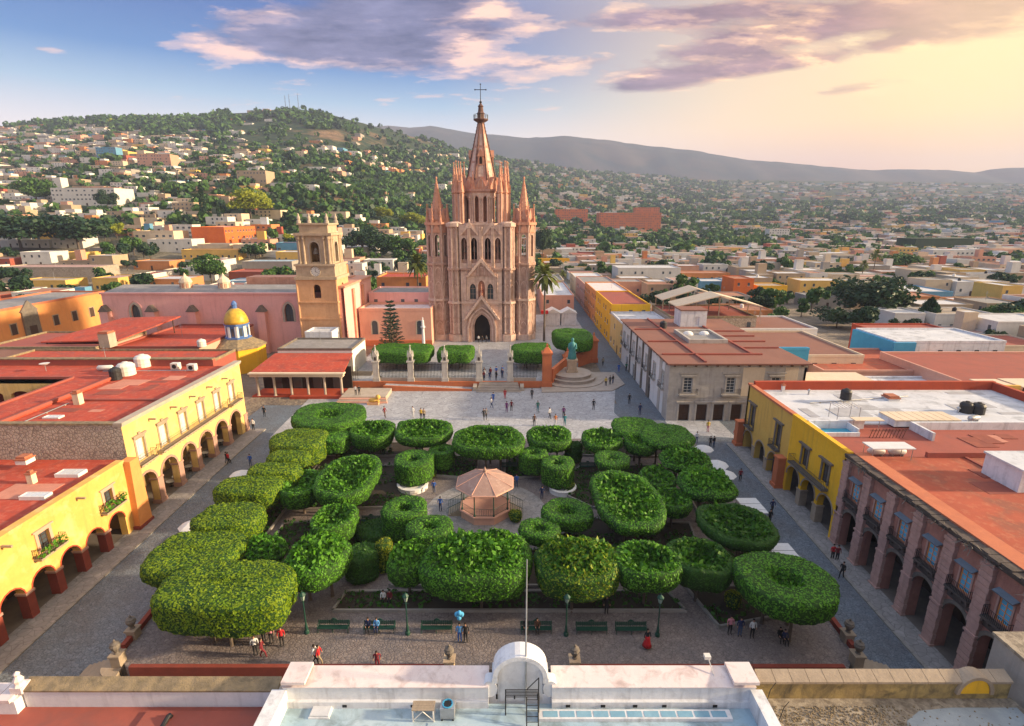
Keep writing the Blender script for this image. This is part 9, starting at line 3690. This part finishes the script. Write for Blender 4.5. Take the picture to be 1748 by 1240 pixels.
PP = [
 (437, 1118, 'person in a white top and dark trousers in the shade at the big corner laurel', 'stand', 'white', 'black', .4),
 (449, 1123, 'person in dark red clothes walking by the big corner laurel', 'walk', 'dark red', 'dark red', 2.0),
 (464, 1098, 'person in pale pink top standing close under the big corner laurel', 'stand', 'pink', 'black', .2),
 (451, 1095, 'person in dark clothes under the rim of the big corner laurel', 'stand', 'black', 'black', 1.0),
 (482, 1103, 'person in a bright red jacket standing alone near the first lamp', 'stand', 'red', 'black', .3),
 (539, 1134, 'person in a white shirt and black trousers walking before the red retaining wall', 'walk', 'white', 'black', 1.6),
 (546, 1135, 'person in a red top and shorts beside the walker in white', 'walk', 'red', 'khaki', 1.6),
 (645, 1142, 'person in a dark red poncho by the pink coping', 'lean', 'dark red', 'dark red', .2),
 (785, 1096, 'person in sky blue clothes holding blue balloons', 'stand', 'sky blue', 'blue', 0),
 (795, 1096, 'person in black beside the person with blue balloons', 'stand', 'black', 'black', 0),
 (1035, 1048, 'person in dark clothes standing under the yellow-tipped laurel', 'stand', 'black', 'black', 0),
 (1436, 987, 'person in black pushing a pale cart on the right street', 'walk', 'black', 'black', -1.0),
 (1428, 958, 'person in a dark red top on the right street, the right of a couple', 'stand', 'dark red', 'black', 0),
 (1420, 956, 'person in a red top on the right street, the left of a couple', 'stand', 'red', 'black', 0),
 (1317, 876, 'person in dark blue walking alone down the right street', 'walk', 'navy', 'black', 0),
 (1313, 894, 'person in black close to the right edge laurel', 'stand', 'black', 'black', 0),
 (452, 712, 'person in black and white standing alone at the left of the plaza', 'stand', 'black', 'black', 0),
 (428, 796, 'person in blue on the left street by the yellow hedge', 'stand', 'blue', 'jeans', 0),
 (657, 713, 'person in dark red walking before the stage steps', 'walk', 'dark red', 'brown', 1),
 (705, 713, 'person in white behind the second back row bowl', 'stand', 'white', 'white', 0),
 (719, 716, 'person in a yellow top behind the second back row bowl', 'stand', 'yellow', 'black', 0),
 (724, 717, 'person in khaki beside the one in yellow', 'stand', 'khaki', 'black', 0),
 (839, 697, 'person in white striding across the middle of the plaza', 'walk', 'white', 'jeans', 1.4),
 (842, 688, 'person in blue walking down towards the striding person', 'walk', 'blue', 'blue', 0),
 (865, 704, 'child in purple on the plaza', 'stand', 'purple', 'purple', 0),
 (873, 702, 'person in dark red beside the child in purple', 'stand', 'dark red', 'black', 0),
 (826, 717, 'person in black walking beside another in grey, on the left', 'walk', 'black', 'black', .5),
 (830, 716, 'person in grey walking beside another in black', 'walk', 'grey', 'black', .5),
 (918, 703, 'person in green on the right half of the plaza', 'stand', 'green', 'teal', 0),
 (938, 715, 'person in white and black behind the rectangular bowl', 'walk', 'white', 'black', 1),
 (948, 727, 'person in orange behind the rectangular bowl', 'stand', 'orange', 'white', 0),
 (962, 713, 'person in purple on the plaza next to one in teal', 'stand', 'purple', 'black', 0),
 (964, 727, 'person in teal dress-length clothes behind the back row', 'stand', 'teal', 'teal', 0),
 (912, 727, 'person in brown behind the rectangular bowl', 'stand', 'brown', 'black', 0),
 (1013, 700, 'person in black standing alone right of the plaza middle', 'stand', 'black', 'black', 0),
 (1092, 708, 'person in navy at the mouth of the side street', 'stand', 'navy', 'navy', 0),
 (1034, 660, 'person in yellow beside the fountain steps', 'stand', 'yellow', 'black', 0),
 (1041, 658, 'person in black beside the one in yellow near the fountain', 'stand', 'black', 'black', 0),
 (1046, 656, 'second person in black at the fountain corner', 'stand', 'black', 'jeans', .7),
 (1029, 625, 'person in pale clothes walking up the side street', 'walk', 'khaki', 'black', 3.1),
 (1056, 636, 'person in blue in the side street by the mansion', 'stand', 'blue', 'blue', 0),
 (1069, 634, 'person in a green top in the side street by the mansion', 'stand', 'green', 'black', 0),
 (1074, 690, 'person in black at the mansion wall', 'stand', 'black', 'black', 0),
 (1208, 738, 'person in a yellow top before the mansion doors', 'stand', 'yellow', 'pink', 0),
 (1189, 756, 'person in white near the furthest parasol', 'stand', 'white', 'jeans', 0),
 (1212, 764, 'person in black right of the furthest parasol', 'stand', 'black', 'black', 0),
 (1218, 764, 'second person in black right of the furthest parasol', 'stand', 'black', 'jeans', .5),
 (1254, 750, 'person in red at the corner arch of the right yellow building', 'stand', 'red', 'red', 0),
 (1263, 822, 'person in dark red under the awnings of the right arcade', 'stand', 'dark red', 'black', 0),
 (391, 793, 'person in red walking on the left street', 'walk', 'red', 'black', 2.8),
 (388, 792, 'person in black walking on the left street', 'walk', 'black', 'black', 2.8),
 (433, 735, 'person in white at the corner of the left arcade', 'stand', 'white', 'black', 0),
 (425, 733, 'person in dark clothes at the corner of the left arcade', 'stand', 'black', 'brown', 0),
 (752, 872, 'person in blue standing on the round pavement left of the bandstand', 'stand', 'blue', 'navy', 0),
 (741, 842, 'person in blue resting at the left planter', 'lean', 'blue', 'jeans', 0),
 (925, 852, 'person in navy sitting at the right planter', 'lean', 'navy', 'navy', 0),
 (882, 832, 'person in blue behind the bandstand on the right', 'stand', 'blue', 'jeans', 0),
 (667, 775, 'person in white under the bare stems of the back row', 'stand', 'white', 'black', 0),
 (655, 778, 'person in black under the bare stems of the back row', 'stand', 'black', 'black', 0),
 (1245, 1083, 'person in pink by the front right bed', 'stand', 'pink', 'black', 0),
 (1262, 1086, 'person in jeans and a dark top by the front right bed', 'stand', 'navy', 'jeans', 0),
 (1283, 1089, 'person in a white top before the big round corner laurel', 'stand', 'white', 'black', 0),
 (862, 681, 'person in red sitting at the foot of the church steps', 'lean', 'red', 'red', 0),
 (908, 681, 'person in black at the right foot of the church steps', 'stand', 'black', 'black', 0),
]
for a in PP:
 person(*a, h=1.12 if a[1] > 740 else 1.25)
rs = random.Random(12)
tops = ['black', 'navy', 'blue', 'grey', 'white', 'dark red']
for k in range(15):
 px_, z_ = rs.uniform(826, 858), AZ + .01
 yy_ = rs.uniform(107.9, 112.5)
 tp = tops[k % 6]
 x = stx0 + .8 + (k * 1.31) % (stx1 - stx0 - 1.6)
 person(0, 0, 'person in %s in the crowd at the churchyard gate%s' % (tp, ('', ', further back', ', in the thick of it')[k // 6]), 'stand', tp, ('black', 'jeans', 'navy')[k % 3], rs.uniform(-1, 1), h=1.25, at=(x, yy_, AZ), group='crowd at the churchyard gate')
for k in range(3):
 person(0, 0, 'person in %s standing in the church doorway' % ('white', 'black', 'grey')[k], 'stand', ('white', 'black', 'grey')[k], 'black', 0, h=1.2, at=(CXX - 1.0 + 1.1 * k, CFY - 1.2 - .6 * (k % 2), AZ + .02))
for px_, py_, lb, tp in ((610, 672, 'person in white on the stage at the back left', 'white'), (616, 672, 'person in black on the stage at the back left', 'black')):
 x = P(px_, py_, .88)[0]
 person(0, 0, lb, 'stand', tp, 'black', 0, h=1.2, at=(x, 99.5, .88))
bxy = {px_: P(px_, py_) for px_, py_, _ in bx}
for x, y, lb, tp, lw in ((bxy[649][0] - 1.0, bxy[649][1], 'person in navy sitting at the left end of a bench', 'navy', 'black'), (bxy[649][0] - .25, bxy[649][1], 'person in bright blue sitting on a bench beside one in navy', 'sky blue', 'navy'),
      (bxy[915][0] - .9, bxy[915][1], 'person in black on the bench behind the white gable, on the left', 'black', 'black'), (bxy[915][0] + .1, bxy[915][1], 'person in brown on the bench behind the white gable, on the right', 'brown', 'black')):
 person(0, 0, lb, 'sit', tp, lw, 0, at=(x, y - .05, .06))
for px_, py_, lb, tp in ((655, 1027, 'person in white sitting on the bed kerb under the front laurels', 'white'), (666, 1027, 'person in dark red sitting on the bed kerb under the front laurels', 'dark red'), (1330, 1092, 'person in black sitting under the big round corner laurel', 'black'), (1338, 1096, 'person in navy sitting under the big round corner laurel', 'navy')):
 x, y, _ = P(px_, py_)
 person(0, 0, lb, 'sit', tp, 'black', 0, at=(x, y, -.02))
person(1104, 1106, 'woman in a black top and long red skirt beside the last lamp', 'stand', 'black', 'red', .2, skirt='red', h=1.1)
x, y, _ = P(785, 1096, .03)
for k, (u, w, z) in enumerate(((0, 0, 2.5), (.22, .1, 2.75), (-.2, .05, 2.8), (.05, -.1, 3.05))):
 b = MB()
 b.sphere((x + u, y + w, z), .2, 10, 7, 1.2)
 o = b.build('balloon', 'blue_wood', None, True)
 tag(o, 'blue balloon floating over the seller, %s' % ('lowest of the bunch', 'on the right of the bunch', 'on the left of the bunch', 'highest of the bunch')[k], 'balloon', 'bunch of blue balloons')
 b = MB()
 b.tube((x + .24, y - .1, .95), (x + u, y + w, z - .24), .006, n=3)
 b.build('string', 'steel', o)
for k in range(6):
 y = 64.6 + 4.26 * (k % 4) + (k // 4) * 1.3
 t = thing('cafe_table', 'small white cafe table under the pale yellow arches, %s' % ('nearest the front', 'second from the front', 'third from the front', 'in the fourth arch', 'beside the nearest table', 'beside the second table')[k], 'table', (-46.4, y, zs(y) + .1), 'cafe tables under the left arches')
 b = MB()
 b.lathe(-46.4, y, [(.55, zs(y) + .84), (.55, zs(y) + .88)], 14)
 b.build('table_top', 'canvas', t)
 b = MB()
 b.lathe(-46.4, y, [(.3, zs(y) + .1), (.05, zs(y) + .16), (.04, zs(y) + .84)], 8)
 b.build('leg', 'iron', t)
